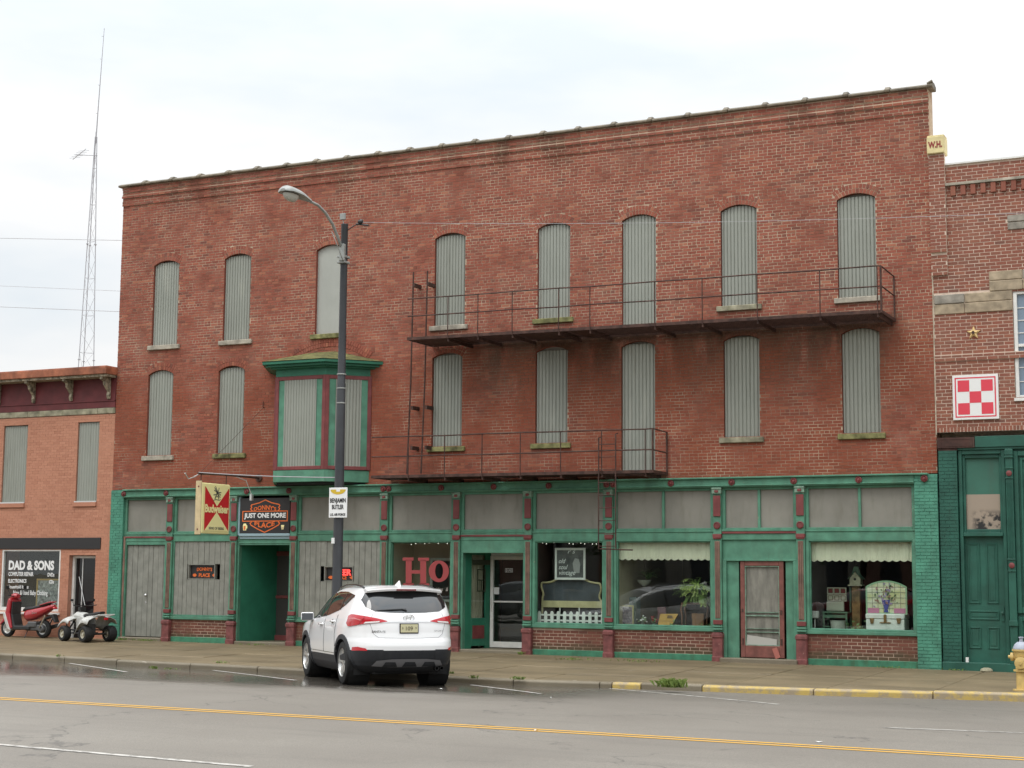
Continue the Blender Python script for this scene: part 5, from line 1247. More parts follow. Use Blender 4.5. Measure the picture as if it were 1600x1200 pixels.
# plant window
M_fern = None
t = NT('fern_leaf'); p_ = t.pos(); t.set(Base_Color=t.ramp(t.noise(p_, 6, 3, .6), [(.3, (.13,.23,.045)), (.7, (.30,.40,.10))]), Roughness=.5); M_fern = t.m
t = NT('ivy_leaf'); p_ = t.pos(); t.set(Base_Color=t.ramp(t.noise(p_, 12, 3, .6), [(.3, (.07,.15,.04)), (.7, (.20,.30,.10))]), Roughness=.5); M_ivy = t.m
def fronds(mb, c, n, L, droop, up=.6, w=.035, seg=6, front=True):
    for i in range(n):
        az = rng.uniform(0, 2*math.pi); d = Vector((math.cos(az), math.sin(az)*.75, 0)); l = L*rng.uniform(.6, 1.1); p = Vector(c); v = (d*rng.uniform(.5, 1)+Vector((0, 0, up*rng.uniform(.5, 1.4)))).normalized()
        pts = [p]
        for k in range(seg):
            p = p+v*l/seg; v = (v+Vector((0, 0, -droop/seg*rng.uniform(.7, 1.3)))).normalized(); pts.append(p)
        for k in range(seg):
            a_, b_ = pts[k], pts[k+1]; s = (b_-a_).cross(Vector((0, 0, 1))); s = s.normalized() if s.length > 1e-4 else Vector((1,0,0))
            for sg in (-1, 1):                      # little leaflets either side of the stem
                for q in (0, .5):
                    o_ = a_.lerp(b_, q); tip = o_+s*sg*w*rng.uniform(1.2, 2.0)+(b_-a_).normalized()*w*1.1+Vector((0,0,-.012)); m_ = o_.lerp(tip, .5)+(b_-a_).normalized()*w*.35; mb.add([o_, m_, tip, o_.lerp(tip, .5)-(b_-a_).normalized()*w*.25], [(0,1,2,3)])
def leaves(mb, c, r, n, s=.03):
    for i in range(n):
        p = Vector(c)+Vector((rng.gauss(0, r[0]), rng.gauss(0, r[1]), abs(rng.gauss(0, r[2])))); u = Vector((rng.gauss(0,1), rng.gauss(0,1), rng.gauss(0,1))).normalized(); v = u.cross(Vector((rng.gauss(0,1), rng.gauss(0,1), rng.gauss(0,1)))).normalized()
        k = s*rng.uniform(.6, 1.3); mb.add([p-u*k, p+v*k*.6, p+u*k, p-v*k*.6], [(0,1,2,3)])
G8 = lambda u, v, Y=.5: W(960+u/7.5, 830+v/7.5, Y)
M_wood = paint('red_brown_wood', (.20,.085,.045), .2, 6, .45, .2)
fl0 = .60
c = G8(960, 735, .36); fern = thing('fern', 'bushy green fern on a carved stand in the shop window', 'plant', tuple(c))
mb = MB(); fronds(mb, c+Vector((0,0,.05)), 95, .60, 2.0, .8, .042); fronds(mb, c, 45, .55, 2.6, .2, .042); tag(mb.build('fronds', M_fern, fern), kind='stuff')
mb = MB(); mb.lathe([(.07,-.12),(.10,.0),(.11,.04),(.09,.04)], c, 'Z', 14); mb.build('pot', M_idark, fern, smooth=40)
a = G8(810, 1050, .40); b = G8(1095, 850, .40); st_ = thing('plant_stand', 'red brown curved leg stand carrying the fern', 'stand', ((a.x+b.x)/2, .55, fl0))
mb = MB(); mb.box(a.x-.02, b.x+.02, .28, .60, b.z-.02, b.z+.02); mb.build('stand_top', M_wood, st_, bevel=.006)
for x in (a.x, b.x):
    for y in (.31, .57):
        s = -1 if x == a.x else 1; mb = MB(); mb.tube([(x, y, b.z-.02), (x+s*.03, y, b.z-.12), (x+s*.0, y, b.z-.3), (x+s*.02, y, fl0)], [.024,.022,.016,.014], 6); mb.build('leg', M_wood, st_, smooth=True)
x0, x1, z0, z1 = rect(960+920/7.5, 830+965/7.5, 960+1060/7.5, 830+1022/7.5, .5); mb = MB(); mb.box(x0, x1, .42, .62, z0, z1); mb.box(x0+.01, x1-.01, .43, .61, fl0, z0-.001); tag(mb.build('wooden_box', paint('tan_wood', (.34,.17,.085), .15, 6, .5)), 'small tan wooden box under the plant stand', 'box')
mb = MB(); a, b, c_, d = G8(508, 1102, .28), G8(668, 1108, .28), G8(748, 968, .34), G8(540, 968, .34); th = Vector((0, .03, 0)); mb.add([a, b, c_, d, a+th, b+th, c_+th, d+th], [(0,1,2,3),(7,6,5,4),(0,4,5,1),(1,5,6,2),(2,6,7,3),(3,7,4,0)])
o = mb.build('letter_case', plain('mustard_leather', (.50,.27,.04), .5)); tag(o, 'mustard yellow flat leather case propped in the plant window', 'case')
e1, e2 = a.lerp(d, .38), b.lerp(c_, .38); dy = Vector((0, -.004, 0)); mb = MB(); mb.tube([e1+dy, e2+dy], .004, 4); q = a.lerp(c_, .60)+Vector((.0,-.006,.02)); mb.add([q+Vector((-.08,0,-.02)), q+Vector((.08,0,-.02)), q+Vector((.05,0,.05)), q+Vector((-.05,0,.05))], [(0,1,2,3)]); mb.build('clasp', plain('case_print', (.16,.08,.02), .5), o)
x0, x1, z0, z1 = rect(960+52/7.5, 830+870/7.5, 960+225/7.5, 830+1098/7.5, .32); pr = thing('framed_print', 'yellow framed purple print leaning at the left of the plant window', 'picture', ((x0+x1)/2, .32, z0)); mb = MB(); frame(mb, x0, x1, z0, z1, .028, .31, .335); mb.build('frame', M_hbwood, pr)
t = NT('purple_print'); p_ = t.pos(); t.set(Base_Color=t.ramp(t.noise(p_, 22, 4, .6), [(.4, (.16,.12,.16)), (.62, (.38,.33,.35))]), Roughness=.4); mb = MB(); mb.box(x0+.028, x1-.028, .322, .33, z0+.028, z1-.028); mb.build('print', t.m, pr)
x0, x1, z0, z1 = rect(960+183/7.5, 830+775/7.5, 960+262/7.5, 830+1000/7.5, .8); mb = MB(); mb.box(x0, x1, .75, 1.05, fl0, z1); frame(mb, x0+.02, x1-.02, fl0+.05, z1-.04, .03, .735, .75); tag(mb.build('cabinet', paint('grey_green_cabinet', (.20,.25,.23), .1, 4, .6), bevel=.008), 'narrow grey green cabinet behind the purple print', 'cabinet')
def vase(label, name, c, col_, fcol, cat='vase', r=.05, h=.14, n=14):
    t_ = thing(name, label, cat, tuple(c)); mb = MB(); mb.lathe([(r*.7,0),(r,.3*h),(r*.75,.8*h),(r*.9,h)], c, 'Z', 12); mb.build('jar', col_, t_, smooth=40)
    mb = MB()
    for i in range(n):
        p = c+Vector((rng.gauss(0,.05), rng.gauss(0,.04), h+.06+rng.gauss(0,.04))); mb.lathe([(0,-.02),(.025,0),(0,.02)], p, 'Z', 6, cap=False)
    mb.build('flowers', fcol, t_); mb = MB(); leaves(mb, c+Vector((0,0,h)), (.05,.04,.05), 24, .035); mb.build('foliage', M_ivy, t_)
M_jar = plain('green_glass_jar', (.16,.20,.16), .15); M_redf = plain('red_petals', (.42,.02,.025), .6)
p = G8(330, 1095, .4); vase('small jar of white flowers in the plant window', 'flower_jar', Vector((p.x, .4, fl0)), M_jar, M_white, h=.17)
p = G8(465, 1095, .45); vase('jar of red flowers beside the yellow leather case', 'flower_jar', Vector((p.x, .45, fl0)), M_jar, M_redf, h=.16)
p = G8(350, 600, .9); hbk = thing('hanging_basket', 'white hanging basket with trailing plant in the plant window', 'hanging basket', (p.x, .9, p.z)); mb = MB(); mb.lathe([(.05,-.09),(.15,.0),(.17,.06),(.15,.06)], p, 'Z', 16); mb.build('bowl', paint('basket_white', (.42,.42,.38), .1, 5, .6), hbk, smooth=40); mb = MB(); fronds(mb, p+Vector((.1,0,.08)), 26, .42, 1.5, 1.0, .03); mb.build('foliage', M_ivy, hbk); mb = MB(); mb.tube([p+Vector((0,0,.05)), p+Vector((0,0,1.2))], .006, 4); mb.build('hanger', M_iron, hbk)
p = G8(715, 1090, .3); mb = MB(); leaves(mb, Vector((p.x, .3, fl0)), (.09,.06,.09), 90, .035); tag(mb.build('ivy', M_ivy), 'ivy spilling beside the yellow leather case', 'plant')
p = G8(1105, 1090, .3); mb = MB(); leaves(mb, Vector((p.x, .3, fl0)), (.07,.06,.10), 80, .035); tag(mb.build('ivy', M_ivy), 'ivy in the right corner of the plant window', 'plant')
for u, lab in ((790, 'pale teacup standing nearer the ivy under the fern'), (850, 'white teacup standing right under the fern stand leg')):
    p = G8(u, 1095, .28); mb = MB(); mb.lathe([(.025,0),(.045,.03),(.055,.09),(.05,.09),(.035,.03),(0,.02)], (p.x, .28, fl0), 'Z', 12); mb.tube([(p.x+.05,.28,fl0+.07),(p.x+.085,.28,fl0+.05),(p.x+.045,.28,fl0+.03)], .006, 5); tag(mb.build('teacup', M_white, smooth=40), lab, 'cup')
x0, x1, z0, z1 = rect(960+910/7.5, 830+1065/7.5, 960+1030/7.5, 830+1100/7.5, .28); mb = MB(); mb.box(x0, x1, .25, .40, fl0, fl0+.03); mb.box(x0+.02, x1-.03, .26, .39, fl0+.031, fl0+.06); tag(mb.build('book_stack', M_white, bevel=.004), 'two pale books lying under the plant stand', 'books')
x0, x1, z0, z1 = rect(960+510/7.5, 830+890/7.5, 960+605/7.5, 830+960/7.5, .6); mb = MB(); frame(mb, x0, x1, fl0, z1, .03, .58, .61); mb.box(x0+.03, x1-.03, .59, .60, fl0+.03, z1-.03); tag(mb.build('picture_frame', plain('plum_frame', (.15,.06,.07), .5)), 'small plum coloured frame standing behind the yellow case', 'frame')
# right window
J = lambda u, v, Y=.5: W(1260+u/7.06, 830+v/7.06, Y)
a = J(658, 1085, .14); b = J(1078, 915, .14); tr = thing('trunk', 'white painted trunk with brass corners in the right shop window', 'trunk', ((a.x+b.x)/2, .5, fl0))
zt = b.z; mb = MB(); mb.box(a.x, b.x, .14, .64, fl0, zt-.12); mb.build('body', M_white, tr, bevel=.012); mb = MB(); mb.box(a.x-.008, b.x+.008, .132, .648, zt-.115, zt); mb.build('lid', M_white, tr, bevel=.02)
M_brass = paint('tarnished_brass', (.30,.17,.07), .2, 10, .5, metal=.4)
for u in (722, 868, 1018):
    p = J(u, 985, .12); mb = MB(); mb.prismY([(p.x-.05, p.z+.05), (p.x-.03, p.z-.07), (p.x+.03, p.z-.07), (p.x+.05, p.z+.05)], .115, .135) if u != 868 else (mb.box(p.x-.03, p.x+.03, .11, .135, p.z-.05, p.z+.13), mb.box(p.x-.12, p.x+.12, .115, .1345, p.z-.06, p.z-.035)); mb.build('latch', M_brass, tr, bevel=.006)
a = J(668, 912, .26); b = J(1098, 560, .26); gp_ = thing('stained_glass_panel', 'arched stained glass panel with a blue vase of flowers standing on the trunk', 'glass panel', ((a.x+b.x)/2, .5, a.z))
cxp, hwp = (a.x+b.x)/2, (b.x-a.x)/2; zs_ = J(668, 615, .26).z; zc2 = J(880, 553, .26).z; rise = zc2-zs_; Rr = (hwp**2+rise**2)/(2*rise); outl = [(cxp-hwp, zt+.005), (cxp+hwp, zt+.005)]+[(cxp+hwp*math.cos(t_), zs_+math.sqrt(max(0, Rr**2-(hwp*math.cos(t_))**2))-(Rr-rise)) for t_ in [math.pi*k/16 for k in range(17)]]
mb = MB(); mb.prismY(outl, .26, .27); 
t = NT('opal_glass'); p_ = t.pos(); t.set(Base_Color=t.ramp(t.noise(p_, 5, 4, .6), [(.35, (.60,.60,.30)), (.65, (.70,.70,.55))]), Roughness=.25); mb.build('opal_glass', t.m, gp_)
mb = MB(); ribbon(mb, outl, .035, lambda u, v: (u, .255, v), closed=True); mb.build('green_border', plain('green_came', (.30,.48,.30), .4), gp_)
mb = MB()
for k in range(1, 7):
    x = cxp-hwp+2*hwp*k/7; zz_ = zs_+math.sqrt(max(0, Rr**2-(x-cxp)**2))-(Rr-rise); mb.box(x-.004, x+.004, .254, .259, zt, zz_)
for k in range(1, 6): z = zt+(zs_-zt)*k/5; mb.box(cxp-hwp, cxp+hwp, .2535, .2585, z-.004, z+.004)
mb.build('leading', plain('lead_came', (.20,.21,.17), .5), gp_)
mb = MB(); mb.box(cxp-hwp+.02, cxp-.16, .25, .253, zt+.01, zt+.12); mb.box(cxp+.16, cxp+hwp-.02, .25, .253, zt+.01, zt+.12); mb.build('pink_glass', plain('pink_glass', (.55,.22,.34), .3), gp_)
q = J(880, 895, .25); mb = MB(); mb.prismY([(q.x-.05, q.z), (q.x+.05, q.z), (q.x+.035, q.z+.06), (q.x+.095, q.z+.27), (q.x-.095, q.z+.27), (q.x-.035, q.z+.06)], .245, .252); mb.build('blue_vase', plain('blue_glass', (.07,.09,.30), .25), gp_)
mb = MB(); q2 = J(880, 720, .24)
for i in range(46):
    p = q2+Vector((rng.gauss(0, .16), 0, rng.gauss(-.0, .15))); k = rng.uniform(.02, .05); an = rng.uniform(0, 6.3); u = Vector((math.cos(an), 0, math.sin(an)))*k; v = Vector((-math.sin(an), 0, math.cos(an)))*k*.55; mb.add([p-u, p+v, p+u, p-v], [(0,1,2,3)], i % 3)
mb.build('glass_flowers', [plain('leaf_glass', (.09,.15,.07), .3), plain('mauve_glass', (.33,.25,.40), .3), plain('rust_glass', (.28,.16,.12), .3)], gp_)
a = J(558, 990, .7); b = J(558, 605, .7); bh = thing('birdhouse', 'green roofed birdhouse on a tall post in the right shop window', 'birdhouse', (a.x, .7, fl0))
mb = MB(); mb.box(a.x-.09, a.x+.09, .62, .78, fl0, b.z); mb.build('post', paint('mossy_post', (.26,.15,.06), .3, 6, .8, .7, (.10,.13,.04)), bh, bevel=.01)
hz0 = b.z; hz1 = J(558, 520, .7).z; mb = MB(); mb.box(a.x-.16, a.x+.16, .55, .85, hz0, hz0+.03); mb.prismY([(a.x-.12, hz0+.03), (a.x+.12, hz0+.03), (a.x+.12, hz1), (a.x, hz1+.14), (a.x-.12, hz1)], .58, .82); mb.build('house', paint('aged_white_wood', (.50,.46,.33), .2, 8, .7, .4), bh, bevel=.004)
mb = MB(); mb.lathe([(.03,0),(.03,.004),(0,.004)], (a.x, .58, hz0+.15), (Vector((1,0,0)), Vector((0,0,1)), Vector((0,-1,0))), 10, cap=False); mb.build('entrance_hole', M_dark, bh)
mb = MB(); zt_ = J(558, 388, .7).z; mb.lathe([(.11,0),(.05,.2),(.012,zt_-hz1-.08),(0,zt_-hz1-.05)], (a.x, .7, hz1+.06), 'Z', 8, cap=False); mb.add([(a.x-.17,.56,hz1-.02),(a.x,.56,hz1+.17),(a.x,.84,hz1+.17),(a.x-.17,.84,hz1-.02)], [(0,1,2,3)]); mb.add([(a.x+.17,.56,hz1-.02),(a.x,.56,hz1+.17),(a.x,.84,hz1+.17),(a.x+.17,.84,hz1-.02)], [(3,2,1,0)]); mb.build('spire_roof', paint('verdigris', (.22,.38,.27), .2, 6, .6, .3), bh)
a = J(190, 1075, .55); b = J(462, 620, .55); ch = thing('chair', 'green painted chair with a patchwork quilt over its back', 'chair', ((a.x+b.x)/2, .6, fl0)); M_chair = paint('chair_green', (.09,.17,.11), .1, 5, .5)
zseat = J(300, 905, .55).z
for x in (a.x+.03, b.x-.03):
    mb = MB(); mb.box(x-.02, x+.02, .84, .88, fl0, b.z); mb.build('rear_post', M_chair, ch, bevel=.005); mb = MB(); mb.box(x-.02, x+.02, .44, .48, fl0, zseat); mb.build('leg', M_chair, ch, bevel=.005)
mb = MB(); mb.box(a.x, b.x, .43, .88, zseat, zseat+.035); mb.build('seat', M_chair, ch, bevel=.006); mb = MB(); mb.box(a.x+.05, b.x-.05, .45, .47, zseat-.10, zseat-.03); mb.box(a.x+.05, b.x-.05, .45, .47, fl0+.14, fl0+.17); mb.build('stretcher', M_chair, ch)
x0, x1 = J(232, 700, .8).x, J(440, 700, .8).x; z1 = J(300, 618, .8).z; zq = J(300, 775, .8).z; mb = MB(); mb.box(x0, x1, .80, .83, zq, z1); ql = mb.build('quilt', plain('quilt_brown', (.12,.05,.035), .9)); tag(ql, 'patchwork quilt in red and cream squares over the green chair', 'quilt')
M_qc = plain('quilt_cream', (.58,.53,.42), .9); M_qr = plain('quilt_maroon', (.26,.05,.05), .9)
for i in range(3):
    for j in range(2):
        cx_, cz_ = x0+(i+.5)*(x1-x0)/3, zq+(j+.5)*(z1-zq)/2; r_ = .075
        mb = MB(); frame(mb, cx_-r_, cx_+r_, cz_-r_, cz_+r_, .022, .794, .7995); o = mb.build('quilt_square', M_qc, ql); o.location = (0,0,0); mb = MB(); k = .04; mb.box(cx_-k, cx_+k, .795, .7992, cz_-k, cz_+k); o = mb.build('quilt_centre', M_qr if j else M_qc, ql); o.location = (0,0,0)
x0, x1, z0, z1 = rect(1260+218/7.06, 830+778/7.06, 1260+412/7.06, 830+902/7.06, .7); mb = MB(); mb.box(x0, x1, .70, .78, zseat+.04, z1); tag(mb.build('cushion', plain('pale_cushion', (.46,.47,.38), .9), bevel=.03, seg=3), 'pale plain cushion standing on the green chair', 'cushion')
p = J(347, 1075, .35); pt = J(347, 985, .35); mb = MB(); mb.lathe([(.13,0),(.17,pt.z-fl0),(.18,pt.z-fl0),(.16,pt.z-fl0),(.12,.03)], (p.x, .36, fl0), 'Z', 18); tag(mb.build('bucket', paint('cream_bucket', (.50,.50,.44), .08, 5, .5), smooth=40), 'cream bucket in front of the green chair', 'bucket')
p = J(555, 1070, .4); mb = MB(); leaves(mb, Vector((p.x, .42, fl0)), (.17,.08,.10), 150, .04); tag(mb.build('ivy', M_ivy), 'ivy trailing between the bucket and the white trunk', 'plant')
a = J(60, 1070, .8); b = J(190, 775, .8); mb = MB(); mb.prismY([(a.x-.1, fl0), (b.x, fl0), (b.x, b.z-.08), ((a.x+b.x)/2, b.z), (a.x-.1, b.z-.05)], .8, .84); tag(mb.build('fire_screen', paint('grey_screen', (.12,.12,.115), .1, 4, .6)), 'grey round topped screen at the left of the right window', 'screen')
a = J(88, 1050, .4); b = J(88, 880, .4); dl = thing('lamp', 'small white lamp in the left corner of the right window', 'lamp', (a.x, .45, fl0)); mb = MB(); mb.lathe([(.07,0),(.07,.02),(.015,.03),(.015,b.z-fl0-.12)], (a.x, .45, fl0), 'Z', 10); mb.build('stem', M_white, dl, smooth=40); mb = MB(); mb.box(a.x-.085, a.x+.085, .37, .53, b.z-.16, b.z); mb.build('shade', M_white, dl, bevel=.02)
p = J(118, 1075, .25); mb = MB(); mb.lathe([(.09,0),(.12,.07),(.11,.07),(.08,.02)], (p.x, .27, fl0), 'Z', 14); tag(mb.build('bowl', paint('tan_bowl', (.45,.32,.16), .1, 6, .6), smooth=40), 'tan bowl on the sill below the small lamp', 'bowl')
# ------------------------------------------------------------------ the parked SUV
def carpaint(name, c):
    t = NT(name); t.set(Base_Color=c, Roughness=.32, Specular_IOR_Level=.5, Coat_Weight=1.0); t.b.inputs['Coat Roughness'].default_value = .04
    return t.m
M_cwhite = carpaint('white_car_paint', (.90,.90,.90))
M_clad = paint('dark_cladding', (.022,.024,.028), .1, 8, .5, .2, (.06,.055,.05), obj=True)
M_cglass = plain('tinted_glass', (.012,.014,.016), .03, spec=.7); M_cglass.node_tree.nodes['Principled BSDF'].inputs['IOR'].default_value = 1.62
M_ctrim = plain('gloss_black_trim', (.015,.015,.016), .2)
M_tail = plain('tail_lamp_red', (.55,.014,.026), .12, coat=.8)
M_taild = plain('tail_lamp_dark', (.16,.006,.012), .12, coat=.8)
M_tyre = paint('tyre_rubber', (.018,.018,.018), .2, 20, .8, .2, (.06,.055,.045), obj=True)
M_rim = plain('alloy_rim', (.62,.62,.60), .28, .75)
M_skid = plain('silver_skid', (.22,.22,.23), .4, .5)
M_mirror = plain('mirror_glass', (.6,.62,.65), .02, 1)
M_plate = plain('plate_cream', (.62,.58,.36), .4)
M_under = plain('underbody', (.008,.008,.008), .8)
TZ = [ # z, rear x, front x, half width, exponent
 (.20,-2.02,2.10,.80,4.2),(.26,-2.14,2.22,.86,4.6),(.34,-2.225,2.31,.905,5),(.45,-2.275,2.355,.93,5),(.56,-2.30,2.38,.94,5),(.66,-2.305,2.385,.942,5),(.73,-2.292,2.38,.942,5),(.79,-2.262,2.36,.94,5),
 (.88,-2.248,2.30,.938,5),(.96,-2.243,2.18,.935,5),(1.02,-2.236,1.90,.928,5),(1.07,-2.226,1.45,.918,5),(1.11,-2.214,1.18,.906,5.2),(1.18,-2.185,1.03,.885,5.4),(1.24,-2.155,.90,.864,5.6),(1.30,-2.118,.77,.842,5.8),
 (1.38,-2.065,.60,.812,6),(1.46,-2.005,.42,.778,6),(1.52,-1.955,.27,.748,5.6),(1.57,-1.90,.12,.712,5.2),(1.61,-1.83,-.04,.66,4.8),(1.64,-1.73,-.22,.585,4.2),(1.66,-1.58,-.45,.47,3.6),(1.672,-1.35,-.72,.28,3)]
TZa = np.array(TZ)
def prof(z): return [float(np.interp(z, TZa[:,0], TZa[:,i])) for i in range(1, 5)]
def outline(z, K=40):
    r_, f_, w, n = prof(z); a = (f_-r_)/2; xc = (f_+r_)/2; quad = []
    th = np.linspace(math.pi/2, math.pi, 400); c = np.abs(np.cos(th)); s_ = np.abs(np.sin(th))
    X = c**(2/n); Y = s_**(2/n); d = np.concatenate([[0], np.cumsum(np.hypot(np.diff(X*a), np.diff(Y*w)))]); q = np.linspace(0, d[-1], K+1); X = np.interp(q, d, X); Y = np.interp(q, d, Y)
    pts = [(xc-a*x, w*y) for x, y in zip(X, Y)]                       # left middle -> rear middle
    pts += [(x, -y) for x, y in pts[-2::-1]]                            # rear middle -> right middle
    fr = [(xc+a*x, -w*y) for x, y in zip(X, Y)]; pts += fr[1:]; pts += [(x, -y) for x, y in fr[-2:0:-1]]
    return pts
def sideY(x, z):
    r_, f_, w, n = prof(z); a = (f_-r_)/2; xc = (f_+r_)/2; return w*max(0, 1-abs((x-xc)/a)**n)**(1/n)
def rearX(y, z):
    r_, f_, w, n = prof(z); a = (f_-r_)/2; xc = (f_+r_)/2; return xc-a*max(0, 1-min(1, abs(y/w))**n)**(1/n)
def cornerP(t, z, off=0.0, side=1):          # t: 0 = rear centre .. 1 = middle of the flank, by arc length
    o = outline(z, 60); k = (1-t)*60; i = int(min(59, k)); f = k-i; x = o[i][0]*(1-f)+o[i+1][0]*f; y = o[i][1]*(1-f)+o[i+1][1]*f
    dx, dy = o[i+1][0]-o[i][0], o[i+1][1]-o[i][1]; l = math.hypot(dx, dy); nx, ny = dy/l, -dx/l
    if nx*(x)+ny*y < 0: nx, ny = -nx, -ny
    return Vector((x+nx*off, (y+ny*off)*side, z))
def interp(pl, t):
    k = t*(len(pl)-1); i = int(min(len(pl)-2, k)); f = k-i; return tuple(pl[i][j]*(1-f)+pl[i+1][j]*f for j in range(len(pl[0])))
def patch(mb, lo, hi, fn, nu=14, nv=5, mi=0, flip=False, thick=0):
    rows = []
    for j in range(nv+1):
        v = j/nv; r_ = []
        for i in range(nu+1):
            a, b = interp(lo, i/nu), interp(hi, i/nu); r_.append(fn(a[0]*(1-v)+b[0]*v, a[1]*(1-v)+b[1]*v))
        rows.append(r_)
    mb.grid(rows, mi, flip)
AX_R, AX_F, WR = -1.345, 1.355, .362
def make_suv(name, label, cat, pm, group=None, detail=True):
    car = thing(name, label, cat, (0,0,0), 0, group)
    L = dict(parent=car, local=True)
    zs = sorted(set([round(z, 3) for z in np.concatenate([np.arange(.20, 1.12, .03), TZa[:,0]])])); K = 40; o0 = [outline(z, K) for z in zs]; N_ = len(o0[0])
    mb = MB(); vs = [(x, y, z) for o, z in zip(o0, zs) for x, y in o]; fs = []; ms = []
    for i in range(len(zs)-1):
        for j in range(N_):
            q = (i*N_+j, i*N_+(j+1) % N_, (i+1)*N_+(j+1) % N_, (i+1)*N_+j); c = sum((Vector(vs[k]) for k in q), Vector())/4
            if abs(c.y) > .5 and min(math.hypot(c.x-AX_R, c.z-WR), math.hypot(c.x-AX_F, c.z-WR)) < .415: continue
            lim = .475 if c.x > -2.16 else .60
            fs.append(q); ms.append(1 if c.z < lim else 0)
    fs.append(tuple((len(zs)-1)*N_+k for k in range(N_))); ms.append(0); fs.append(tuple(range(N_-1, -1, -1))); ms.append(1)
    mb.v = vs; mb.f = fs; mb.m = ms; mb.r = [0]*len(fs); body = mb.build('body', [pm, M_clad], smooth=40, **L)
    S = dict(parent=body, local=True)
    sp = lambda off, sg: (lambda x, z: Vector((x, sg*(sideY(x, z)+off), z)))
    rp = lambda off: (lambda y, z: Vector((rearX(y, z)-off, y, z)))
    for sg in (1, -1):
        mb = MB(); patch(mb, [(.96,1.065),(.4,1.09),(-.3,1.145),(-.9,1.235),(-1.25,1.34),(-1.56,1.47)], [(.93,1.075),(.50,1.35),(.08,1.495),(-.45,1.56),(-1.0,1.555),(-1.54,1.50)], sp(.006, sg), 30, 8, flip=sg < 0); mb.build('side_window', M_cglass, smooth=True, **L)
        if detail:
            for lo in ([(-.12,1.125),(-.14,1.56)], [(-.98,1.25),(-1.02,1.55)]):
                mb = MB(); patch(mb, [(lo[0][0]-.035, lo[0][1]), (lo[0][0]+.035, lo[0][1])], [(lo[1][0]-.03, lo[1][1]-.015), (lo[1][0]+.03, lo[1][1]-.015)], sp(.009, sg), 2, 10, flip=sg < 0); mb.build('door_pillar', M_ctrim, smooth=True, **L)
            mb = MB()
            for pts in ([(.98,1.05),(1.0,.80),(.93,.52)], [(-.13,1.09),(-.10,.8),(-.10,.50)], [(-.95,1.16),(-.93,1.0),(-.86,.83),(-.90,.62)], [(.93,.51),(-.90,.505)]):
                for a, b in zip(pts, pts[1:]):
                    n = 6; P_ = [sp(.002, sg)(a[0]+(b[0]-a[0])*k/n, a[1]+(b[1]-a[1])*k/n) for k in range(n+1)]; mb.tube(P_, .004, 4)
            mb.build('door_seam', M_ctrim, **L)
            for x, z in ((.10, .985), (-.72, 1.045)):
                mb = MB(); p0 = sp(.03, sg)(x-.10, z); p1 = sp(.03, sg)(x+.10, z-.006); mb.tube([sp(.0, sg)(x-.115, z), p0, p1, sp(.0, sg)(x+.115, z-.006)], .016, 6); d_ = mb.build('door_handle', pm, smooth=True, **L)
                mb = MB(); patch(mb, [(x+.01, z-.03), (x+.09, z-.03)], [(x+.01, z+.025), (x+.09, z+.025)], sp(.004, sg), 4, 2, flip=sg < 0); mb.build('handle_cup', M_ctrim, parent=d_, local=True)
            mb = MB(); c = Vector((.86, sg*1.02, 1.10)); ax = Vector((.07, -sg*.02, 0)); ay = Vector((.02*sg, .115*sg if sg > 0 else .115, 0)); mb.obox(c, (.075, -.02*sg, 0), (.02*sg, .115, 0), (0, 0, .075)); m_ = mb.build('door_mirror', pm, bevel=.03, seg=3, **L)
            mb = MB(); mb.obox(c+Vector((-.074, .02*sg, 0)), (.006, 0, 0), (.018*sg, .10, 0), (0, 0, .062)); mb.build('mirror_face', M_cmirr, parent=m_, local=True, bevel=.01)
            mb = MB(); mb.tube([sp(.0, sg)(.90, 1.03), c+Vector((0.02, -sg*.08, -.05))], .03, 6); mb.build('mirror_stalk', M_ctrim, parent=m_, local=True)
            mb = MB(); P_ = [Vector((x, sg*(prof(1.60)[2]-.06), z)) for x, z in ((.15,1.565),(.02,1.625),(-.4,1.668),(-1.0,1.675),(-1.5,1.645),(-1.62,1.61))]; mb.tube(P_, .017, 6); mb.build('roof_rail', M_ctrim, smooth=True, **L)
        for xw in (AX_R, AX_F):
            # arch cladding: a raised lip round each wheel opening
            r0, r1 = .398, .475; A = []; n = 30; ring_in = []; ring_out = []; lip = []
            for k in range(n+1):
                an = -.28+(math.pi+.56)*k/n; ci, si = math.cos(an), math.sin(an)
                pi_ = (xw+r0*ci, max(.2, WR+r0*si)); po = (xw+r1*ci, max(.2, WR+r1*si))
                yi = sideY(*pi_); yo = sideY(*po)
                lip.append(Vector((pi_[0], sg*(yi-.16), pi_[1]))); ring_in.append(Vector((pi_[0], sg*(yi+.016), pi_[1]))); ring_out.append(Vector((po[0], sg*(yo+.014), po[1]))); A.append(Vector((po[0]+.004*ci, sg*(yo-.006), po[1]+.004*si)))
            mb = MB(); mb.grid([lip, ring_in, ring_out, A], flip=sg > 0); mb.build('wheel_arch', M_clad, smooth=35, **L)
            mb = MB(); mb.lathe([(.0,0),(.43,0),(.43,.36)], (xw, sg*.52, WR), (Vector((1,0,0)), Vector((0,0,1)), Vector((0,sg,0))), 24, cap=False); mb.build('arch_liner', M_under, **L)
            # wheel
            YW = (Vector((1,0,0)), Vector((0,0,1)), Vector((0,sg,0))); cy = sg*.70
            mb = MB(); mb.lathe([(.24,-.0),(.30,.0),(.345,.02),(.36,.045),(.362,.10),(.362,.14),(.36,.185),(.345,.21),(.30,.225),(.245,.222),(.235,.20)], (xw, cy, WR), YW, 36, cap=False)
            for k in (.075, .115, .155): mb.lathe([(.3635,k-.008),(.3635,k+.008)], (xw, cy, WR), YW, 36, cap=False)
            tyre_w = thing_part(car, 'wheel', mb, M_tyre)
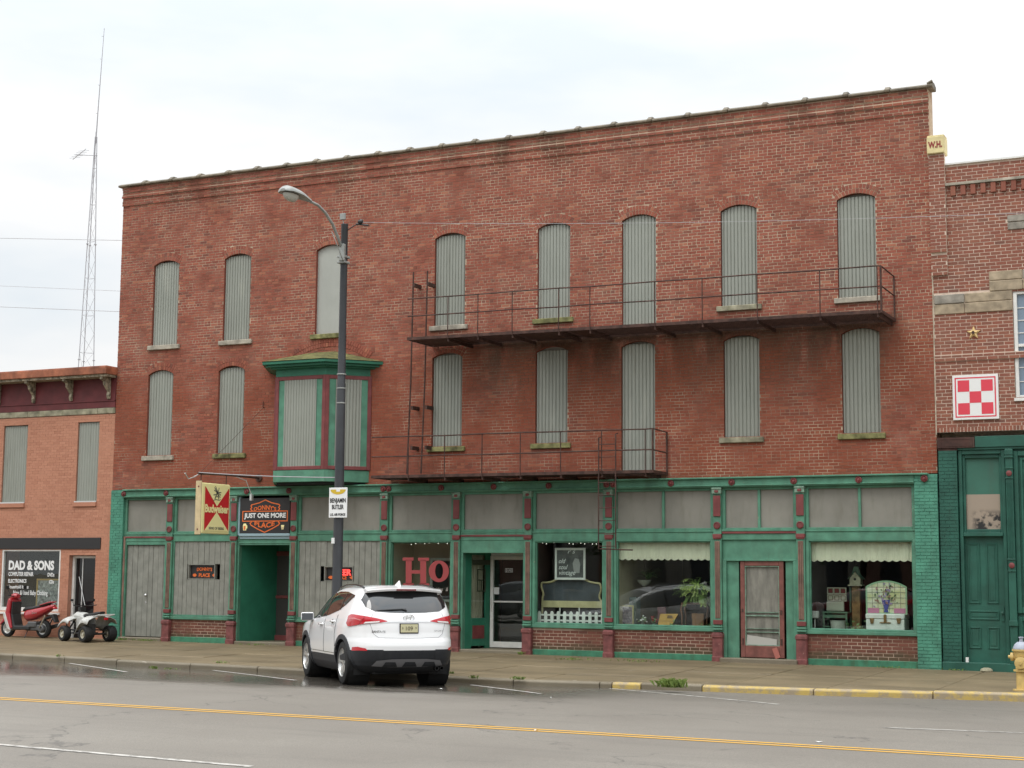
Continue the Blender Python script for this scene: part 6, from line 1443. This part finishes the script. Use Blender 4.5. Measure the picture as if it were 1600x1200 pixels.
            mb = MB(); mb.lathe([(.243,.215),(.236,.218),(.225,.20),(.215,.12),(.0,.10)], (xw, cy, WR), YW, 36, cap=False); mb.build('rim', M_rim, parent=tyre_w, local=True, smooth=35)
            mb = MB(); mb.lathe([(.208,.13),(.0,.125)], (xw, cy, WR), YW, 24, cap=False); mb.build('brake_disc', M_under, parent=tyre_w, local=True)
            for k in range(5):
                for dd in (-.14, .14):
                    an = 2*math.pi*k/5+.3; d = Vector((math.cos(an+dd*.35), 0, math.sin(an+dd*.35))); e = Vector((math.cos(an+dd), 0, math.sin(an+dd))); c = Vector((xw, cy, WR)); p0 = c+d*.035+Vector((0, sg*.185, 0)); p1 = c+e*.225+Vector((0, sg*.205, 0)); s_ = (p1-p0).normalized().cross(Vector((0, 1, 0)))*.018
                    mb = MB(); dn = Vector((0, -sg*.03, 0)); mb.add([p0-s_*1.3, p0+s_*1.3, p1+s_, p1-s_, p0-s_*1.3+dn, p0+s_*1.3+dn, p1+s_+dn, p1-s_+dn], [(0,1,2,3),(7,6,5,4),(0,4,5,1),(1,5,6,2),(2,6,7,3),(3,7,4,0)]); mb.build('spoke', M_rim, parent=tyre_w, local=True)
            mb = MB(); mb.lathe([(.05,.17),(.045,.198),(.0,.20)], (xw, cy, WR), YW, 14, cap=False); mb.build('hub_cap', M_rim, parent=tyre_w, local=True, smooth=40)
        # tail lamps, wrapping from the tailgate round to the flank
        lo = [(.15,1.066),(.19,1.048),(.25,1.035),(.32,1.012),(.385,.985),(.44,.975),(.495,1.03),(.54,1.12)]
        hi = [(.15,1.074),(.19,1.10),(.25,1.13),(.32,1.155),(.385,1.17),(.44,1.18),(.495,1.18),(.54,1.15)]
        mb = MB(); patch(mb, lo, hi, lambda t_, z: cornerP(t_, z, .014, sg), 34, 6, flip=sg > 0); tl = mb.build('tail_lamp', M_tail, smooth=True, **L)
        if detail:
            mb = MB(); patch(mb, [(.20,1.052),(.29,1.03)], [(.20,1.074),(.29,1.06)], lambda t_, z: cornerP(t_, z, .018, sg), 6, 2, flip=sg > 0); mb.build('reversing_lens', M_swhite, parent=tl, local=True)
            mb = MB(); patch(mb, [(.322,1.015),(.326,1.015)], [(.322,1.152),(.326,1.152)], lambda t_, z: cornerP(t_, z, .017, sg), 1, 4, flip=sg > 0); mb.build('lens_seam', M_taild, parent=tl, local=True)
            mb = MB(); patch(mb, [(.34,1.08),(.42,1.11),(.50,1.10)], [(.34,1.095),(.42,1.125),(.50,1.115)], lambda t_, z: cornerP(t_, z, .018, sg), 8, 2, flip=sg > 0); mb.build('light_guide', plain('lamp_glow_strip', (.75,.25,.25), .2), parent=tl, local=True)
            mb = MB(); patch(mb, [(.24,.585),(.31,.585),(.375,.575)], [(.25,.625),(.31,.645),(.37,.635)], lambda t_, z: cornerP(t_, z, .010, sg), 10, 3, flip=sg > 0); mb.build('reflector', M_tail, smooth=True, **L)
        mb = MB(); patch(mb, [(.15,.40),(.26,.40),(.34,.40),(.42,.40),(.50,.40),(.57,.40)], [(.15,.602),(.26,.602),(.34,.602),(.42,.575),(.50,.515),(.57,.478)], lambda t_, z: cornerP(t_, z, .007, sg), 24, 5, flip=sg > 0); mb.build('bumper_corner', M_clad, smooth=True, **L)
        # head lamps
        mb = MB(); patch(mb, [(2.02,.80),(1.75,.93)], [(2.02,.90),(1.72,.985)], sp(.012, sg), 8, 3, flip=sg < 0); mb.build('headlight', M_chrome, smooth=True, **L)
    # windscreen
    fx = lambda off: (lambda y, z: Vector((2*((prof(z)[1]+prof(z)[0])/2)-rearX(y, z)+off, y, z)))
    mb = MB(); patch(mb, [(-.74,1.13),(0,1.12),(.74,1.13)], [(-.62,1.50),(0,1.53),(.62,1.50)], fx(.006), 16, 8); mb.build('windscreen', M_cglass, smooth=True, **L)
    # tailgate glass with its dark wrap, wiper, spoiler
    mb = MB(); patch(mb, [(-.70,1.30),(-.56,1.235),(-.3,1.215),(0,1.21),(.3,1.215),(.56,1.235),(.70,1.30)], [(-.735,1.42),(-.66,1.535),(-.35,1.56),(0,1.565),(.35,1.56),(.66,1.535),(.735,1.42)], rp(.008), 30, 8, flip=True); rw_ = mb.build('rear_window', M_cglass, smooth=True, **L)
    mb = MB(); patch(mb, [(-.60,1.545),(0,1.572),(.60,1.545)], [(-.57,1.60),(0,1.63),(.57,1.60)], rp(.004), 16, 3, flip=True); mb.build('spoiler_shadow_gap', M_ctrim, smooth=True, **L)
    mb = MB(); rows = []
    for k in range(17):
        y = -.66+1.32*k/16; e = 1-abs(y/.66)**4; x0 = -1.70; zt = 1.655-.05*(y/.66)**2; xr = -2.06+.10*(y/.66)**2; zr = 1.607-.035*(y/.66)**2
        rows.append([(x0, y, zt-.012), (-1.85, y, zt-.004), (xr, y, zr), (xr+.015, y, zr-.032), (-1.90, y, zr-.035), (-1.75, y, zt-.05)])
    mb.grid(rows); mb.add(rows[0], [tuple(range(6))]); mb.add(rows[-1], [tuple(range(5, -1, -1))]); spo = mb.build('roof_spoiler', pm, smooth=50, **L)
    mb = MB(); mb.box(-2.062, -2.04, -.17, .17, 1.577, 1.602); mb.build('brake_light', M_taild, parent=spo, local=True)
    if detail:
        mb = MB(); mb.tube([rp(.02)(.02, 1.245), rp(.028)(.10, 1.27), rp(.03)(.30, 1.262), rp(.022)(.52, 1.248)], [.016, .012, .010, .006], 6); mb.tube([rp(.014)(.03, 1.275), rp(.014)(.54, 1.252)], .006, 4); mb.build('wiper', M_ctrim, **L)
        mb = MB(); mb.add([(-1.42,-.025,1.668),(-1.42,.025,1.668),(-1.66,.025,1.625),(-1.66,-.025,1.625),(-1.60,0,1.75),(-1.66,0,1.74)], [(0,1,4),(1,2,5,4),(2,3,5),(3,0,4,5)]); mb.build('roof_aerial', pm, **L)
        # number plate, emblem, lettering, chrome strip
        back = lambda off: (lambda x, y, z: Vector((rearX(0, z)-off+0*x, -x, z)))
        px_ = rearX(0, .95)-.012
        mb = MB(); mb.box(px_-.006, px_+.02, -.165, .165, .865, 1.035); pl_ = mb.build('number_plate', M_ctrim, bevel=.006, **L)
        mb = MB(); mb.box(px_-.009, px_-.0065, -.15, .15, .885, 1.02); mb.build('plate_face', M_plate, parent=pl_, local=True)
        rx = lambda cz, k: (lambda x, y, z: Vector((rearX(0, cz+z)-k+y*.2, -x, cz+z)))
        mb = MB(); vsf = lambda x, y, z: Vector((px_-.012, -x, .95+z)); addtext(mb, '109', None, .095, fn=vsf, fit=.12); addtext(mb, 'B', None, .05, fn=lambda x, y, z: Vector((px_-.012, .115-x, .955+z))); addtext(mb, '9', None, .05, fn=lambda x, y, z: Vector((px_-.012, -.115-x, .955+z))); mb.build('lettering', plain('plate_ink', (.10,.07,.05), .5), parent=pl_, local=True)
        mb = MB(); zc_ = 1.125; xe = rearX(0, zc_)-.008
        mb.tube([Vector((xe-.002, .095*math.cos(a), zc_+.05*math.sin(a))) for a in [2*math.pi*k/24 for k in range(25)]], .007, 5); ribbon(mb, [(-.05,-.034),(-.025,.034)], .014, lambda u, v: (xe-.006, -u, zc_+v)); ribbon(mb, [(.025,-.034),(.05,.034)], .014, lambda u, v: (xe-.006, -u, zc_+v)); ribbon(mb, [(-.04,-.004),(.04,.004)], .012, lambda u, v: (xe-.0065, -u, zc_+v)); mb.build('emblem', M_chrome, **L)
        mb = MB(); patch(mb, [(-.52,1.045),(0,1.047),(.52,1.045)], [(-.52,1.06),(0,1.064),(.52,1.06)], rp(.008), 16, 1, flip=True); mb.build('chrome_strip', M_chrome, smooth=True, **L)
        mb = MB(); addtext(mb, 'SANTA FE', None, .05, fn=lambda x, y, z: rp(.008)(.52-x, .90+z), fit=.22, bold=.001); mb.build('badge', M_chrome, **L)
        mb = MB(); addtext(mb, 'SPORT', None, .035, fn=lambda x, y, z: rp(.008)(-.53-x, .91+z), fit=.17); mb.build('badge', M_chrome, **L)
        mb = MB()
        for pts in ([(.60,1.20),(.66,1.05),(.60,.86),(.52,.80),(0,.785),(-.52,.80),(-.60,.86),(-.66,1.05),(-.60,1.20)],):
            for a, b in zip(pts, pts[1:]): mb.tube([rp(.001)(a[0]+(b[0]-a[0])*k/5, a[1]+(b[1]-a[1])*k/5) for k in range(6)], .0035, 4)
        mb.build('tailgate_seam', plain('seam_grey', (.30,.30,.31), .6), **L)
        mb = MB(); patch(mb, [(-.62,.33),(-.3,.31),(0,.31),(.3,.31),(.62,.33)], [(-.55,.42),(-.3,.445),(0,.447),(.3,.445),(.55,.42)], rp(.016), 20, 3, flip=True); sk = mb.build('skid_plate', M_skid, smooth=True, **L)
        mb = MB()
        for y in (-.36, -.02, .32): patch(mb, [(y-.13,.315),(y+.13,.315)], [(y-.085,.395),(y+.085,.395)], rp(.021), 5, 2, flip=True)
        mb.build('skid_recess', M_clad, parent=sk, local=True)
        for y in (-.50, -.60):
            mb = MB(); mb.lathe([(.035,0),(.035,.2),(.028,.2),(.028,.02),(0,.02)], (rearX(y, .3)+.12, y, .285), (Vector((0,1,0)), Vector((0,0,1)), Vector((-1,0,0))), 12, cap=False); mb.build('exhaust_pipe', M_ctrim, smooth=40, **L)
        mb = MB(); mb.box(-2.0, 1.9, -.55, .55, .19, .3); mb.box(-2.05, -1.5, -.3, .3, .22, .34); mb.tube([(AX_R, -.7, WR-.05), (AX_R, .7, WR-.05)], .045, 8); mb.tube([(-2.0, -.45, .24), (-1.6, -.2, .22), (-.5, -.2, .24)], .05, 8); mb.build('underbody', M_under, **L)
        for sg in (1, -1):
            mb = MB(); mb.box(AX_R-.45, AX_R-.435, sg*.70-.12, sg*.70+.12, .17, .45); mb.build('mud_flap', M_under, **L)
    return car
M_cmirr = plain('mirror_back', (.10,.11,.12), .15)
def thing_part(car, name, mb, m): return mb.build(name, m, parent=car, local=True, smooth=35)
suv = make_suv('parked_car', 'white SUV parked nose to the kerb with red tail lamps', 'car', M_cwhite)
suv.location = (-16.14, -7.50, -.205); suv.rotation_euler = (0, R(.5), R(90+46)); suv.scale = (1.085, 1.085, 1.085)
# ------------------------------------------------------------------ red scooter
M_sred2 = carpaint('scooter_red', (.40,.012,.022)); M_bplast = plain('black_plastic', (.018,.018,.018), .45); M_sgrey = plain('engine_grey', (.12,.12,.12), .45, .5); M_cwhite2 = paint('white_plastic', (.58,.58,.55), .12, 9, .4, .4, (.2,.19,.17), obj=True)
sco = thing('scooter', 'red and white motor scooter with black seat parked by the shop window', 'scooter', (-31.36, -.55, walkZ(-31.36, -.55)), R(180-2)); sco.scale = (1.06, 1.06, 1.06)
L = dict(parent=sco, local=True)        # local: forward +x, up +z
YN = (Vector((1,0,0)), Vector((0,0,1)), Vector((0,1,0)))
def wheel(par, x, y, r, w, n=20, rim=M_rim, name='wheel', rr=.62, spokes=3):
    mb = MB(); mb.lathe([(r*rr,-w*.5),(r*.86,-w*.5),(r*.96,-w*.38),(r,-w*.15),(r,w*.15),(r*.96,w*.38),(r*.86,w*.5),(r*rr,w*.5)], (x, y, r), YN, n, cap=False); wl = mb.build(name, M_tyre, parent=par, local=True, smooth=40)
    mb = MB()
    for s in (-1, 1): mb.lathe([(r*rr,s*w*.42),(r*rr*.85,s*w*.40),(r*rr*.80,s*w*.2),(r*.2,s*w*.25),(r*.16,s*w*.45),(0,s*w*.45)], (x, y, r), YN, n, cap=False)
    mb.build('rim', rim, parent=wl, local=True, smooth=40)
    return wl
wheel(sco, .64, 0, .235, .10); wheel(sco, -.60, 0, .235, .12)
mb = MB(); mb.prismY([(.40,.20),(.46,.18),(.66,.46),(.88,.30),(.90,.33),(.74,.52),(.56,.56),(.50,.5)][::-1], -.07, .07); mb.build('front_mudguard', M_sred2, bevel=.02, seg=2, **L)
mb = MB(); mb.tube([(.64,-.08,.235),(.60,-.08,.50),(.50,-.05,.62)], .022, 6); mb.tube([(.64,.08,.235),(.60,.08,.50),(.50,.05,.62)], .022, 6); mb.build('fork', M_sgrey, **L)
def hull(mb, secs, mi=0):
    """loft of rounded sections: (x, zc, half width, half height)"""
    rows = []
    for x, zc, w, h in secs: rows.append([(x, w*math.copysign(abs(math.cos(a))**.7, math.cos(a)), zc+h*math.copysign(abs(math.sin(a))**.7, math.sin(a))) for a in [2*math.pi*k/16 for k in range(17)]])
    mb.grid(rows, mi); mb.add(rows[0], [tuple(range(16))], mi); mb.add(rows[-1], [tuple(range(15, -1, -1))], mi)
mb = MB(); mb.prismY([(.33,.22),(.46,.24),(.60,.62),(.52,.98),(.46,1.02),(.40,.96),(.44,.62)], -.20, .20); mb.build('leg_shield', M_sred2, bevel=.05, seg=3, **L)
mb = MB(); mb.prismY([(.38,.17),(.50,.22),(.66,.58),(.62,.66),(.56,.60),(.42,.30)], -.215, .215); mb.build('shield_trim', M_cwhite2, bevel=.02, **L)
mb = MB(); mb.prismY([(-.25,.20),(.34,.20),(.42,.60),(.40,.92),(.36,.92),(.37,.60),(.28,.30),(-.25,.30)], -.17, .17); mb.build('footboard', M_bplast, bevel=.02, **L)
mb = MB(); hull(mb, [(.56,1.0,.06,.05),(.50,1.03,.11,.085),(.42,1.06,.12,.085),(.33,1.06,.07,.05)]); mb.build('headset', M_sred2, smooth=50, **L)
mb = MB(); mb.lathe([(.0,0),(.06,.02),(.07,-.02)], (.57, 0, .90), (Vector((0,1,0)), Vector((0,0,1)), Vector((1,0,0))), 12, cap=False); mb.build('headlight', M_chrome, **L)
mb = MB(); mb.tube([(.36,-.33,1.08),(.40,-.15,1.06),(.40,.15,1.06),(.36,.33,1.08)], .016, 6); mb.build('handlebar', M_bplast, **L)
for s in (-1, 1):
    mb = MB(); mb.tube([(.38, s*.22, 1.08), (.42, s*.30, 1.24)], .007, 5); mb.obox((.42, s*.31, 1.29), (.008,0,0), (0,.055,0), (0,0,.045)); mb.build('mirror', M_bplast, **L)
mb = MB(); hull(mb, [(.02,.58,.10,.10),(-.10,.58,.16,.16),(-.35,.62,.17,.15),(-.62,.70,.15,.11),(-.88,.80,.09,.06),(-.95,.83,.04,.03)]); mb.build('rear_body', M_sred2, smooth=50, **L)
mb = MB(); hull(mb, [(.08,.70,.08,.03),(-.02,.73,.13,.06),(-.30,.755,.14,.06),(-.50,.80,.13,.06),(-.72,.87,.10,.05),(-.80,.90,.05,.03)]); mb.build('seat', M_bplast, smooth=50, **L)
mb = MB(); mb.tube([(-.55,.13,.84),(-.85,.12,.92),(-.98,.0,.93),(-.85,-.12,.92),(-.55,-.13,.84)], .016, 6); mb.build('grab_rail', M_sred2, smooth=True, **L)
mb = MB(); mb.box(-1.0, -.92, -.07, .07, .74, .80); mb.build('tail_lamp', M_tail, bevel=.02, **L)
mb = MB(); mb.prismY([(-.62,.50),(-.95,.62),(-1.06,.42),(-1.02,.40),(-.9,.54),(-.62,.46)], -.08, .08); mb.build('rear_mudguard', M_bplast, bevel=.01, **L)
mb = MB(); mb.box(-.62, -.05, -.10, .12, .18, .34); mb.box(-.45, -.15, -.16, .16, .26, .42); mb.lathe([(.10,-.14),(.10,.14)], (-.60, 0, .235), YN, 14); mb.build('engine', M_sgrey, bevel=.03, **L)
mb = MB(); mb.tube([(-.25,-.15,.24),(-.55,-.19,.24),(-.90,-.20,.33)], [.03,.055,.05], 8); mb.build('exhaust', M_sgrey, smooth=40, **L)
mb = MB(); mb.tube([(-.60,.16,.26),(-.78,.16,.60)], .022, 6); mb.tube([(-.60,-.16,.26),(-.78,-.16,.60)], .022, 6); mb.build('shock_absorber', M_chrome, **L)
mb = MB(); mb.tube([(-.1,.05,.2),(-.16,.22,.0)], .012, 5); mb.build('kick_stand', M_bplast, **L)
mb = MB()
for s in (1, -1): addtext(mb, 'Sport', None, .08, fn=lambda x, y, z, s=s: Vector((-.40+x*(-s if s < 0 else -1), s*.172, .64+z)), shear=.3)
mb.build('lettering', M_cwhite2, **L)

# ------------------------------------------------------------------ small white quad bike
qd = thing('quad_bike', 'small white four wheeled quad bike with fat black tyres beside the green pier', 'quad bike', (-28.68, -1.18, walkZ(-28.68, -1.2)), R(163))
L = dict(parent=qd, local=True)
M_qrim = plain('cream_rim', (.55,.52,.42), .4, .2)
for x in (.52, -.50):
    for s in (1, -1): wheel(qd, x, s*.36, .205 if x > 0 else .215, .19 if x > 0 else .23, 18, M_qrim, rr=.55)
mb = MB(); mb.tube([(.55,.26,.30),(-.55,.22,.30)], .022, 6); mb.tube([(.55,-.26,.30),(-.55,-.22,.30)], .022, 6); mb.tube([(.52,-.36,.21),(.52,.36,.21)], .022, 6); mb.tube([(-.50,-.38,.21),(-.50,.38,.21)], .03, 6)
for s in (1, -1): mb.tube([(.50,s*.30,.22),(.42,s*.14,.55)], .025, 6)
mb.build('frame', M_bplast, **L)
mb = MB(); mb.box(-.20, .22, -.14, .14, .20, .46); mb.lathe([(.11,-.17),(.11,.17)], (.05, 0, .33), YN, 14); mb.build('engine', M_sgrey, bevel=.03, **L)
mb = MB(); hull(mb, [(.66,.58,.05,.04),(.56,.62,.14,.08),(.36,.68,.17,.10),(.15,.66,.15,.09),(.02,.60,.12,.06)]); mb.build('front_body', M_cwhite2, smooth=50, **L)
for s in (1, -1):
    mb = MB(); rows = []
    for k in range(9):
        t_ = k/8; x = .80-.50*t_; z = .40+.15*math.sin(t_*math.pi*.8)+.02*t_; rows.append([(x, s*.12, z+.09), (x, s*.26, z+.07), (x, s*.38, z+.02), (x, s*.42, z-.06)])
    mb.grid(rows, flip=s > 0); o = mb.build('front_mudguard', M_cwhite2, smooth=50, **L); so = o.modifiers.new('thick', 'SOLIDIFY'); so.thickness = .012
    mb = MB(); rows = []
    for k in range(9):
        t_ = k/8; x = -.08-.60*t_; z = .30+.33*math.sin(min(1, t_*1.7)*math.pi*.5)-.10*max(0, t_-.62); rows.append([(x, s*.12, z+.05), (x, s*.26, z+.04), (x, s*.40, z-.02), (x, s*.45, z-.13)])
    mb.grid(rows, flip=s > 0); o = mb.build('rear_mudguard', M_cwhite2, smooth=50, **L); so = o.modifiers.new('thick', 'SOLIDIFY'); so.thickness = .012
    mb = MB(); mb.prismY([(.30,.30),(.34,.62),(.10,.66),(-.16,.60),(-.20,.48),(-.02,.36)][::-1], s*.13-.03, s*.13+.03); mb.build('side_panel', M_cwhite2, bevel=.015, **L)
    mb = MB(); mb.box(-.05, .30, s*.24-.07, s*.24+.07, .20, .235); mb.build('foot_rest', M_bplast, bevel=.01, **L)
mb = MB(); hull(mb, [(.12,.66,.08,.03),(.0,.68,.13,.05),(-.30,.70,.16,.055),(-.55,.74,.15,.05),(-.68,.77,.08,.03)]); mb.build('seat', M_bplast, smooth=50, **L)
mb = MB(); mb.tube([(-.55,.22,.66),(-.88,.22,.72),(-.90,-.22,.72),(-.55,-.22,.66)], .016, 6); mb.tube([(-.72,.22,.69),(-.72,-.22,.69)], .012, 6); mb.build('rear_rack', M_cwhite2, **L)
mb = MB(); mb.box(-.88, -.84, -.06, .06, .58, .64); mb.build('tail_lamp', M_tail, bevel=.01, **L)
mb = MB(); mb.tube([(.40,0,.60),(.26,0,.92)], .022, 6); mb.tube([(.16,.36,.95),(.26,.20,.93),(.28,-.20,.93),(.16,-.36,.95)], .015, 6); mb.box(.24,.36,-.09,.09,.80,.90); mb.build('handlebar', M_bplast, bevel=.005, **L)
for s in (1, -1):
    mb = MB(); mb.tube([(.22,s*.28,.94),(.28,s*.33,1.05)], .006, 5); mb.obox((.28,s*.33,1.08), (.008,0,0), (0,.04,0), (0,0,.03)); mb.build('mirror', M_bplast, **L)
mb = MB(); mb.tube([(.72,.16,.30),(.80,.16,.52),(.80,-.16,.52),(.72,-.16,.30)], .018, 6); mb.build('front_bumper', M_bplast, **L)

# ------------------------------------------------------------------ weeds and litter
M_weed = None
t = NT('weed_green'); p_ = t.pos(); t.set(Base_Color=t.ramp(t.noise(p_, 14, 3, .6), [(.3, (.085,.15,.025)), (.7, (.23,.30,.07))]), Roughness=.6); M_weed = t.m
def tuft(mb, c, n, r, h):
    for i in range(n):
        an = rng.uniform(0, 6.28); q = Vector((c[0]+r*rng.gauss(0, .5), c[1]+r*.5*rng.gauss(0, .5), c[2])); d = Vector((math.cos(an), math.sin(an), 0)); l = h*rng.uniform(.5, 1.2); w = Vector((-d.y, d.x, 0))*rng.uniform(.004, .009)
        p1 = q+d*l*.25+Vector((0,0,l*.7)); p2 = q+d*l*.75+Vector((0,0,l*rng.uniform(.5, .95))); mb.add([q-w, q+w, p1+w, p2, p1-w], [(0,1,2,3,4)])
    for i in range(n//2):
        p = Vector((c[0]+r*rng.gauss(0, .55), c[1]+r*.5*rng.gauss(0, .55), c[2]+h*rng.uniform(.1, .8))); u = Vector((rng.gauss(0,1), rng.gauss(0,1), rng.gauss(0,.6))).normalized()*.022; v = Vector((-u.y, u.x, .01)); mb.add([p-u, p+v*.6, p+u, p-v*.6], [(0,1,2,3)])
def gp(px, py, fn):
    d = ray(px, py); lo, hi = 8.0, 60.0
    for i in range(50):
        m = (lo+hi)/2; P_ = CAM+d*m
        if P_.z > fn(P_.x, P_.y): lo = m
        else: hi = m
    return CAM+d*lo
mb = MB(); c = gp(1050, 1074, walkZ); tuft(mb, c, 220, .19, .17); tag(mb.build('weed_clump', M_weed), 'green weeds sprouting from the broken kerb by the yellow paint', 'weeds', kind='stuff')
mb = MB()
for px, py, n, r, h in ((810, 1062, 30, .10, .07), (240, 1045, 26, .09, .07), (92, 1026, 14, .08, .06), (265, 1046, 14, .2, .05), (512, 1010, 24, .30, .05), (345, 1036, 16, .16, .05), (740, 1060, 24, .08, .07), (705, 1053, 20, .08, .06), (235, 1001, 60, .35, .06), (205, 999, 50, .3, .07), (400, 1008, 30, .4, .05), (895, 1031, 40, .35, .06), (1000, 1034, 30, .5, .05), (820, 1022, 24, .07, .08), (1390, 1044, 20, .3, .05), (1500, 1046, 16, .2, .05)):
    q = gp(px, py, walkZ)
    if q.y > -.2: q = Vector((q.x, -.2, walkZ(q.x, -.2)))
    tuft(mb, q, n, r, h)
tag(mb.build('weeds', M_weed), 'scattered small weeds in the pavement joints', 'weeds', kind='stuff')
for px, py, s, lab in ((688, 1077, .09, 'white paper scrap on the wet road right behind the SUV'), (860, 1091, .05, 'pale scrap on the road between the SUV and the stall line'), (838, 1142, .05, 'tiny pale scrap lying beside the yellow centre line'), (1280, 1160, .08, 'flat white paper scrap touching the yellow line at right')):
    q = gp(px, py, roadZ); a = rng.uniform(0, 3); u = Vector((math.cos(a), math.sin(a), 0))*s*.5; v = Vector((-math.sin(a), math.cos(a), 0))*s*.35; mb = MB(); z_ = Vector((0,0,.006)); k = Vector((0,0,.012))
    mb.add([q-u-v+z_, q+u-v+z_+k, q+u+v+z_, q-u+v+z_+k], [(0,1,2,3)]); o = mb.build('paper_scrap', M_paper); tag(o, lab, 'litter', 'paper scraps on the road')

# ------------------------------------------------------------------ across the street: what the shop glass mirrors
M_obrick = paint('far_brick', (.16,.085,.065), .15, 1.5, .85, .3); M_oglass = plain('far_window_glass', (.02,.025,.03), .1); M_ostone = paint('far_stone', (.33,.30,.25), .1, 2, .8, .3)
def farblock(x0, x1, y, h, label, m):
    t_ = thing('facing_building', label, 'building', ((x0+x1)/2, y, 0)); mb = MB(); mb.box(x0, x1, y-10, y, -.4, h); mb.build('wall', m, t_); mb = MB(); mb.box(x0-.1, x1+.1, y-.4, y+.35, h-.6, h+.1); mb.build('cornice', M_ostone, t_, bevel=.02)
    n = int((x1-x0)/2.6)
    for r_ in range(int((h-5)/3.4)+1):
        for k in range(n):
            cx_ = x0+(k+.5)*(x1-x0)/n; z0 = 1.0 if r_ == 0 else 5+3.4*(r_-1); hh_ = 2.0
            mb = MB(); mb.box(cx_-.6, cx_+.6, y-.02, y+.04, z0, z0+hh_); w = mb.build('window', M_oglass, t_); mb = MB(); mb.box(cx_-.75, cx_+.75, y-.02, y+.12, z0-.15, z0-.005); mb.build('sill', M_ostone, w)
farblock(-62, -42, -56, 11, 'tall brown brick block across the street, left end of its row', M_obrick)
farblock(-41.5, -22, -57, 9.5, 'grey stone fronted block across the street between two brick blocks', paint('far_grey', (.20,.19,.17), .1, 1.5, .85, .3))
farblock(-21.5, -2, -56, 12, 'brick block across the street behind the photographer', M_obrick)
farblock(-1.5, 22, -57, 10, 'dark brick block across the street, right end of its row', paint('far_dark', (.11,.07,.06), .1, 1.5, .85, .3))
M_leaf = None
t = NT('tree_leaf'); p_ = t.pos(); t.set(Base_Color=t.ramp(t.noise(p_, 3, 3, .6), [(.3, (.030,.055,.015)), (.7, (.075,.115,.03))]), Roughness=.6); M_leaf = t.m
def tree(x, y, h, label):
    t_ = thing('street_tree', label, 'tree', (x, y, -.3)); mb = MB(); mb.tube([(x, y, -.3), (x+.1, y, h*.35), (x-.1, y, h*.7)], [.22, .17, .08], 8)
    for k in range(5): a = k*1.26; mb.tube([(x, y, h*(.32+.05*k)), (x+math.cos(a)*h*.22, y+math.sin(a)*h*.22, h*(.55+.05*k))], [.09, .03], 6)
    mb.build('trunk', M_wood, t_); mb = MB()
    for i in range(1500):
        c = Vector((rng.gauss(0, .16), rng.gauss(0, .16), rng.gauss(0, .13)))*h+Vector((x, y, h*.68)); u = Vector((rng.gauss(0,1), rng.gauss(0,1), rng.gauss(0,1))).normalized()*.20; v = u.cross(Vector((rng.gauss(0,1), rng.gauss(0,1), rng.gauss(0,1)))).normalized()*.13; mb.add([c-u, c+v, c+u, c-v], [(0,1,2,3)])
    mb.build('crown', M_leaf, t_)
for x, y, h, lab in ((-34, -47, 8, 'street tree across the road before the grey block'), (-24, -48, 7.5, 'street tree across the road at the seam of two blocks'), (-13, -47, 8.5, 'street tree across the road before the brick block'), (-3, -48, 7.5, 'rightmost street tree across the road')): tree(x, y, h, lab)
for nm_, lab, c, x, y, rz in (('red_car', 'dark red car parked across the street, mirrored in the right shop window', (.16,.008,.012), -14.9, -27.6, 180), ('silver_car', 'silver car parked across the street, mirrored in the plant window', (.42,.44,.46), -23.7, -27.8, 180), ('grey_car', 'dark grey car parked across the street behind the silver one', (.10,.11,.12), -31.5, -28, 180)):
    o = make_suv('parked_car', lab, 'car', carpaint(nm_+'_paint', c), 'cars parked across the street', False); o.location = (x, y, roadZ(x, -24.5)+.10); o.rotation_euler = (0, 0, R(rz))
